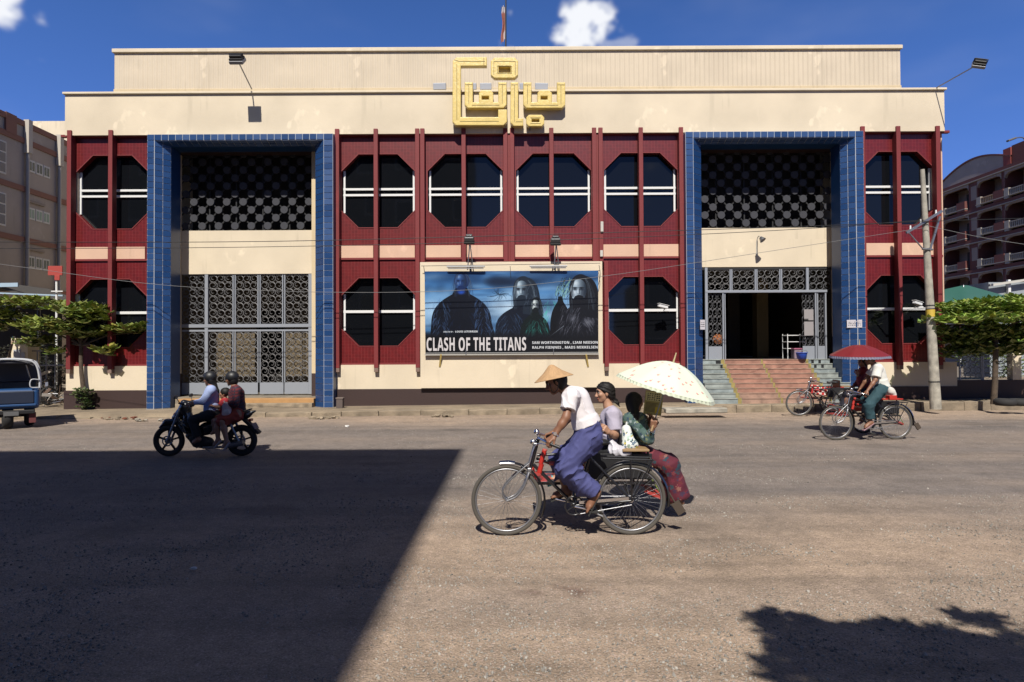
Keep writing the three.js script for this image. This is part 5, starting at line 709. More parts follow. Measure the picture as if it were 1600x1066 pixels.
// ---------------------------------------------------------------- behind the photographer: what throws the two big shadows, and an added row that cuts sky light
{
  const H = 18.3, zf = H / Math.tan(SUN_EL) * Math.cos(SUN_AZ) - 12.35, x1 = -0.93 - H / Math.tan(SUN_EL) * Math.sin(SUN_AZ), t = thing('street_building', 'plain tall building behind the viewpoint whose shadow covers the road at left', 'building', V(x1, 0, zf)), wl = paint(0.26, 0.23, 0.2);
  part('wall', uvM(box(-30, 0, 0, 0, H, 16)), wl, t);
  for (let f = 0; f < 5; f++) for (let i = 0; i < 9; i++) { const x = -1.6 - i * 3.2, y = 1 + f * 3.5, w = part('window', box(x - 0.9, y, -0.06, x + 0.9, y + 1.6, 0.05), M.white, t); part('pane', box(x - 0.8, y + 0.1, -0.07, x + 0.8, y + 1.5, -0.03), M.glass, w); }
  const r = thing('added_row', 'plain low row of buildings added behind the viewpoint on the right to block sky light', 'building', V(9, 0, 6.2)); part('wall', uvM(box(0, 0, 0, 34, 8.2, 12)), wl, r); for (let f = 0; f < 2; f++) for (let i = 0; i < 9; i++) { const x = 2 + i * 3.6, y = 0.9 + f * 3.9, w = part('window', box(x - 0.9, y, -0.06, x + 0.9, y + 1.7, 0.05), M.white, r); part('pane', box(x - 0.8, y + 0.1, -0.07, x + 0.8, y + 1.6, -0.03), M.glass, w); }  // unseen row added to cut the sky light reaching the road
  const t2 = thing('shade_tree', 'leafy street tree behind the viewpoint whose shadow falls on the road at right', 'tree', V(4.9, 0, 1.2));
  part('trunk', limb([V(0, 0, 0), V(-0.1, 1.6, 0), V(0.1, 3.2, 0.1), V(0, 4.6, 0)], 0.16, 0.1), bark, t2);
  const tn = Math.tan(SUN_EL), C = (u, v, h, rx, ry, rz, n) => { const g = onGround(u, v); return [V(g.x - h / tn * Math.sin(SUN_AZ), h, g.z + h / tn * Math.cos(SUN_AZ)), rx, ry, rz, n]; };
  mesh('crown', foliage([C(1262, 995, 4.9, 0.36, 0.1, 0.2, 60), C(1330, 1010, 5.0, 0.5, 0.15, 0.28, 120), C(1420, 1000, 5.0, 0.45, 0.12, 0.22, 90), C(1500, 1025, 5.1, 0.55, 0.15, 0.3, 140), C(1600, 1060, 5.0, 0.6, 0.15, 0.3, 160), C(1380, 1040, 5.2, 0.6, 0.4, 0.45, 120), C(1290, 1050, 5.2, 0.35, 0.3, 0.3, 45), C(1480, 1080, 5.4, 0.9, 0.5, 0.5, 220), C(1218, 970, 4.8, 0.18, 0.06, 0.1, 14), C(1535, 968, 4.8, 0.16, 0.06, 0.1, 14), C(1700, 1080, 5, 1.0, 0.5, 0.6, 260)], 0.15, 0.075, [0.06, 0.10, 0.02]), leafM, t2);
}
// ================================================================ FIGURES: one smooth surface from tapered limbs
const CAP = (a, b, ra, rb, col) => ({ t: 0, a, b, ra, rb: rb ?? ra, col }), CONE = (a, b, ra, rb, col) => ({ t: 1, a, b, ra, rb: rb ?? ra, col });
const ELL = (c, rx, ry, rz, col, basis) => ({ t: 2, c, r: V(rx, ry, rz), col, inv: basis ? basis.clone().invert() : null });
const _p = V(), _q = V(), _w = V();
function sdf(o, p) {
  if (o.t === 2) { _q.copy(p).sub(o.c); if (o.inv) _q.applyMatrix4(o.inv); const k0 = Math.hypot(_q.x / o.r.x, _q.y / o.r.y, _q.z / o.r.z), k1 = Math.hypot(_q.x / o.r.x ** 2, _q.y / o.r.y ** 2, _q.z / o.r.z ** 2); return k1 > 1e-9 ? k0 * (k0 - 1) / k1 : -Math.min(o.r.x, o.r.y, o.r.z); }
  _q.copy(p).sub(o.a); _w.copy(o.b).sub(o.a); const L2 = _w.lengthSq() || 1e-9, t = _q.dot(_w) / L2;
  if (o.t === 0) { const k = clamp(t); return _q.addScaledVector(_w, -k).length() - mix(o.ra, o.rb, k); }
  const L = Math.sqrt(L2), y = t * L, x = Math.sqrt(Math.max(0, _q.lengthSq() - y * y)), dr = x - mix(o.ra, o.rb, clamp(t)), dy = Math.max(-y, y - L);   // flat-ended cone
  return dr > 0 && dy > 0 ? Math.hypot(dr, dy) : Math.max(dr, dy);
}
function reach(o) { if (o.t === 2) { const m = Math.max(o.r.x, o.r.y, o.r.z); return [o.c.clone().subScalar(m), o.c.clone().addScalar(m)]; } const m = Math.max(o.ra, o.rb); return [o.a.clone().min(o.b).subScalar(m), o.a.clone().max(o.b).addScalar(m)]; }
function blobMesh(prims, cell, k, disp, cuts = []) {
  const lo = V(1e9, 1e9, 1e9), hi = V(-1e9, -1e9, -1e9), rs = prims.map(reach); rs.forEach(([a, b]) => { lo.min(a); hi.max(b); });
  const pad = k * 0.5 + cell * 3; lo.subScalar(pad); hi.addScalar(pad);
  const nx = Math.ceil((hi.x - lo.x) / cell) + 1, ny = Math.ceil((hi.y - lo.y) / cell) + 1, nz = Math.ceil((hi.z - lo.z) / cell) + 1, F = new Float32Array(nx * ny * nz).fill(9), id = (i, j, l) => (l * ny + j) * nx + i;
  prims.forEach((o, n) => { const [a, b] = rs[n], m = k + cell * 3, kk = o.k ?? k;
    const i0 = Math.max(0, Math.floor((a.x - m - lo.x) / cell)), i1 = Math.min(nx - 1, Math.ceil((b.x + m - lo.x) / cell)), j0 = Math.max(0, Math.floor((a.y - m - lo.y) / cell)), j1 = Math.min(ny - 1, Math.ceil((b.y + m - lo.y) / cell)), l0 = Math.max(0, Math.floor((a.z - m - lo.z) / cell)), l1 = Math.min(nz - 1, Math.ceil((b.z + m - lo.z) / cell));
    for (let l = l0; l <= l1; l++) for (let j = j0; j <= j1; j++) for (let i = i0; i <= i1; i++) { _p.set(lo.x + i * cell, lo.y + j * cell, lo.z + l * cell); const d = sdf(o, _p), q = id(i, j, l), f = F[q]; if (d > f + kk) continue; if (f > d + kk) { F[q] = d; continue; } const h = Math.max(kk - Math.abs(d - f), 0) / kk; F[q] = Math.min(d, f) - h * h * kk * 0.25; } });
  if (disp || cuts.length) for (let l = 0; l < nz; l++) for (let j = 0; j < ny; j++) for (let i = 0; i < nx; i++) { const q = id(i, j, l); if (Math.abs(F[q]) < 0.08 || (cuts.length && F[q] < 0.02)) { _p.set(lo.x + i * cell, lo.y + j * cell, lo.z + l * cell); if (disp) F[q] += disp(_p); for (const [pt, n] of cuts) F[q] = Math.max(F[q], _q.copy(_p).sub(pt).dot(n)); } }
  // surface nets
  const vi = new Int32Array(nx * ny * nz).fill(-1), pos = [], idx = [];
  for (let l = 0; l < nz - 1; l++) for (let j = 0; j < ny - 1; j++) for (let i = 0; i < nx - 1; i++) {
    let m = 0, c = 0, sx = 0, sy = 0, sz = 0; const v = []; for (let e = 0; e < 8; e++) { const f = F[id(i + (e & 1), j + ((e >> 1) & 1), l + (e >> 2))]; v.push(f); if (f < 0) m |= 1 << e; } if (!m || m === 255) continue;
    for (let e = 0; e < 8; e++) for (const b of [1, 2, 4]) { if (e & b) continue; const g = e | b; if ((v[e] < 0) === (v[g] < 0)) continue; const t = v[e] / (v[e] - v[g]); sx += (e & 1) + (b === 1 ? t : 0); sy += ((e >> 1) & 1) + (b === 2 ? t : 0); sz += (e >> 2) + (b === 4 ? t : 0); c++; }
    vi[id(i, j, l)] = pos.length / 3; pos.push(lo.x + (i + sx / c) * cell, lo.y + (j + sy / c) * cell, lo.z + (l + sz / c) * cell);
  }
  const quad = (a, b, c, d, fl) => { if (a < 0 || b < 0 || c < 0 || d < 0) return; fl ? idx.push(a, b, c, a, c, d) : idx.push(a, c, b, a, d, c); };
  for (let l = 1; l < nz - 1; l++) for (let j = 1; j < ny - 1; j++) for (let i = 1; i < nx - 1; i++) {
    const f = F[id(i, j, l)] < 0;
    if (f !== F[id(i + 1, j, l)] < 0) quad(vi[id(i, j - 1, l - 1)], vi[id(i, j, l - 1)], vi[id(i, j, l)], vi[id(i, j - 1, l)], f);
    if (f !== F[id(i, j + 1, l)] < 0) quad(vi[id(i - 1, j, l - 1)], vi[id(i - 1, j, l)], vi[id(i, j, l)], vi[id(i, j, l - 1)], f);
    if (f !== F[id(i, j, l + 1)] < 0) quad(vi[id(i - 1, j - 1, l)], vi[id(i, j - 1, l)], vi[id(i, j, l)], vi[id(i - 1, j, l)], f);
  }
  const g = new THREE.BufferGeometry(); g.setAttribute('position', new THREE.Float32BufferAttribute(pos, 3)); g.setIndex(idx); g.computeVertexNormals();
  const n = pos.length / 3, uv = new Float32Array(n * 2); for (let i = 0; i < n; i++) { uv[i * 2] = pos[i * 3] + 0.6 * pos[i * 3 + 2]; uv[i * 2 + 1] = pos[i * 3 + 1] + 0.25 * pos[i * 3 + 2]; } g.setAttribute('uv', new THREE.BufferAttribute(uv, 2));
  if (prims.some((o) => o.col)) { const col = new Float32Array(n * 3), pts = prims.map((o, q) => [o, rs[q]]); for (let i = 0; i < n; i++) { _p.set(pos[i * 3], pos[i * 3 + 1], pos[i * 3 + 2]); let best = 9, bc = [0.3, 0.2, 0.15]; for (const [o] of pts) { if (!o.col) continue; const d = sdf(o, _p) - (o.pri ?? 0); if (d < best) { best = d; bc = o.col; } } col.set(bc, i * 3); } g.setAttribute('color', new THREE.BufferAttribute(col, 3)); }
  return g;
}
const frame3 = (f, u) => { const z = f.clone().normalize(), x = u.clone().cross(z).normalize(), y = z.clone().cross(x); return new THREE.Matrix4().makeBasis(x, y, z); };   // z forward, y up, x to the figure's left
function headGeo(c, f, u, skin, o = {}) {                        // c: middle of the head
  const s = o.s ?? 1, B = frame3(f, u), at = (x, y, z) => V(x * s, y * s, z * s).applyMatrix4(B).add(c), lip = [skin[0] * 0.85, skin[1] * 0.5, skin[2] * 0.5], dk = [0.015, 0.01, 0.008], wh = [0.30, 0.27, 0.24];
  const E = (x, y, z, a, b, d, col, k, pri) => Object.assign(ELL(at(x, y, z), a * s, b * s, d * s, col, B), k ? { k: k * s } : {}, pri ? { pri } : {});
  const pr = [E(0, 0.035, -0.012, 0.073, 0.085, 0.094, skin), E(0, -0.03, 0.02, 0.060, 0.078, 0.068, skin), E(0, -0.088, 0.055, 0.026, 0.022, 0.026, skin), Object.assign(CAP(at(0, 0.012, 0.085), at(0, -0.028, 0.104), 0.008 * s, 0.014 * s, skin), { k: 0.012 * s }), E(0.013, -0.033, 0.09, 0.010, 0.008, 0.011, skin, 0.008), E(-0.013, -0.033, 0.09, 0.010, 0.008, 0.011, skin, 0.008),
    E(0.04, -0.015, 0.06, 0.022, 0.02, 0.02, skin), E(-0.04, -0.015, 0.06, 0.022, 0.02, 0.02, skin), E(0, 0.032, 0.068, 0.05, 0.013, 0.018, skin),
    E(0, -0.056, 0.083, 0.022, 0.006, 0.010, lip, 0.006, 0.002), E(0, -0.066, 0.081, 0.019, 0.007, 0.010, lip, 0.006, 0.002)];
  for (const k of [-1, 1]) { pr.push(E(k * 0.030, 0.011, 0.075, 0.013, 0.007, 0.009, wh, 0.004, 0.001), E(k * 0.030, 0.011, 0.083, 0.006, 0.006, 0.005, dk, 0.002, 0.003), E(k * 0.031, 0.031, 0.084, 0.018, 0.004, 0.006, dk, 0.004, 0.003), E(k * 0.074, -0.005, -0.008, 0.010, 0.030, 0.018, skin, 0.008)); }
  return blobMesh(pr, 0.0042 * s, 0.026 * s);
}
function handGeo(w, dir, nrm, side, skin, o = {}) {              // w wrist, dir to the knuckles, nrm out of the back of the hand, side: towards the thumb
  const s = o.s ?? 1, d = dir.clone().normalize(), n = nrm.clone().addScaledVector(d, -nrm.dot(d)).normalize(), t = d.clone().cross(n).multiplyScalar(side), pr = [], cu = o.curl ?? [0.5, 0.7, 0.5];
  const at = (a, b, c) => w.clone().addScaledVector(d, a * s).addScaledVector(t, b * s).addScaledVector(n, c * s);
  pr.push(CAP(w.clone().addScaledVector(d, -0.03 * s), at(0.015, 0, 0), 0.024 * s, 0.024 * s, skin));
  for (let i = 0; i < 4; i++) {
    const off = 0.030 - i * 0.020, len = [0.9, 1, 0.93, 0.75][i] * s, kn = at(0.088 - 0.004 * Math.abs(i - 1), off, 0.004); pr.push(CAP(at(0.012, off * 0.6, 0), kn, 0.016 * s, 0.0115 * s, skin));
    let a = 0, p = kn; [0.042, 0.027, 0.021].forEach((L, j) => { a += cu[j] * (o.vary ? 1 + 0.15 * Math.sin(i * 2) : 1); const q = p.clone().addScaledVector(d, Math.cos(a) * L * len).addScaledVector(n, -Math.sin(a) * L * len); const r0 = [0.0095, 0.0085, 0.0078][j]; pr.push(Object.assign(CAP(p, q, r0 * s, (r0 - 0.001) * s, skin), { k: 0.006 * s })); p = q; });
  }
  const tb = at(0.028, 0.03, -0.008), t1 = at(0.06, 0.05, -0.02 - 0.02 * (o.thumb ?? 0.5)), t2 = at(0.088, 0.048 - 0.03 * (o.thumb ?? 0.5), -0.03 - 0.025 * (o.thumb ?? 0.5));
  pr.push(CAP(at(0.01, 0.012, 0), tb, 0.016 * s, 0.014 * s, skin), CAP(tb, t1, 0.0125 * s, 0.0105 * s, skin), Object.assign(CAP(t1, t2, 0.0102 * s, 0.0085 * s, skin), { k: 0.006 * s }));
  return blobMesh(pr, 0.0036 * s, 0.012 * s);
}
function footPrims(an, toe, skin, s = 1) { const d = toe.clone().sub(an), fl = d.clone(); const heel = an.clone().addScaledVector(d, -0.18).add(V(0, -0.03 * s, 0)); const out = [CAP(an, heel, 0.034 * s, 0.032 * s, skin), CAP(an, an.clone().addScaledVector(d, 0.62), 0.038 * s, 0.033 * s, skin), CAP(heel, an.clone().addScaledVector(d, 0.7), 0.03 * s, 0.03 * s, skin)];
  const side = d.clone().cross(V(0, 1, 0)).normalize(); for (let i = 0; i < 5; i++) { const a = an.clone().addScaledVector(d, 0.66).addScaledVector(side, (i - 2) * 0.015 * s), b = an.clone().addScaledVector(d, 1 - 0.05 * Math.abs(i - 1)).addScaledVector(side, (i - 2) * 0.0175 * s); out.push(Object.assign(CAP(a, b, 0.018 * s, (i === 0 ? 0.0115 : 0.0095) * s, skin), { k: 0.008 })); } return out; }
const lerpV = (a, b, t) => a.clone().lerp(b, t);
// J: joints in world coordinates; builds one continuous skin surface
function bodyGeo(J, skin, o = {}) {
  const s = o.s ?? 1, pr = [], c = (a, b, ra, rb) => pr.push(CAP(a, b, ra * s, rb * s, skin));
  const chest = J.chest, pel = J.pelvis, mid = lerpV(chest, pel, 0.55);
  c(chest, mid, 0.115, 0.105); c(mid, pel, 0.105, 0.12); c(J.shL, J.shR, 0.058, 0.058); c(J.hiL, J.hiR, 0.095, 0.095); c(lerpV(chest, J.neck, 0.35), J.neck, 0.07, 0.052); c(J.neck, lerpV(J.neck, J.head, 0.6), 0.052, 0.050);
  for (const q of ['L', 'R']) {
    c(J['sh' + q], J['el' + q], 0.048, 0.038); c(J['el' + q], lerpV(J['el' + q], J['wr' + q], 0.35), 0.038, 0.038); c(lerpV(J['el' + q], J['wr' + q], 0.35), J['wr' + q], 0.038, 0.025);
    if (!o.noLegs) { c(J['hi' + q], J['kn' + q], 0.085, 0.056); c(J['kn' + q], lerpV(J['kn' + q], J['an' + q], 0.35), 0.054, 0.055); c(lerpV(J['kn' + q], J['an' + q], 0.35), J['an' + q], 0.055, 0.034); pr.push(...footPrims(J['an' + q], J['to' + q], skin, s)); }
  }
  return blobMesh(pr, 0.0095 * Math.max(0.9, s), 0.035 * s);
}
const skinMat = Ph(1, 1, 1, 0.55, { vertexColors: true, sheen: 0.2 });
function makePerson(name, label, J, skin, o = {}) {
  const base = o.base ?? V(J.pelvis.x, 0, J.pelvis.z), t = thing(name, label, 'person', base, o.group), s = o.s ?? 1;
  const parts = [bodyGeo(J, skin, { s }), headGeo(J.head, J.face, J.up ?? V(0, 1, 0), skin, { s: o.hs ?? s })];
  for (const q of ['L', 'R']) { const h = o['hand' + q] ?? {}; const fd = J['wr' + q].clone().sub(J['el' + q]).normalize(); parts.push(handGeo(J['wr' + q], h.dir ?? fd, h.nrm ?? V(0, 1, 0.2), h.side ?? (q === 'L' ? 1 : -1), skin, { s, ...h })); }
  mesh('body', merge(parts), skinMat, t); return t;
}
const cloth = (r, g, b, o = {}) => S(r, g, b, 0.85, { bumpMap: rep(grainT, 9), bumpScale: 0.0012, ...o });
const fold = (fr, amp, ax = V(0.3, 1, 0.2)) => (p) => amp * (fbm(p.x * fr * ax.x + 3, p.y * fr * ax.y + 7, Math.floor(0) + p.z * fr * ax.z + 5, 3) - 0.5) * 2;
// creases: warped waves that run across the given direction
const crease = (dir, fr, amp, ph = 0) => { const d = dir.clone().normalize(); return (p) => { const w = 2.4 * (fbm(p.x * 5 + ph, p.y * 5, p.z * 5 + 40, 3) - 0.5), m = 0.25 + 0.75 * sstep(0.25, 0.75, vn(p.x * 6 + 9 + ph, p.y * 6, p.z * 6 + 30)); return amp * m * (2 * Math.pow(Math.abs(Math.sin(p.dot(d) * fr * 0.5 + w * 3 + ph)), 0.7) - 1.2); }; };
function shirtGeo(J, o = {}) {
  const s = o.s ?? 1, m = o.ease ?? 0.02, pr = [], chest = J.chest, pel = J.pelvis, mid = lerpV(chest, pel, 0.55), hem = lerpV(chest, pel, o.hem ?? 1.05);
  pr.push(CAP(chest, mid, (0.115 + m) * s, (0.112 + m) * s), CONE(mid, hem, (0.114 + m) * s, (0.132 + m) * s), CAP(J.shL, J.shR, (0.058 + m) * s, (0.058 + m) * s), CAP(lerpV(chest, J.neck, 0.25), lerpV(chest, J.neck, 0.72), (0.085 + m * 0.5) * s, (0.056 + m * 0.3) * s));
  for (const q of ['L', 'R']) { const a = J['sh' + q], b = J['el' + q], w = J['wr' + q]; if (o.long) { pr.push(CAP(a, b, (0.05 + m) * s, (0.043 + m * 0.8) * s), CONE(b, lerpV(b, w, o.sleeve ?? 0.92), (0.042 + m * 0.8) * s, (0.032 + m * 0.6) * s)); } else { const e = lerpV(a, b, o.sleeve ?? 0.72); pr.push(CONE(lerpV(a, b, 0.0), e, (0.056 + m) * s, (0.058 + m * 1.3) * s)); } }
  return blobMesh(pr, (o.cell ?? 0.0085), 0.045 * s, o.disp, o.cuts);
}
// ================================================================ THE SIDECAR TRICYCLES
function spokedWheel(parent, x, y, z, r, o = {}) {
  const w = sub('wheel', parent); w.position.set(x, y, z); w.rotation.z = rr(0, 1);
  part('tyre', new THREE.TorusGeometry(r - 0.02, 0.02, 10, 56), M.tyre, w); part('rim', [new THREE.TorusGeometry(r - 0.046, 0.011, 6, 56)], M.steel, w);
  const sp = []; for (let i = 0; i < 36; i++) { const a = i / 36 * 2 * Math.PI, b = a + (i % 2 ? 0.42 : -0.42), zz = (i % 4 < 2 ? 1 : -1) * 0.03; sp.push(rod(V(0.022 * Math.cos(b), 0.022 * Math.sin(b), zz), V((r - 0.05) * Math.cos(a), (r - 0.05) * Math.sin(a), 0), 0.0015, 0.0015, 4)); }
  part('spokes', sp, M.steel, w); const h = new THREE.CylinderGeometry(0.022, 0.022, 0.1, 12); h.rotateX(Math.PI / 2); part('hub', h, M.chrome, w); return w;
}
const arcTube = (x, y, z, r, a0, a1, t, w = 0.05) => { const pts = []; for (let i = 0; i <= 24; i++) { const a = mix(a0, a1, i / 24); pts.push([Math.cos(a), Math.sin(a)]); } const pos = [], idx = []; pts.forEach(([c, s]) => { for (const [dr, dz] of [[0, -w / 2], [t, -w / 2 * 0.6], [t, w / 2 * 0.6], [0, w / 2]]) pos.push(x + (r + dr) * c, y + (r + dr) * s, z + dz); }); for (let i = 0; i < 24; i++) for (let j = 0; j < 3; j++) { const a = i * 4 + j; idx.push(a, a + 4, a + 1, a + 1, a + 4, a + 5); } const g = new THREE.BufferGeometry(); g.setAttribute('position', new THREE.Float32BufferAttribute(pos, 3)); g.setIndex(idx); g.computeVertexNormals(); return g; };
function makeTrishaw(label, pos, turn, o = {}) {
  const t = thing('trishaw', label, 'trishaw', pos); t.rotation.y = turn; const A = o.accent ?? M.red, R = 0.36, fh = V(-0.633, R, 0), rh = V(0.631, R, 0), bb = V(0.053, 0.31, 0), T = (n, g, m) => part(n, g, m, t);
  spokedWheel(t, fh.x, fh.y, 0, R); spokedWheel(t, rh.x, rh.y, 0, R); spokedWheel(t, 0.56, 0.31, -1.02, 0.31);
  const ht = V(-0.31, 0.976, 0), hb = V(-0.388, 0.682, 0), st = V(0.25, 0.88, 0);
  T('frame', [rod(ht, hb, 0.02), rod(V(-0.32, 0.815, 0), V(0.235, 0.835, 0), 0.0145), rod(V(-0.34, 0.75, 0), V(0.215, 0.76, 0), 0.0145), rod(V(-0.36, 0.72, 0), bb, 0.018), rod(bb, st, 0.017), ...[-1, 1].flatMap((s) => [rod(bb.clone().setZ(s * 0.03), rh.clone().setZ(s * 0.06), 0.012), rod(V(0.22, 0.79, s * 0.02), rh.clone().setZ(s * 0.06), 0.011)]), cbox(bb, 0.06, 0.06, 0.09, 0.02)], M.frameBlack);
  T('fork', [...[-1, 1].flatMap((s) => [tube([hb.clone().setZ(s * 0.03), V(-0.42, 0.60, s * 0.055), V(-0.455, 0.51, s * 0.06), V(-0.53, 0.41, s * 0.06), fh.clone().setZ(s * 0.055)], 0.012, 24, 8), tube([V(-0.40, 0.74, s * 0.045), V(-0.50, 0.66, s * 0.055), V(-0.655, 0.50, s * 0.06), V(-0.672, 0.43, s * 0.06), fh.clone().setZ(s * 0.058)], 0.0085, 24, 8), rod(V(-0.35, 0.92, s * 0.03), V(-0.40, 0.74, s * 0.045), 0.008)]), cbox(V(-0.40, 0.67, 0), 0.05, 0.05, 0.11, 0.015), cbox(V(-0.335, 0.93, 0), 0.05, 0.03, 0.09, 0.01)], M.steel);
  T('handlebar', [rod(ht, V(-0.295, 1.02, 0), 0.014), tube([V(-0.19, 0.965, 0.285), V(-0.25, 0.99, 0.24), V(-0.315, 1.015, 0.13), V(-0.31, 1.02, 0), V(-0.315, 1.015, -0.13), V(-0.25, 0.99, -0.24), V(-0.19, 0.965, -0.285)], 0.0125, 40, 8)], M.chrome);
  for (const s of [-1, 1]) T('grip', rod(V(-0.20, 0.969, s * 0.278), V(-0.11, 0.935, s * 0.305), 0.017), M.black);
  const bell = new THREE.SphereGeometry(0.03, 16, 12); bell.translate(-0.325, 1.06, 0.06); T('bell', bell, M.chrome); T('headlamp', [cbox(V(-0.36, 0.95, 0), 0.06, 0.06, 0.06, 0.025)], M.chrome);
  T('brake_rod', [...[-1, 1].map((s) => tube([V(-0.22, 0.95, s * 0.22), V(-0.33, 0.93, s * 0.06), V(-0.39, 0.76, s * 0.045), V(-0.44, 0.56, s * 0.05)], 0.005, 16, 5))], M.chrome);
  T('front_mudguard', arcTube(fh.x, fh.y, 0, R + 0.018, 1.75, -0.45, 0.02, 0.065), M.frameBlack); T('mudguard_tip', arcTube(fh.x, fh.y, 0, R + 0.022, 1.75, 1.35, 0.024, 0.07), M.chrome); T('rear_mudguard', arcTube(rh.x, rh.y, 0, R + 0.018, 2.9, -0.2, 0.02, 0.065), M.frameBlack);
  const ring = new THREE.TorusGeometry(0.092, 0.009, 6, 32); ring.translate(bb.x, bb.y, 0.05); const arms = [0, 1, 2, 3, 4].map((i) => rod(V(bb.x, bb.y, 0.05), V(bb.x + 0.09 * Math.cos(i * 1.257), bb.y + 0.09 * Math.sin(i * 1.257), 0.05), 0.008)); T('chainring', [ring, ...arms], M.frameBlack);
  T('chain', [rod(V(bb.x, bb.y + 0.092, 0.05), V(rh.x, rh.y + 0.045, 0.05), 0.006), rod(V(bb.x, bb.y - 0.092, 0.05), V(rh.x, rh.y - 0.045, 0.05), 0.006)], M.steel); T('chain_guard', bar(V(0.10, 0.345, 0.066), V(0.60, 0.385, 0.066), 0.03, 0.008), M.chrome);
  const pa = o.pedal ?? [0.235, 0.27], pb = [2 * bb.x - pa[0], 2 * bb.y - pa[1]]; T('crank', rod(bb.clone().setZ(0.08), V(pa[0], pa[1], 0.08), 0.01), M.chrome); T('crank', rod(bb.clone().setZ(-0.08), V(pb[0], pb[1], -0.08), 0.01), M.chrome); T('pedal', cbox(V(pa[0], pa[1], 0.13), 0.095, 0.022, 0.085, 0.008), M.rubber); T('pedal', cbox(V(pb[0], pb[1], -0.13), 0.095, 0.022, 0.085, 0.008), M.rubber);
  T('saddle', blobMesh([CAP(V(0.14, 0.945, 0), V(0.26, 0.94, 0), 0.03, 0.05), ELL(V(0.33, 0.945, 0), 0.09, 0.035, 0.1)], 0.01, 0.05), M.black); T('seat_post', [rod(st, V(0.265, 0.93, 0), 0.012), rod(V(0.2, 0.92, 0.04), V(0.35, 0.92, 0.05), 0.006), rod(V(0.2, 0.92, -0.04), V(0.35, 0.92, -0.05), 0.006)], M.chrome);
  T('wrapped_brace', [rod(V(-0.245, 0.865, 0.03), V(-0.285, 0.735, 0.03), 0.024), rod(V(-0.275, 0.73, 0.03), V(-0.30, 0.64, 0.03), 0.026), rod(V(-0.2, 0.735, 0.02), V(-0.11, 0.73, 0.02), 0.022)], A); T('brace_end', rod(V(-0.243, 0.866, 0.03), V(-0.24, 0.88, 0.03), 0.025), S(0.6, 0.12, 0.1, 0.6));
  T('kick_stand', rod(V(0.16, 0.28, 0.03), V(0.34, 0.2, 0.05), 0.01), M.steel);
  // sidecar on the far side
  const K = M.frameBlack; T('sidecar_frame', [bar(V(-0.30, 0.46, -0.33), V(0.95, 0.46, -0.33), 0.03, 0.03), bar(V(-0.30, 0.46, -0.93), V(0.95, 0.46, -0.93), 0.03, 0.03), rod(V(-0.30, 0.46, -0.33), V(-0.30, 0.46, -0.93), 0.014), rod(V(0.95, 0.46, -0.33), V(0.95, 0.46, -0.93), 0.014), rod(V(0.3, 0.46, -0.33), V(0.3, 0.46, -0.93), 0.014), rod(bb, V(0.08, 0.46, -0.36), 0.016), rod(rh, V(0.63, 0.46, -0.36), 0.016), rod(V(-0.32, 0.78, 0), V(-0.05, 0.62, -0.33), 0.014), rod(V(0.56, 0.31, -1.06), V(0.56, 0.48, -0.94), 0.016), rod(V(0.28, 0.46, -0.33), V(0.28, 0.8, -0.33), 0.013), rod(V(0.9, 0.46, -0.33), V(0.88, 0.8, -0.33), 0.013)], K);
  T('side_panel', uvM(box(0.24, 0.50, -0.325, 0.92, 0.775, -0.31, 0.004)), M.black); T('far_panel', uvM(box(0.24, 0.50, -0.95, 0.92, 0.775, -0.935, 0.004)), A);
  T('seat_board', box(0.22, 0.60, -0.92, 0.94, 0.635, -0.34, 0.012), o.seat ?? M.wood); T('seat_back', box(0.585, 0.637, -0.9, 0.61, 0.98, -0.36, 0.01), M.black);
  T('arm_board', uvM(box(o.board ? 0.28 : 0.60, 0.80, -0.50, o.board ? 0.98 : 0.885, 0.826, -0.26, 0.008)), o.board ?? M.wood);
  T('footboard', [box(-0.36, 0.455, -0.9, -0.02, 0.475, -0.36, 0.006)], A); T('front_rail', [tube([V(-0.32, 0.47, -0.34), V(-0.36, 0.62, -0.36), V(-0.36, 0.66, -0.5), V(-0.36, 0.66, -0.78), V(-0.32, 0.47, -0.92)], 0.012, 24), rod(V(-0.35, 0.56, -0.35), V(-0.35, 0.56, -0.9), 0.009)], A);
  T('rear_footrest', [bar(V(0.86, 0.36, -0.40), V(1.06, 0.27, -0.40), 0.03, 0.04), bar(V(0.86, 0.36, -0.82), V(1.06, 0.27, -0.82), 0.03, 0.04), bar(V(1.05, 0.27, -0.40), V(1.05, 0.27, -0.82), 0.05, 0.03), bar(V(0.96, 0.31, -0.40), V(0.96, 0.31, -0.82), 0.05, 0.03)], S(0.42, 0.05, 0.04, 0.5)); T('stay', [rod(V(0.86, 0.60, -0.34), V(1.05, 0.29, -0.38), 0.008), rod(V(0.86, 0.60, -0.9), V(1.05, 0.29, -0.84), 0.008)], S(0.2, 0.25, 0.06, 0.5));
  T('rear_rack', [rod(V(0.34, 0.79, 0.07), V(0.86, 0.77, 0.07), 0.008), rod(V(0.34, 0.79, -0.07), V(0.86, 0.77, -0.07), 0.008), rod(V(0.84, 0.77, 0.08), rh.clone().setZ(0.08), 0.007), rod(V(0.62, 0.78, 0.08), rh.clone().setZ(0.08), 0.007), rod(V(0.84, 0.77, -0.08), rh.clone().setZ(-0.08), 0.007), rod(V(0.84, 0.77, 0.08), V(0.84, 0.77, -0.08), 0.008)], K);
  T('mud_flap', [rod(V(0.97, 0.52, -0.02), V(1.10, 0.30, -0.03), 0.009), bar(V(1.09, 0.32, -0.03), V(1.16, 0.21, -0.03), 0.09, 0.03)], S(0.07, 0.05, 0.035, 0.9));
  return t;
}
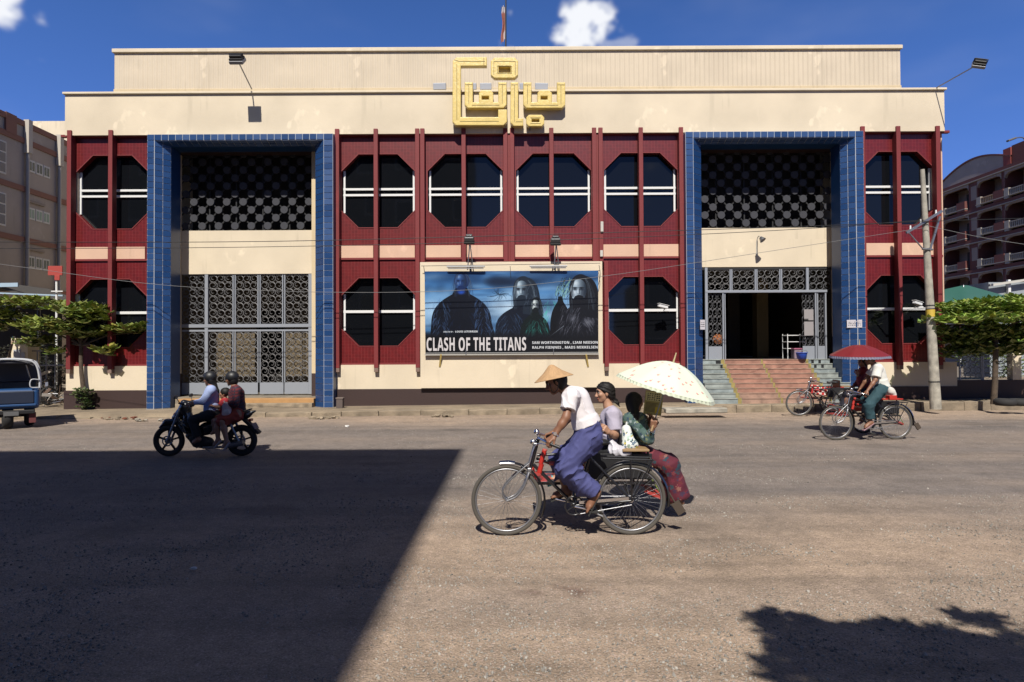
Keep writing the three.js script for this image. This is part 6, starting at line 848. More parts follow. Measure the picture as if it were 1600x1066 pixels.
function umbrella(name, label, ctr, axis, r, h, mats, n = 8, hand, o = {}) {   // ctr: middle of the rim
  const t = thing(name, label, 'umbrella', ctr), B = new THREE.Quaternion().setFromUnitVectors(V(0, 1, 0), axis.clone().normalize()), g0 = sub('canopy_group', t); t.remove(g0); const na = n * 8, nr = 12, pos = [], uv = [], idx = [];
  for (let i = 0; i <= nr; i++) for (let j = 0; j <= na; j++) { const a = j / na * 2 * Math.PI, q = i / nr, f = Math.abs(Math.sin(a * n / 2)), rad = r * q * (1 - 0.05 * f * q), y = h * Math.cos(q * Math.PI / 2 * 0.97) - 0.05 * f * q * (1 - 0.55 * q); pos.push(rad * Math.cos(a), y + 0.02 * f * q * q, rad * Math.sin(a)); uv.push(0.5 + q * 0.5 * Math.cos(a), 0.5 + q * 0.5 * Math.sin(a)); }
  for (let i = 0; i < nr; i++) for (let j = 0; j < na; j++) { const a = i * (na + 1) + j; idx.push(a, a + 1, a + na + 1, a + 1, a + na + 2, a + na + 1); }
  const g = new THREE.BufferGeometry(); g.setAttribute('position', new THREE.Float32BufferAttribute(pos, 3)); g.setAttribute('uv', new THREE.Float32BufferAttribute(uv, 2)); g.setIndex(idx); g.computeVertexNormals(); g.applyQuaternion(B); part('canopy', g, mats[0], t);
  const rp = [], ri = [], nb = na * 3; for (let j = 0; j <= nb; j++) { const a = j / nb * 2 * Math.PI, f = Math.abs(Math.sin(a * n / 2)), rad = r * (1 - 0.05 * f), w = 0.014 * Math.sin(a * 62), y = h * Math.cos(Math.PI / 2 * 0.97) - 0.0025 * f; rp.push(rad * Math.cos(a) * 0.995, y + 0.004, rad * Math.sin(a) * 0.995, (rad + w) * 1.012 * Math.cos(a), y - (o.ruffle ?? 0.03) * (0.9 + 0.12 * Math.sin(a * 52)), (rad + w) * 1.012 * Math.sin(a)); if (j < nb) { const q = j * 2; ri.push(q, q + 1, q + 2, q + 1, q + 3, q + 2); } }
  const rg = new THREE.BufferGeometry(); rg.setAttribute('position', new THREE.Float32BufferAttribute(rp, 3)); rg.setIndex(ri); rg.computeVertexNormals(); rg.applyQuaternion(B); part('ruffle', rg, mats[1], t);
  for (let i = 0; i < n; i++) { const a = i / n * 2 * Math.PI, pts = []; for (let k = 0; k <= 8; k++) { const q = k / 8; pts.push(V(r * q * 0.985 * Math.cos(a), h * Math.cos(q * Math.PI / 2 * 0.97) - 0.008, r * q * 0.985 * Math.sin(a)).applyQuaternion(B)); } part('rib', tube(pts, 0.0028, 12, 5), M.steel, t); }
  const ax = axis.clone().normalize(), top = ax.clone().multiplyScalar(h); part('tip', rod(top, ax.clone().multiplyScalar(h + 0.11), 0.011, 0.007), S(0.55, 0.45, 0.25, 0.5), t); part('shaft', rod(top, hand ? hand.clone().sub(ctr) : ax.clone().multiplyScalar(-0.4), 0.007), M.steel, t); if (hand) { const e = hand.clone().sub(ctr), d = e.clone().sub(top).normalize(); part('handle', rod(e.clone().addScaledVector(d, -0.05), e.clone().addScaledVector(d, 0.10), 0.013), M.wood, t); } return t;
}
const skinA = [0.255, 0.115, 0.062], skinB = [0.46, 0.25, 0.155], skinC = [0.30, 0.145, 0.085], hairM = Ph(0.008, 0.0065, 0.006, 0.62, { specularIntensity: 0.6 });
// ---------------------------------------------------------------- near trishaw, its rider and two passengers
{
  const base = onGround(889, 836.5), D0 = -base.z, q = (zx, zy, dz = 0) => P(720 + zx / 3.331, 540 + zy / 3.331, D0 + dz);
  const tri = makeTrishaw('black sidecar trishaw in the foreground carrying two women beside its rider', V(base.x, 0.0, base.z), 0, {}); tri.scale.setScalar(D0 / 6.54);
  { // rider
    const J = { head: q(490, 192), face: V(-1, -0.42, 0.1), up: V(-0.4, 1, 0), neck: q(545, 232), chest: q(605, 282), pelvis: q(675, 462), shL: q(573, 262, -0.165), shR: q(573, 258, 0.165), elL: q(548, 375, -0.235), wrL: q(488, 470, -0.26), elR: q(558, 380, 0.21), wrR: q(484, 452, 0.25), hiL: q(665, 492, -0.085), hiR: q(665, 492, 0.085), knL: q(540, 632, -0.13), anL: q(703, 772, -0.13), toL: q(652, 868, -0.135), knR: q(512, 585, 0.11), anR: q(548, 758, 0.12), toR: q(470, 790, 0.12) };
    const p = makePerson('person', 'man in straw hat, white T-shirt and blue wrap skirt pedalling the near trishaw', J, skinA, { handL: { dir: q(445, 507, -0.275).sub(J.wrL), nrm: V(-0.5, 0.75, 0.5), side: -1, curl: [0.75, 0.95, 0.6], thumb: 0.8 }, handR: { dir: q(442, 470, 0.275).sub(J.wrR), nrm: V(-0.5, 0.8, -0.4), side: 1, curl: [0.75, 0.95, 0.6], thumb: 0.8 } });
    const cr1 = crease(V(1, 0.5, 0.1), 60, 0.0075, 1), cr2 = crease(V(0.85, -0.5, 0.5), 54, 0.018, 4), f1 = fold(9, 0.006);
    const shirt = shirtGeo(J, { ease: 0.022, hem: 0.74, sleeve: 0.66, disp: (v) => cr1(v) + f1(v), cell: 0.0075 });
    mesh('shirt', shirt, cloth(0.82, 0.77, 0.78), p);
    const kM = lerpV(J.knL, J.knR, 0.5), aM = lerpV(J.anL, J.anR, 0.25), wa = q(662, 398);
    const lon = blobMesh([CONE(wa, lerpV(wa, J.pelvis, 0.9), 0.128, 0.148), CAP(J.hiL, J.knL, 0.125, 0.098), CAP(J.hiR, J.knR, 0.122, 0.09), CAP(lerpV(J.hiL, J.hiR, 0.5), lerpV(kM, J.pelvis, 0.25), 0.12, 0.09), CONE(J.knL, lerpV(J.knL, J.anL, 0.97), 0.10, 0.094), CONE(J.knR, lerpV(J.knR, J.anR, 0.62), 0.085, 0.09), CONE(kM, q(640, 745, -0.03), 0.09, 0.11)], 0.0075, 0.09, (v) => cr2(v) + crease(V(0.6, -0.8, 0.3), 120, 0.0045, 9)(v) + 0.5 * f1(v));
    mesh('wrap_skirt', lon, cloth(0.062, 0.068, 0.205), p);
    const kn = blobMesh([ELL(q(606, 420, 0.02), 0.03, 0.035, 0.04), CAP(q(604, 425, 0.02), q(588, 500, 0.02), 0.026, 0.012)], 0.008, 0.03, f1); mesh('waist_knot', kn, cloth(0.035, 0.038, 0.11), p);
    mesh('hair', blobMesh([ELL(J.head.clone().add(V(0.03, 0.03, 0)), 0.1, 0.092, 0.084), ELL(J.head.clone().add(V(0.075, -0.03, 0)), 0.045, 0.07, 0.07)], 0.007, 0.03, undefined, [[J.head.clone().add(V(-0.045, 0, 0)), V(-0.9, -0.35, 0)]]), hairM, p);
    const prof = [[0, 0.142], [0.025, 0.136], [0.055, 0.108], [0.1, 0.066], [0.16, 0.026], [0.205, -0.004], [0.203, -0.01], [0.155, 0.018], [0.098, 0.055], [0.055, 0.094], [0.02, 0.122], [0, 0.126]].map(([x, y]) => new THREE.Vector2(x, y));
    const hg = new THREE.LatheGeometry(prof, 56); hg.rotateZ(0.205); hg.rotateX(-0.05); const hc = q(484, 170); hg.translate(hc.x, hc.y, hc.z); const straw = dtex(256, 128, (x, y) => { const k = 0.86 + 0.14 * Math.sin(y * 200) * Math.sin(x * 400) + 0.16 * (fbm(x * 60, y * 20, 3, 3) - 0.5); return [0.86 * k, 0.69 * k, 0.50 * k]; });
    mesh('straw_hat', hg, S(1, 1, 1, 0.8, { map: straw }), p); mesh('chin_strap', tube([q(462, 195, -0.085), q(480, 245, -0.06), q(500, 235, -0.075), q(512, 175, -0.085)], 0.004, 16, 5), M.black, p);
    const wd = J.wrL.clone().sub(J.elL).normalize(), wt = new THREE.TorusGeometry(0.031, 0.008, 8, 24); wt.applyQuaternion(new THREE.Quaternion().setFromUnitVectors(V(0, 0, 1), wd)); const wp = J.wrL.clone().addScaledVector(wd, -0.015); wt.translate(wp.x, wp.y, wp.z); const dial = new THREE.CylinderGeometry(0.018, 0.018, 0.012, 16); dial.rotateX(Math.PI / 2); dial.translate(wp.x - 0.005, wp.y + 0.012, wp.z + 0.034); mesh('wristwatch', [wt, dial], M.chrome, p);
    for (const [a, b] of [[J.anL, J.toL], [J.anR, J.toR]]) { const d = b.clone().sub(a), n = V(d.y, -d.x, 0).normalize(); if (n.y > 0) n.negate(); const c = lerpV(a, b, 0.45).addScaledVector(n, 0.036), X = d.clone().normalize(); const sg = new RoundedBoxGeometry(d.length() * 1.32, 0.014, 0.088, 2, 0.006); sg.applyMatrix4(new THREE.Matrix4().makeBasis(X, n.clone().negate(), X.clone().cross(n.clone().negate()))); sg.translate(c.x, c.y, c.z); mesh('sandal', [sg, tube([lerpV(a, b, 0.75).addScaledVector(n, 0.03).add(V(0, 0, 0.042)), lerpV(a, b, 0.7).addScaledVector(n, -0.036), lerpV(a, b, 0.75).addScaledVector(n, 0.03).add(V(0, 0, -0.042))], 0.007, 12, 5)], M.rubber, p); }
  }
  { // woman facing forward
    const z = 0.62, J = { head: q(748, 247, z), face: V(-1, -0.08, 0.12), up: V(-0.1, 1, 0), neck: q(768, 318, z), chest: q(785, 378, z), pelvis: q(798, 528, z), shL: q(790, 352, z - 0.15), shR: q(782, 350, z + 0.15), elL: q(803, 468, z - 0.21), wrL: q(772, 452, z - 0.32), elR: q(770, 465, z + 0.2), wrR: q(690, 480, z + 0.12), hiL: q(785, 540, z - 0.08), hiR: q(785, 540, z + 0.08), knL: q(605, 530, z - 0.08), knR: q(600, 525, z + 0.1), anL: q(515, 680, z - 0.08), anR: q(505, 690, z + 0.09), toL: q(462, 706, z - 0.09), toR: q(452, 712, z + 0.09) };
    const p = makePerson('person', 'woman in a lilac top with a black ponytail seated facing forward in the near sidecar', J, skinB, { s: 0.93, hs: 0.97, handL: { dir: q(748, 430, z - 0.36).sub(J.wrL), nrm: V(0.2, 0.3, 1), side: -1, curl: [0.5, 0.6, 0.4] } });
    const f1 = fold(8, 0.006), c1 = crease(V(0.6, 1, 0.2), 46, 0.0045, 2);
    mesh('shirt', shirtGeo(J, { ease: 0.02, s: 0.93, hem: 1.0, sleeve: 0.8, disp: (v) => f1(v) + c1(v), cell: 0.008 }), cloth(0.46, 0.42, 0.52), p);
    mesh('trousers', blobMesh([CAP(J.pelvis, J.hiL, 0.12, 0.1), CAP(J.pelvis, J.hiR, 0.12, 0.1), CAP(J.hiL, J.knL, 0.098, 0.072), CAP(J.hiR, J.knR, 0.098, 0.072), CONE(J.knL, lerpV(J.knL, J.anL, 0.86), 0.072, 0.062), CONE(J.knR, lerpV(J.knR, J.anR, 0.86), 0.072, 0.062)], 0.009, 0.05, (v) => f1(v) * 1.2), cloth(0.014, 0.014, 0.017), p);
    const H = J.head, fp = (v) => 0.0035 * Math.sin(v.y * 150 + v.x * 60 + 6 * vn(v.x * 25, v.y * 12, v.z * 40)) + 0.004 * (vn(v.x * 60, v.y * 22, v.z * 60) - 0.5); mesh('hair', blobMesh([ELL(H.clone().add(V(0.012, 0.036, 0)), 0.106, 0.092, 0.084), ELL(H.clone().add(V(0.06, -0.01, 0)), 0.055, 0.075, 0.072), CAP(q(786, 262, z), q(808, 300, z), 0.035, 0.03), CAP(q(808, 300, z), q(826, 360, z - 0.01), 0.032, 0.028), CAP(q(826, 360, z - 0.01), q(838, 412, z - 0.02), 0.026, 0.008)], 0.0065, 0.025, fp, [[H.clone().add(V(-0.062, 0.045, 0)), V(-0.66, -0.75, 0)]]), hairM, p);
    mesh('hair_band', rod(q(789, 270, z), q(794, 277, z), 0.034), S(0.5, 0.3, 0.12, 0.5), p);
    for (const k of ['L', 'R']) { const a = J['an' + k], b = J['to' + k], d = b.clone().sub(a), X = d.clone().normalize(), n = V(X.y, -X.x, 0); if (n.y > 0) n.negate(); const c = lerpV(a, b, 0.45).addScaledVector(n, 0.036), sg = new RoundedBoxGeometry(d.length() * 1.4, 0.02, 0.085, 2, 0.008); sg.applyMatrix4(new THREE.Matrix4().makeBasis(X, n.clone().negate(), X.clone().cross(n.clone().negate()))); sg.translate(c.x, c.y, c.z); mesh('sandal', [sg, tube([lerpV(a, b, 0.6).addScaledVector(n, 0.03).add(V(0, 0, 0.042)), lerpV(a, b, 0.62).addScaledVector(n, -0.038), lerpV(a, b, 0.6).addScaledVector(n, 0.03).add(V(0, 0, -0.042))], 0.01, 12, 6)], S(0.05, 0.42, 0.5, 0.5), p); }
    const bag = thing('plastic_bag', 'crumpled white plastic bag on the lap of the woman in lilac', 'bag', q(815, 545, z - 0.25)), fb = fold(14, 0.022); mesh('bag_body', blobMesh([ELL(q(812, 548, z - 0.26), 0.10, 0.065, 0.08), ELL(q(850, 560, z - 0.26), 0.085, 0.045, 0.08), CAP(q(800, 535, z - 0.24), q(782, 490, z - 0.24), 0.05, 0.02)], 0.008, 0.05, (v) => fb(v) + crease(V(1, 0.6, 0.5), 90, 0.008, 6)(v)), Ph(0.8, 0.78, 0.84, 0.35, { transmission: 0.25, thickness: 0 }), bag); mesh('handle', tube([q(784, 495, z - 0.24), q(768, 470, z - 0.27), q(772, 452, z - 0.3)], 0.006, 10, 5), S(0.75, 0.74, 0.78, 0.5), bag);
  }
  { // woman facing backwards with the parasol
    const z = 0.66, J = { head: q(908, 296, z), face: V(0.72, -0.05, -0.6), up: V(0, 1, 0), neck: q(903, 352, z), chest: q(903, 410, z), pelvis: q(915, 560, z), shR: q(880, 385, z - 0.12), shL: q(935, 385, z + 0.13), elR: q(975, 492, z - 0.2), wrR: q(1000, 428, z - 0.3), elL: q(968, 480, z + 0.2), wrL: q(985, 400, z + 0.1), hiR: q(930, 570, z - 0.08), hiL: q(935, 570, z + 0.08), knR: q(1078, 615, z - 0.1), knL: q(1085, 600, z + 0.06), anR: q(1118, 795, z - 0.08), anL: q(1095, 800, z + 0.08), toR: q(1165, 822, z - 0.09), toL: q(1140, 832, z + 0.06) };
    const p = makePerson('person', 'woman in a green flowered blouse seated backwards in the near sidecar holding a parasol', J, skinC, { s: 0.92, hs: 0.97, handR: { dir: q(1008, 388, z - 0.33).sub(J.wrR), nrm: V(-0.2, 0, 1), side: 1, curl: [1.0, 1.1, 0.7], thumb: 0.9 }, handL: { dir: q(995, 365, z + 0.05).sub(J.wrL), nrm: V(0.6, 0, -0.6), side: 1 } });
    const flor = (bg, cols, n, sd, k = 1) => { const W = 512, cv = document.createElement('canvas'); cv.width = cv.height = W; const c = cv.getContext('2d'); c.fillStyle = bg; c.fillRect(0, 0, W, W); for (let i = 0; i < n; i++) { const x = h3(i, 1, sd) * W, y = h3(i, 2, sd) * W, r = (8 + 20 * h3(i, 3, sd)) * k; c.fillStyle = cols[i % cols.length]; for (const ox of [-W, 0, W]) for (const oy of [-W, 0, W]) for (let m = 0; m < 5; m++) { c.beginPath(); c.ellipse(x + ox + r * 0.7 * Math.cos(m * 1.26 + i), y + oy + r * 0.7 * Math.sin(m * 1.26 + i), r * 0.6, r * 0.4, m * 1.26 + i, 0, 7); c.fill(); } } const t = new THREE.CanvasTexture(cv); t.colorSpace = THREE.SRGBColorSpace; t.wrapS = t.wrapT = THREE.RepeatWrapping; return t; };
    const f1 = fold(8, 0.007), c1 = crease(V(0.5, 0.3, 1), 40, 0.006, 5);
    mesh('blouse', shirtGeo(J, { ease: 0.025, s: 0.92, long: true, hem: 1.12, sleeve: 0.75, disp: (v) => f1(v) + c1(v), cell: 0.008 }), cloth(1, 1, 1, { map: rep(flor('#47605c', ['#1d3a4e', '#7d8a6a', '#22463a', '#93a0a0', '#2a3f55', '#6f6a45'], 90, 5), 3.2) }), p);
    mesh('long_skirt', blobMesh([CAP(J.pelvis, lerpV(J.hiL, J.hiR, 0.5), 0.13, 0.13), CAP(J.hiR, J.knR, 0.115, 0.09), CAP(J.hiL, J.knL, 0.115, 0.09), CONE(lerpV(J.knL, J.knR, 0.5), q(1125, 788, z), 0.105, 0.145), CONE(J.knR, q(1130, 785, z - 0.07), 0.09, 0.1)], 0.008, 0.08, (v) => f1(v) + crease(V(1, 0.1, 0.5), 42, 0.007, 8)(v)), cloth(1, 1, 1, { map: rep(flor('#5a1428', ['#6c1a30', '#2a4650', '#7a3038', '#3f2440', '#6b2626', '#8a5a50', '#1f3e4c'], 80, 9, 1.2), 2.6) }), p);
    const H = J.head, fp = fold(28, 0.004); mesh('hair', blobMesh([ELL(H.clone().add(V(-0.02, 0.028, 0.02)), 0.094, 0.094, 0.094), ELL(H.clone().add(V(-0.045, -0.03, 0.04)), 0.065, 0.09, 0.06), CAP(q(902, 320, z - 0.08), q(908, 365, z - 0.15), 0.056, 0.046), CAP(q(908, 365, z - 0.15), q(912, 412, z - 0.18), 0.046, 0.016)], 0.0065, 0.03, fp), hairM, p);
    mesh('hair_clip', cbox(q(905, 322, z - 0.1), 0.05, 0.018, 0.03, 0.006), S(0.06, 0.03, 0.02, 0.3), p);
    const wd = J.wrR.clone().sub(J.elR).normalize(); for (const k of [0, 1]) { const b = new THREE.TorusGeometry(0.03, 0.005, 8, 24); b.applyQuaternion(new THREE.Quaternion().setFromUnitVectors(V(0, 0, 1), wd)); const w = J.wrR.clone().addScaledVector(wd, -0.025 - k * 0.016); b.translate(w.x, w.y, w.z); mesh('bracelet', b, M.chrome, p); }
    const dotT = (() => { const W = 1024, cv = document.createElement('canvas'); cv.width = cv.height = W; const c = cv.getContext('2d'); c.fillStyle = '#e6efd8'; c.fillRect(0, 0, W, W); for (let i = 0; i < 70; i++) { const r = 60 + 440 * Math.sqrt(h3(i, 4, 6)), a = h3(i, 5, 6) * 6.283, x = W / 2 + r * Math.cos(a), y = W / 2 + r * Math.sin(a); c.fillStyle = '#e2a09a'; for (let m = 0; m < 5; m++) { c.beginPath(); c.ellipse(x + 7 * Math.cos(m * 1.26 + i), y + 7 * Math.sin(m * 1.26 + i), 7, 5, m * 1.26 + i, 0, 7); c.fill(); } c.fillStyle = '#a9c08c'; c.beginPath(); c.ellipse(x + 15, y + 7, 8, 3.5, 0.6, 0, 7); c.fill(); } const t = new THREE.CanvasTexture(cv); t.colorSpace = THREE.SRGBColorSpace; return t; })();
    const um = Ph(1, 1, 1, 0.75, { map: dotT, transmission: 0.12, thickness: 0 }), rc = q(1067, 222, z - 0.12), hd = q(1006, 402, z - 0.31);
    umbrella('parasol', 'pale green flowered parasol with frilled edge held by the woman seated backwards', rc, V(0.27, 0.96, 0.1), 0.555, 0.30, [um, Ph(0.74, 0.80, 0.62, 0.8, { transmission: 0.15, thickness: 0 })], 8, hd, { ruffle: 0.032 });
    const mg = thing('magazine', 'yellow printed magazine held up under the parasol', 'magazine', q(1003, 300, z + 0.02)); const mt = (() => { const cv = document.createElement('canvas'); cv.width = 256; cv.height = 320; const c = cv.getContext('2d'); c.fillStyle = '#a59a5e'; c.fillRect(0, 0, 256, 320); c.fillStyle = '#d7cf9c'; c.fillRect(12, 14, 232, 120); c.fillStyle = '#2b2a26'; for (let i = 0; i < 24; i++) c.fillRect(30 + (i % 6) * 33, 30 + Math.floor(i / 6) * 26, 12 + 16 * h3(i, 1, 4), 15); c.fillStyle = '#4c4630'; for (let i = 0; i < 8; i++) c.fillRect(24, 160 + i * 16, 120 + 80 * h3(i, 2, 4), 7); c.fillStyle = '#c9b12c'; c.fillRect(160, 210, 70, 80); const t = new THREE.CanvasTexture(cv); t.colorSpace = THREE.SRGBColorSpace; return t; })();
    const pg = part('page', cbox(V(0, 0, 0), 0.20, 0.27, 0.004), S(1, 1, 1, 0.6, { map: mt }), mg); pg.rotation.set(0, -0.2, -0.12); const p2 = part('page', cbox(V(0.0, 0, -0.012), 0.195, 0.265, 0.006), S(0.7, 0.66, 0.42, 0.7), mg); p2.rotation.set(0.03, -0.24, -0.13);
    const bag = thing('shoulder_bag', 'white flowered shoulder bag with yellow blossom between the two seated women', 'bag', q(872, 490, z - 0.26)); mesh('bag_body', blobMesh([CAP(q(862, 440, z - 0.2), q(875, 520, z - 0.24), 0.055, 0.075), ELL(q(880, 520, z - 0.24), 0.09, 0.06, 0.05)], 0.008, 0.05, f1), cloth(1, 1, 1, { map: rep(flor('#dfe3de', ['#5a6f84', '#c9b43a', '#8fa08e', '#34495c', '#e8e6e0', '#b8cfc4'], 70, 12), 3.6) }), bag); mesh('strap', tube([q(860, 430, z - 0.2), q(868, 385, z - 0.17), q(885, 365, z - 0.1)], 0.012, 10, 6), S(0.6, 0.62, 0.6, 0.8), bag);
  }
}
// ---------------------------------------------------------------- right trishaw with its rider and passenger
{
  const base = onGround(1353.5, 687.5), D0 = -base.z, q = (zx, zy, dz = 0) => P(1200 + zx / 4.846, 500 + zy / 4.846, D0 + dz), redB = Ph(0.52, 0.035, 0.022, 0.4, { clearcoat: 0.3 });
  makeTrishaw('sidecar trishaw with red boards ridden along the road at the right', base.clone(), 0.04, { accent: redB, seat: redB, board: redB, pedal: [0.06, 0.15] });
  const J = { head: q(775, 298), face: V(-1, -0.1, 0.05), neck: q(802, 335), chest: q(832, 392), pelvis: q(862, 512), shL: q(838, 362, -0.17), shR: q(825, 360, 0.17), elL: q(815, 455, -0.23), wrL: q(752, 540, -0.26), elR: q(755, 440, 0.22), wrR: q(700, 520, 0.26), hiL: q(856, 530, -0.09), hiR: q(856, 530, 0.09), knL: q(762, 640, -0.14), anL: q(778, 778, -0.14), toL: q(728, 818, -0.15), knR: q(742, 600, 0.12), anR: q(745, 740, 0.13), toR: q(690, 765, 0.13) };
  const p = makePerson('person', 'man in a white short-sleeved shirt and dark green wrap skirt riding the red trishaw', J, skinA, { handL: { nrm: V(-0.4, 0.8, 0.4), side: -1, curl: [0.8, 0.9, 0.6] }, handR: { nrm: V(-0.4, 0.8, -0.4), side: 1, curl: [0.8, 0.9, 0.6] } }); const f1 = fold(9, 0.008);
  mesh('shirt', shirtGeo(J, { ease: 0.03, hem: 1.0, sleeve: 0.8, disp: f1, cell: 0.011 }), cloth(0.74, 0.73, 0.67), p);
  mesh('wrap_skirt', blobMesh([CONE(q(852, 480), J.pelvis, 0.13, 0.14), CAP(J.hiL, J.knL, 0.12, 0.095), CAP(J.hiR, J.knR, 0.12, 0.09), CONE(J.knL, lerpV(J.knL, J.anL, 0.82), 0.1, 0.09), CONE(J.knR, lerpV(J.knR, J.anR, 0.7), 0.09, 0.085)], 0.011, 0.09, (v) => crease(V(0.7, -0.5, 0.3), 40, 0.011, 3)(v)), cloth(0.018, 0.062, 0.078), p);
  mesh('hair', blobMesh([ELL(J.head.clone().add(V(0.02, 0.03, 0)), 0.1, 0.094, 0.084)], 0.009, 0.03, undefined, [[J.head.clone().add(V(-0.06, 0, 0)), V(-0.85, -0.5, 0)]]), hairM, p);
  for (const k of ['L', 'R']) { const c = lerpV(J['an' + k], J['to' + k], 0.45).add(V(0.01, -0.04, 0)); mesh('sandal', cbox(c, 0.26, 0.02, 0.09, 0.008, [0, 0, 0.6]), S(0.35, 0.2, 0.22, 0.7), p); }
  const z = 0.64, K = { head: q(716, 318, z), face: V(-1, -0.1, 0.2), neck: q(722, 362, z), chest: q(724, 405, z), pelvis: q(742, 545, z), shL: q(725, 385, z - 0.15), shR: q(718, 385, z + 0.15), elL: q(700, 470, z - 0.2), wrL: q(680, 415, z - 0.22), elR: q(690, 470, z + 0.18), wrR: q(650, 500, z + 0.1), hiL: q(735, 555, z - 0.08), hiR: q(735, 555, z + 0.08), knL: q(610, 560, z - 0.08), knR: q(608, 560, z + 0.08), anL: q(580, 690, z - 0.07), anR: q(575, 690, z + 0.07), toL: q(535, 700, z - 0.08), toR: q(530, 700, z + 0.08) };
  const p2 = makePerson('person', 'passenger in dark red seated beside the red trishaw rider under a red umbrella', K, skinC, { s: 0.93, hs: 0.97, handL: { dir: V(-0.1, 1, 0), nrm: V(0, 0, 1), side: -1, curl: [1, 1.1, 0.7] } });
  mesh('blouse', shirtGeo(K, { ease: 0.025, s: 0.93, long: true, sleeve: 0.8, hem: 1.08, disp: f1, cell: 0.011 }), cloth(0.20, 0.018, 0.026), p2);
  mesh('skirt', blobMesh([CAP(K.pelvis, lerpV(K.hiL, K.hiR, 0.5), 0.13, 0.13), CAP(K.hiL, K.knL, 0.11, 0.09), CAP(K.hiR, K.knR, 0.11, 0.09), CONE(lerpV(K.knL, K.knR, 0.5), lerpV(K.anL, K.anR, 0.5), 0.1, 0.13)], 0.011, 0.08, f1), cloth(0.015, 0.016, 0.03), p2);
  mesh('hair', blobMesh([ELL(K.head.clone().add(V(0.025, 0.03, 0)), 0.1, 0.095, 0.088), CAP(q(735, 330, z), q(742, 390, z), 0.05, 0.03)], 0.009, 0.04, undefined, [[K.head.clone().add(V(-0.05, 0, 0)), V(-0.85, -0.5, 0)]]), hairM, p2);
  const wd2 = 0.60, rc = q(695, 272, z - 0.22);
  umbrella('umbrella', 'red umbrella with grey-blue frilled edge over the right trishaw riders', rc, V(-0.02, 1, 0.06), wd2, 0.235, [Ph(0.22, 0.012, 0.016, 0.5, { transmission: 0.1, thickness: 0 }), Ph(0.20, 0.20, 0.28, 0.7)], 8, q(680, 400, z - 0.23), { ruffle: 0.05 });
  const bg = thing('white_sack', 'small white sack on the red seat behind the right trishaw rider', 'sack', q(940, 545, 0.3)); mesh('sack_body', blobMesh([ELL(q(935, 540, 0.3), 0.08, 0.07, 0.07), CAP(q(925, 525, 0.3), q(955, 565, 0.3), 0.05, 0.05)], 0.011, 0.04, fold(12, 0.015)), cloth(0.7, 0.66, 0.6), bg); mesh('red_box', cbox(q(935, 588, 0.3), 0.16, 0.1, 0.16, 0.015), redB, bg);
}
// ---------------------------------------------------------------- parked trishaw by the steps
{
  const b = onGround(1286, 650.5, 0.015); makeTrishaw('empty red trishaw with bright cushions parked at the kerb by the entrance steps', b, -0.12, { accent: Ph(0.5, 0.03, 0.03, 0.45), seat: S(0.5, 0.3, 0.05, 0.7), pedal: [0.16, 0.2] });
  const c = thing('seat_cushion', 'yellow and red patterned cushion on the seat of the parked trishaw', 'cushion', b.clone().add(V(0.3, 0.66, -0.6))); const tx = dtex(64, 64, (x, y) => h3(Math.floor(x * 8), Math.floor(y * 8), 5) > 0.5 ? [0.78, 0.5, 0.12] : [0.7, 0.14, 0.1]); part('cushion_pad', uvM(new RoundedBoxGeometry(0.6, 0.09, 0.5, 3, 0.04)), S(1, 1, 1, 0.8, { map: rep(tx, 3) }), c); part('piping', [cbox(V(0, 0, 0.252), 0.58, 0.014, 0.012, 0.005)], M.red, c);
  const r = thing('rain_cover', 'red and white checked cover folded over the front of the parked trishaw', 'cover', b.clone().add(V(-0.08, 0.75, -0.16))); const ck = dtex(64, 64, (x, y) => (x < 0.5) !== (y < 0.5) ? [0.86, 0.8, 0.76] : [0.72, 0.1, 0.09]); part('folded_sheet', blobMesh([CAP(V(-0.14, 0.02, 0), V(0.22, -0.04, -0.05), 0.09, 0.1), CAP(V(-0.1, -0.1, 0.06), V(0.16, -0.16, 0.05), 0.06, 0.06)], 0.014, 0.06, fold(9, 0.02)), S(1, 1, 1, 0.8, { map: rep(ck, 7) }), r); part('tie_cord', tube([V(0.05, 0.1, 0.02), V(0.06, 0.02, 0.12), V(0.05, -0.1, 0.12)], 0.006, 8, 5), M.black, r);
}
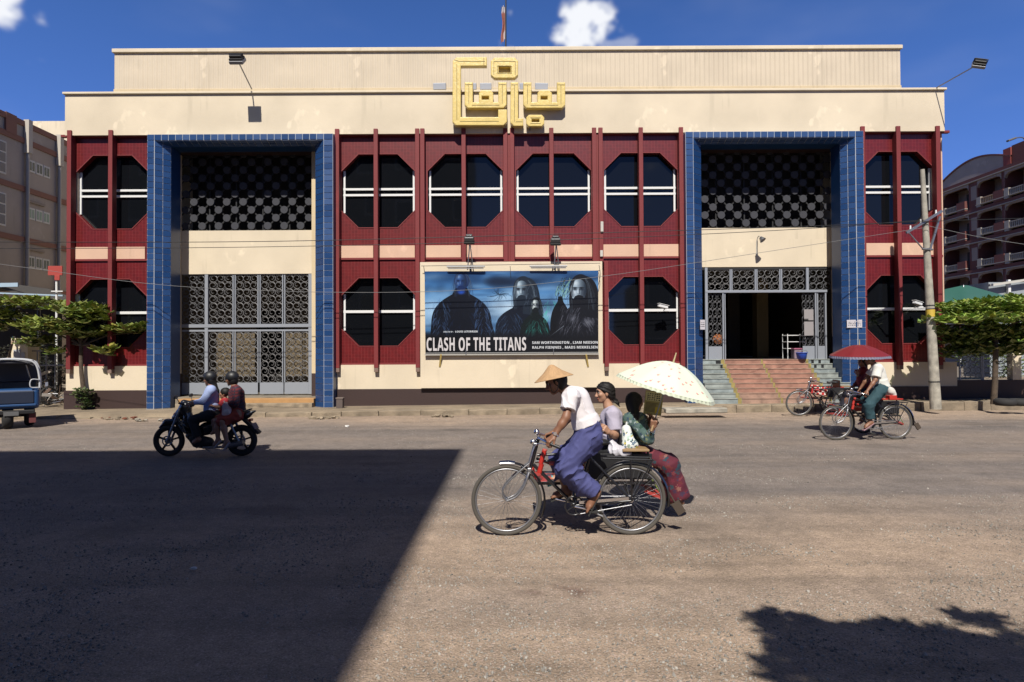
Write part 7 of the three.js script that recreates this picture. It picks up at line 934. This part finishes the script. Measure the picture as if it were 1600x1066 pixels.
// ---------------------------------------------------------------- motorbike and its three riders
{
  const base = onGround(320, 713), D0 = -base.z, k = D0 / 1000 / 6.27, q = (zx, zy, dz = 0) => P(220 + zx / 6.27, 560 + zy / 6.27, D0 + dz), L = (zx, zy, z = 0) => V((zx - 627) * k, (962 - zy) * k, z);
  const t = thing('motorbike', 'black underbone motorbike with five-spoke wheels carrying three people on the shaded road', 'motorbike', base.clone()), gl = Ph(0.012, 0.012, 0.014, 0.25, { clearcoat: 0.8 }), matt = S(0.02, 0.02, 0.021, 0.7), T = (n, g, m) => part(n, g, m, t), R = 0.285;
  for (const [zx, w] of [[275, 0.045], [985, 0.052]]) { const c = L(zx, 0); const g = sub('wheel', t); g.position.set(c.x, R, 0); part('tyre', new THREE.TorusGeometry(R - w, w, 12, 40), M.rubber, g); part('rim', new THREE.TorusGeometry(R - w * 1.9, 0.018, 8, 40), M.black, g); for (let i = 0; i < 5; i++) { const a = i * 1.2566 + 0.3; part('spoke', bar(V(0.03 * Math.cos(a), 0.03 * Math.sin(a), 0), V((R - w * 1.8) * Math.cos(a), (R - w * 1.8) * Math.sin(a), 0), 0.032, 0.03), M.black, g); } const h = new THREE.CylinderGeometry(0.055, 0.055, 0.1, 18); h.rotateX(Math.PI / 2); part('hub', h, M.steel, g); const dk = new THREE.TorusGeometry(0.085, 0.012, 4, 28); dk.scale(1, 1, 0.3); dk.translate(0, 0, 0.06); part('brake_disc', dk, M.steel, g); }
  const fh = V(L(275, 0).x, R, 0), rh = V(L(985, 0).x, R, 0);
  T('fork', [-1, 1].map((s) => rod(fh.clone().setZ(s * 0.075), L(400, 500, s * 0.075), 0.022)), M.steel);
  T('front_fairing', blobMesh([CAP(L(330, 585), L(440, 470), 0.05, 0.09), CAP(L(440, 480), L(470, 620), 0.085, 0.08), CAP(L(460, 600), L(480, 780), 0.075, 0.05), CAP(L(360, 570, 0.06), L(470, 720, 0.12), 0.02, 0.03), CAP(L(360, 570, -0.06), L(470, 720, -0.12), 0.02, 0.03)], 0.012, 0.07), gl);
  T('headlight', blobMesh([ELL(L(352, 555), 0.06, 0.05, 0.07)], 0.01, 0.02), Ph(0.16, 0.045, 0.03, 0.1)); T('cowl', blobMesh([CAP(L(420, 440), L(500, 455), 0.06, 0.05)], 0.012, 0.03), gl);
  T('handlebar', tube([L(510, 440, 0.32), L(440, 430, 0.24), L(430, 450, 0), L(440, 430, -0.24), L(510, 440, -0.32)], 0.014, 30), M.black); for (const s of [-1, 1]) { T('grip', rod(L(445, 432, s * 0.26), L(512, 441, s * 0.33), 0.019), M.rubber); T('mirror', [rod(L(440, 430, s * 0.22), L(420, 385, s * 0.26), 0.007), cbox(L(415, 375, s * 0.27), 0.04, 0.06, 0.1, 0.015)], M.black); }
  T('front_mudguard', blobMesh([CAP(L(180, 680), L(250, 630), 0.014, 0.05), CAP(L(250, 630), L(345, 620), 0.055, 0.06), CAP(L(345, 620), L(410, 720), 0.05, 0.03)], 0.011, 0.04), gl);
  T('engine', blobMesh([CAP(L(520, 790), L(660, 830), 0.09, 0.1), CAP(L(540, 840), L(620, 850), 0.07, 0.07)], 0.014, 0.05), matt); T('body_panel', blobMesh([CAP(L(470, 760), L(640, 700), 0.06, 0.09), CAP(L(640, 690), L(860, 620), 0.11, 0.10), CAP(L(860, 610), L(1040, 560), 0.10, 0.06), CAP(L(1040, 555), L(1115, 525), 0.05, 0.02)], 0.013, 0.07), gl);
  T('seat', blobMesh([CAP(L(610, 570), L(760, 570), 0.09, 0.11), CAP(L(760, 565), L(990, 545), 0.11, 0.09)], 0.013, 0.06), matt); T('grab_rail', tube([L(950, 540, 0.1), L(1060, 510, 0.09), L(1075, 505, 0), L(1060, 510, -0.09), L(950, 540, -0.1)], 0.014, 20), M.black);
  T('rear_fender', bar(L(1010, 600), L(1160, 740), 0.05, 0.13), matt); T('tail_light', cbox(L(1075, 610), 0.05, 0.05, 0.12, 0.015), Ph(0.3, 0.01, 0.01, 0.2)); T('number_plate', cbox(L(1118, 668), 0.012, 0.12, 0.2, 0.004, [0, 0, 0.5]), S(0.1, 0.09, 0.13, 0.6)); T('swing_arm', [bar(L(700, 830, 0.1), rh.clone().setZ(0.1), 0.04, 0.03), bar(L(700, 830, -0.1), rh.clone().setZ(-0.1), 0.04, 0.03)], M.black); for (const s of [-1, 1]) T('shock_absorber', rod(rh.clone().setZ(s * 0.12), L(890, 620, s * 0.11), 0.025), M.steel); T('exhaust', [rod(L(640, 870, 0.13), L(860, 860, 0.15), 0.022), rod(L(860, 860, 0.15), L(1040, 820, 0.16), 0.045, 0.05)], M.steel); T('foot_peg', [rod(L(600, 862, 0.22), L(600, 862, -0.22), 0.012), rod(L(760, 850, 0.24), L(760, 850, -0.24), 0.012)], M.steel); T('leg_stand', rod(L(660, 880, 0.1), L(740, 925, 0.14), 0.012), M.steel);
  const f1 = fold(9, 0.008), helm = (p, h, up = 0.025) => { mesh('helmet', blobMesh([ELL(h.clone().add(V(0.012, up + 0.02, 0)), 0.118, 0.108, 0.11)], 0.009, 0.03, undefined, [[h.clone().add(V(-0.02, up - 0.03, 0)), V(-0.35, -0.94, 0)]]), Ph(0.012, 0.012, 0.013, 0.5), p); mesh('visor', blobMesh([ELL(h.clone().add(V(-0.1, up + 0.02, 0)), 0.07, 0.012, 0.085)], 0.007, 0.02), M.black, p); mesh('chin_strap', tube([h.clone().add(V(-0.01, 0, 0.095)), h.clone().add(V(-0.05, -0.11, 0.03)), h.clone().add(V(-0.05, -0.11, -0.03)), h.clone().add(V(-0.01, 0, -0.095))], 0.006, 16, 5), M.black, p); };
  { const J = { head: q(672, 205), face: V(-1, -0.05, 0.1), neck: q(690, 270), chest: q(692, 345), pelvis: q(690, 540), shL: q(690, 310, -0.16), shR: q(680, 308, 0.16), elL: q(612, 425, -0.22), wrL: q(505, 438, -0.29), elR: q(600, 420, 0.22), wrR: q(505, 435, 0.29), hiL: q(675, 560, -0.09), hiR: q(675, 560, 0.09), knL: q(505, 600, -0.15), knR: q(505, 600, 0.15), anL: q(560, 790, -0.16), anR: q(560, 795, 0.16), toL: q(500, 835, -0.17), toR: q(500, 835, 0.17) };
    const p = makePerson('person', 'woman in a pale blue shirt and black trousers driving the motorbike with a helmet', J, skinC, { s: 0.93, handL: { nrm: V(-0.3, 0.9, 0.1), side: -1, curl: [0.9, 1, 0.6] }, handR: { nrm: V(-0.3, 0.9, -0.1), side: 1, curl: [0.9, 1, 0.6] } }); mesh('shirt', shirtGeo(J, { ease: 0.024, s: 0.93, long: true, hem: 1.05, disp: f1, cell: 0.011 }), cloth(0.36, 0.44, 0.70), p); mesh('trousers', blobMesh([CAP(J.pelvis, J.hiL, 0.12, 0.1), CAP(J.pelvis, J.hiR, 0.12, 0.1), CAP(J.hiL, J.knL, 0.1, 0.078), CAP(J.hiR, J.knR, 0.1, 0.078), CONE(J.knL, lerpV(J.knL, J.anL, 0.9), 0.078, 0.075), CONE(J.knR, lerpV(J.knR, J.anR, 0.9), 0.078, 0.075)], 0.011, 0.05, f1), cloth(0.01, 0.01, 0.013), p); helm(p, J.head); mesh('hair', blobMesh([ELL(J.head.clone().add(V(0.04, -0.02, 0)), 0.075, 0.09, 0.085), CAP(q(715, 240), q(745, 320), 0.045, 0.035), CAP(q(745, 320), q(755, 390), 0.035, 0.01)], 0.01, 0.03), hairM, p); }
  { const J = { head: q(818, 345), face: V(-1, 0, 0.15), neck: q(822, 400), chest: q(822, 445), pelvis: q(825, 560), shL: q(822, 425, -0.12), shR: q(818, 425, 0.12), elL: q(765, 485, -0.16), wrL: q(715, 470, -0.15), elR: q(765, 480, 0.16), wrR: q(715, 470, 0.15), hiL: q(815, 575, -0.07), hiR: q(815, 575, 0.07), knL: q(715, 610, -0.18), knR: q(715, 610, 0.18), anL: q(715, 720, -0.2), anR: q(715, 720, 0.2), toL: q(680, 745, -0.21), toR: q(680, 745, 0.21) };
    const p = makePerson('person', 'small child in a red shirt squeezed between the two women on the motorbike', J, skinC, { s: 0.68, hs: 0.85 }); mesh('shirt', shirtGeo(J, { ease: 0.024, s: 0.7, disp: f1, cell: 0.011 }), cloth(0.40, 0.02, 0.03), p); mesh('shorts', blobMesh([CAP(J.pelvis, J.hiL, 0.085, 0.075), CAP(J.pelvis, J.hiR, 0.085, 0.075), CONE(J.hiL, lerpV(J.hiL, J.knL, 0.8), 0.075, 0.07), CONE(J.hiR, lerpV(J.hiR, J.knR, 0.8), 0.075, 0.07)], 0.011, 0.04, f1), cloth(0.45, 0.12, 0.03), p); mesh('hair', blobMesh([ELL(J.head.clone().add(V(0.018, 0.028, 0)), 0.09, 0.082, 0.078)], 0.009, 0.03, undefined, [[J.head.clone().add(V(-0.05, 0, 0)), V(-0.8, -0.6, 0)]]), hairM, p);
    const bg = thing('child_backpack', 'pale pink and white backpack hanging at the side of the child on the motorbike', 'backpack', q(840, 510, -0.26)); mesh('bag_body', blobMesh([CAP(q(838, 470, -0.24), q(842, 540, -0.25), 0.075, 0.085)], 0.01, 0.05, fold(10, 0.006)), cloth(0.55, 0.42, 0.42), bg); mesh('pocket', blobMesh([ELL(q(840, 525, -0.31), 0.06, 0.05, 0.03)], 0.009, 0.03), cloth(0.62, 0.55, 0.52), bg); mesh('strap', tube([q(830, 465, -0.26), q(815, 425, -0.2), q(830, 415, -0.1)], 0.012, 10, 5), cloth(0.4, 0.3, 0.32), bg); }
  { const J = { head: q(888, 205), face: V(-1, -0.08, 0.1), neck: q(915, 270), chest: q(935, 350), pelvis: q(950, 535), shL: q(935, 315, -0.17), shR: q(925, 312, 0.15), elL: q(925, 445, -0.24), wrL: q(850, 455, -0.23), elR: q(880, 430, 0.2), wrR: q(800, 440, 0.18), hiL: q(935, 550, -0.16), hiR: q(925, 550, -0.02), knL: q(800, 625, -0.33), knR: q(745, 615, -0.26), anL: q(842, 825, -0.36), anR: q(755, 805, -0.3), toL: q(795, 882, -0.38), toR: q(708, 860, -0.32) };
    const p = makePerson('person', 'woman in dark plaid shirt and red skirt riding side-saddle behind on the motorbike', J, skinC, { s: 0.95 }); const pT = dtex(64, 64, (x, y) => { const a = (x % 0.5) < 0.2, b = (y % 0.5) < 0.2; return a && b ? [0.18, 0.16, 0.25] : a || b ? [0.22, 0.08, 0.13] : [0.42, 0.11, 0.15]; }); mesh('shirt', shirtGeo(J, { ease: 0.03, s: 0.95, long: true, hem: 1.1, disp: f1, cell: 0.011 }), cloth(1, 1, 1, { map: rep(pT, 9) }), p); mesh('skirt', blobMesh([CAP(J.pelvis, lerpV(J.hiL, J.hiR, 0.5), 0.13, 0.14), CONE(J.hiL, lerpV(J.hiL, J.knL, 0.95), 0.105, 0.085), CONE(J.hiR, lerpV(J.hiR, J.knR, 0.95), 0.105, 0.08), CAP(lerpV(J.hiL, J.hiR, 0.5), lerpV(J.knL, J.knR, 0.35), 0.11, 0.08)], 0.011, 0.07, (v) => f1(v) + crease(V(0.3, 1, 0.3), 60, 0.009, 3)(v)), cloth(0.30, 0.035, 0.015), p); helm(p, J.head); mesh('hair', blobMesh([ELL(J.head.clone().add(V(0.04, -0.02, 0)), 0.078, 0.1, 0.088)], 0.01, 0.03), hairM, p); for (const s of ['L', 'R']) { const a = J['an' + s], b = J['to' + s], d = b.clone().sub(a), X = d.clone().normalize(), n = V(X.y, -X.x, 0).normalize(); if (n.y > 0) n.negate(); const Z = X.clone().cross(n.clone().negate()).normalize(), c = lerpV(a, b, 0.45).addScaledVector(n, 0.042), sg = new RoundedBoxGeometry(d.length() * 1.35, 0.022, 0.088, 2, 0.008); sg.applyMatrix4(new THREE.Matrix4().makeBasis(X, n.clone().negate(), Z)); sg.translate(c.x, c.y, c.z); mesh('sandal', sg, S(0.42, 0.38, 0.4, 0.6), p); } }
}
renderer.render(scene, camera);
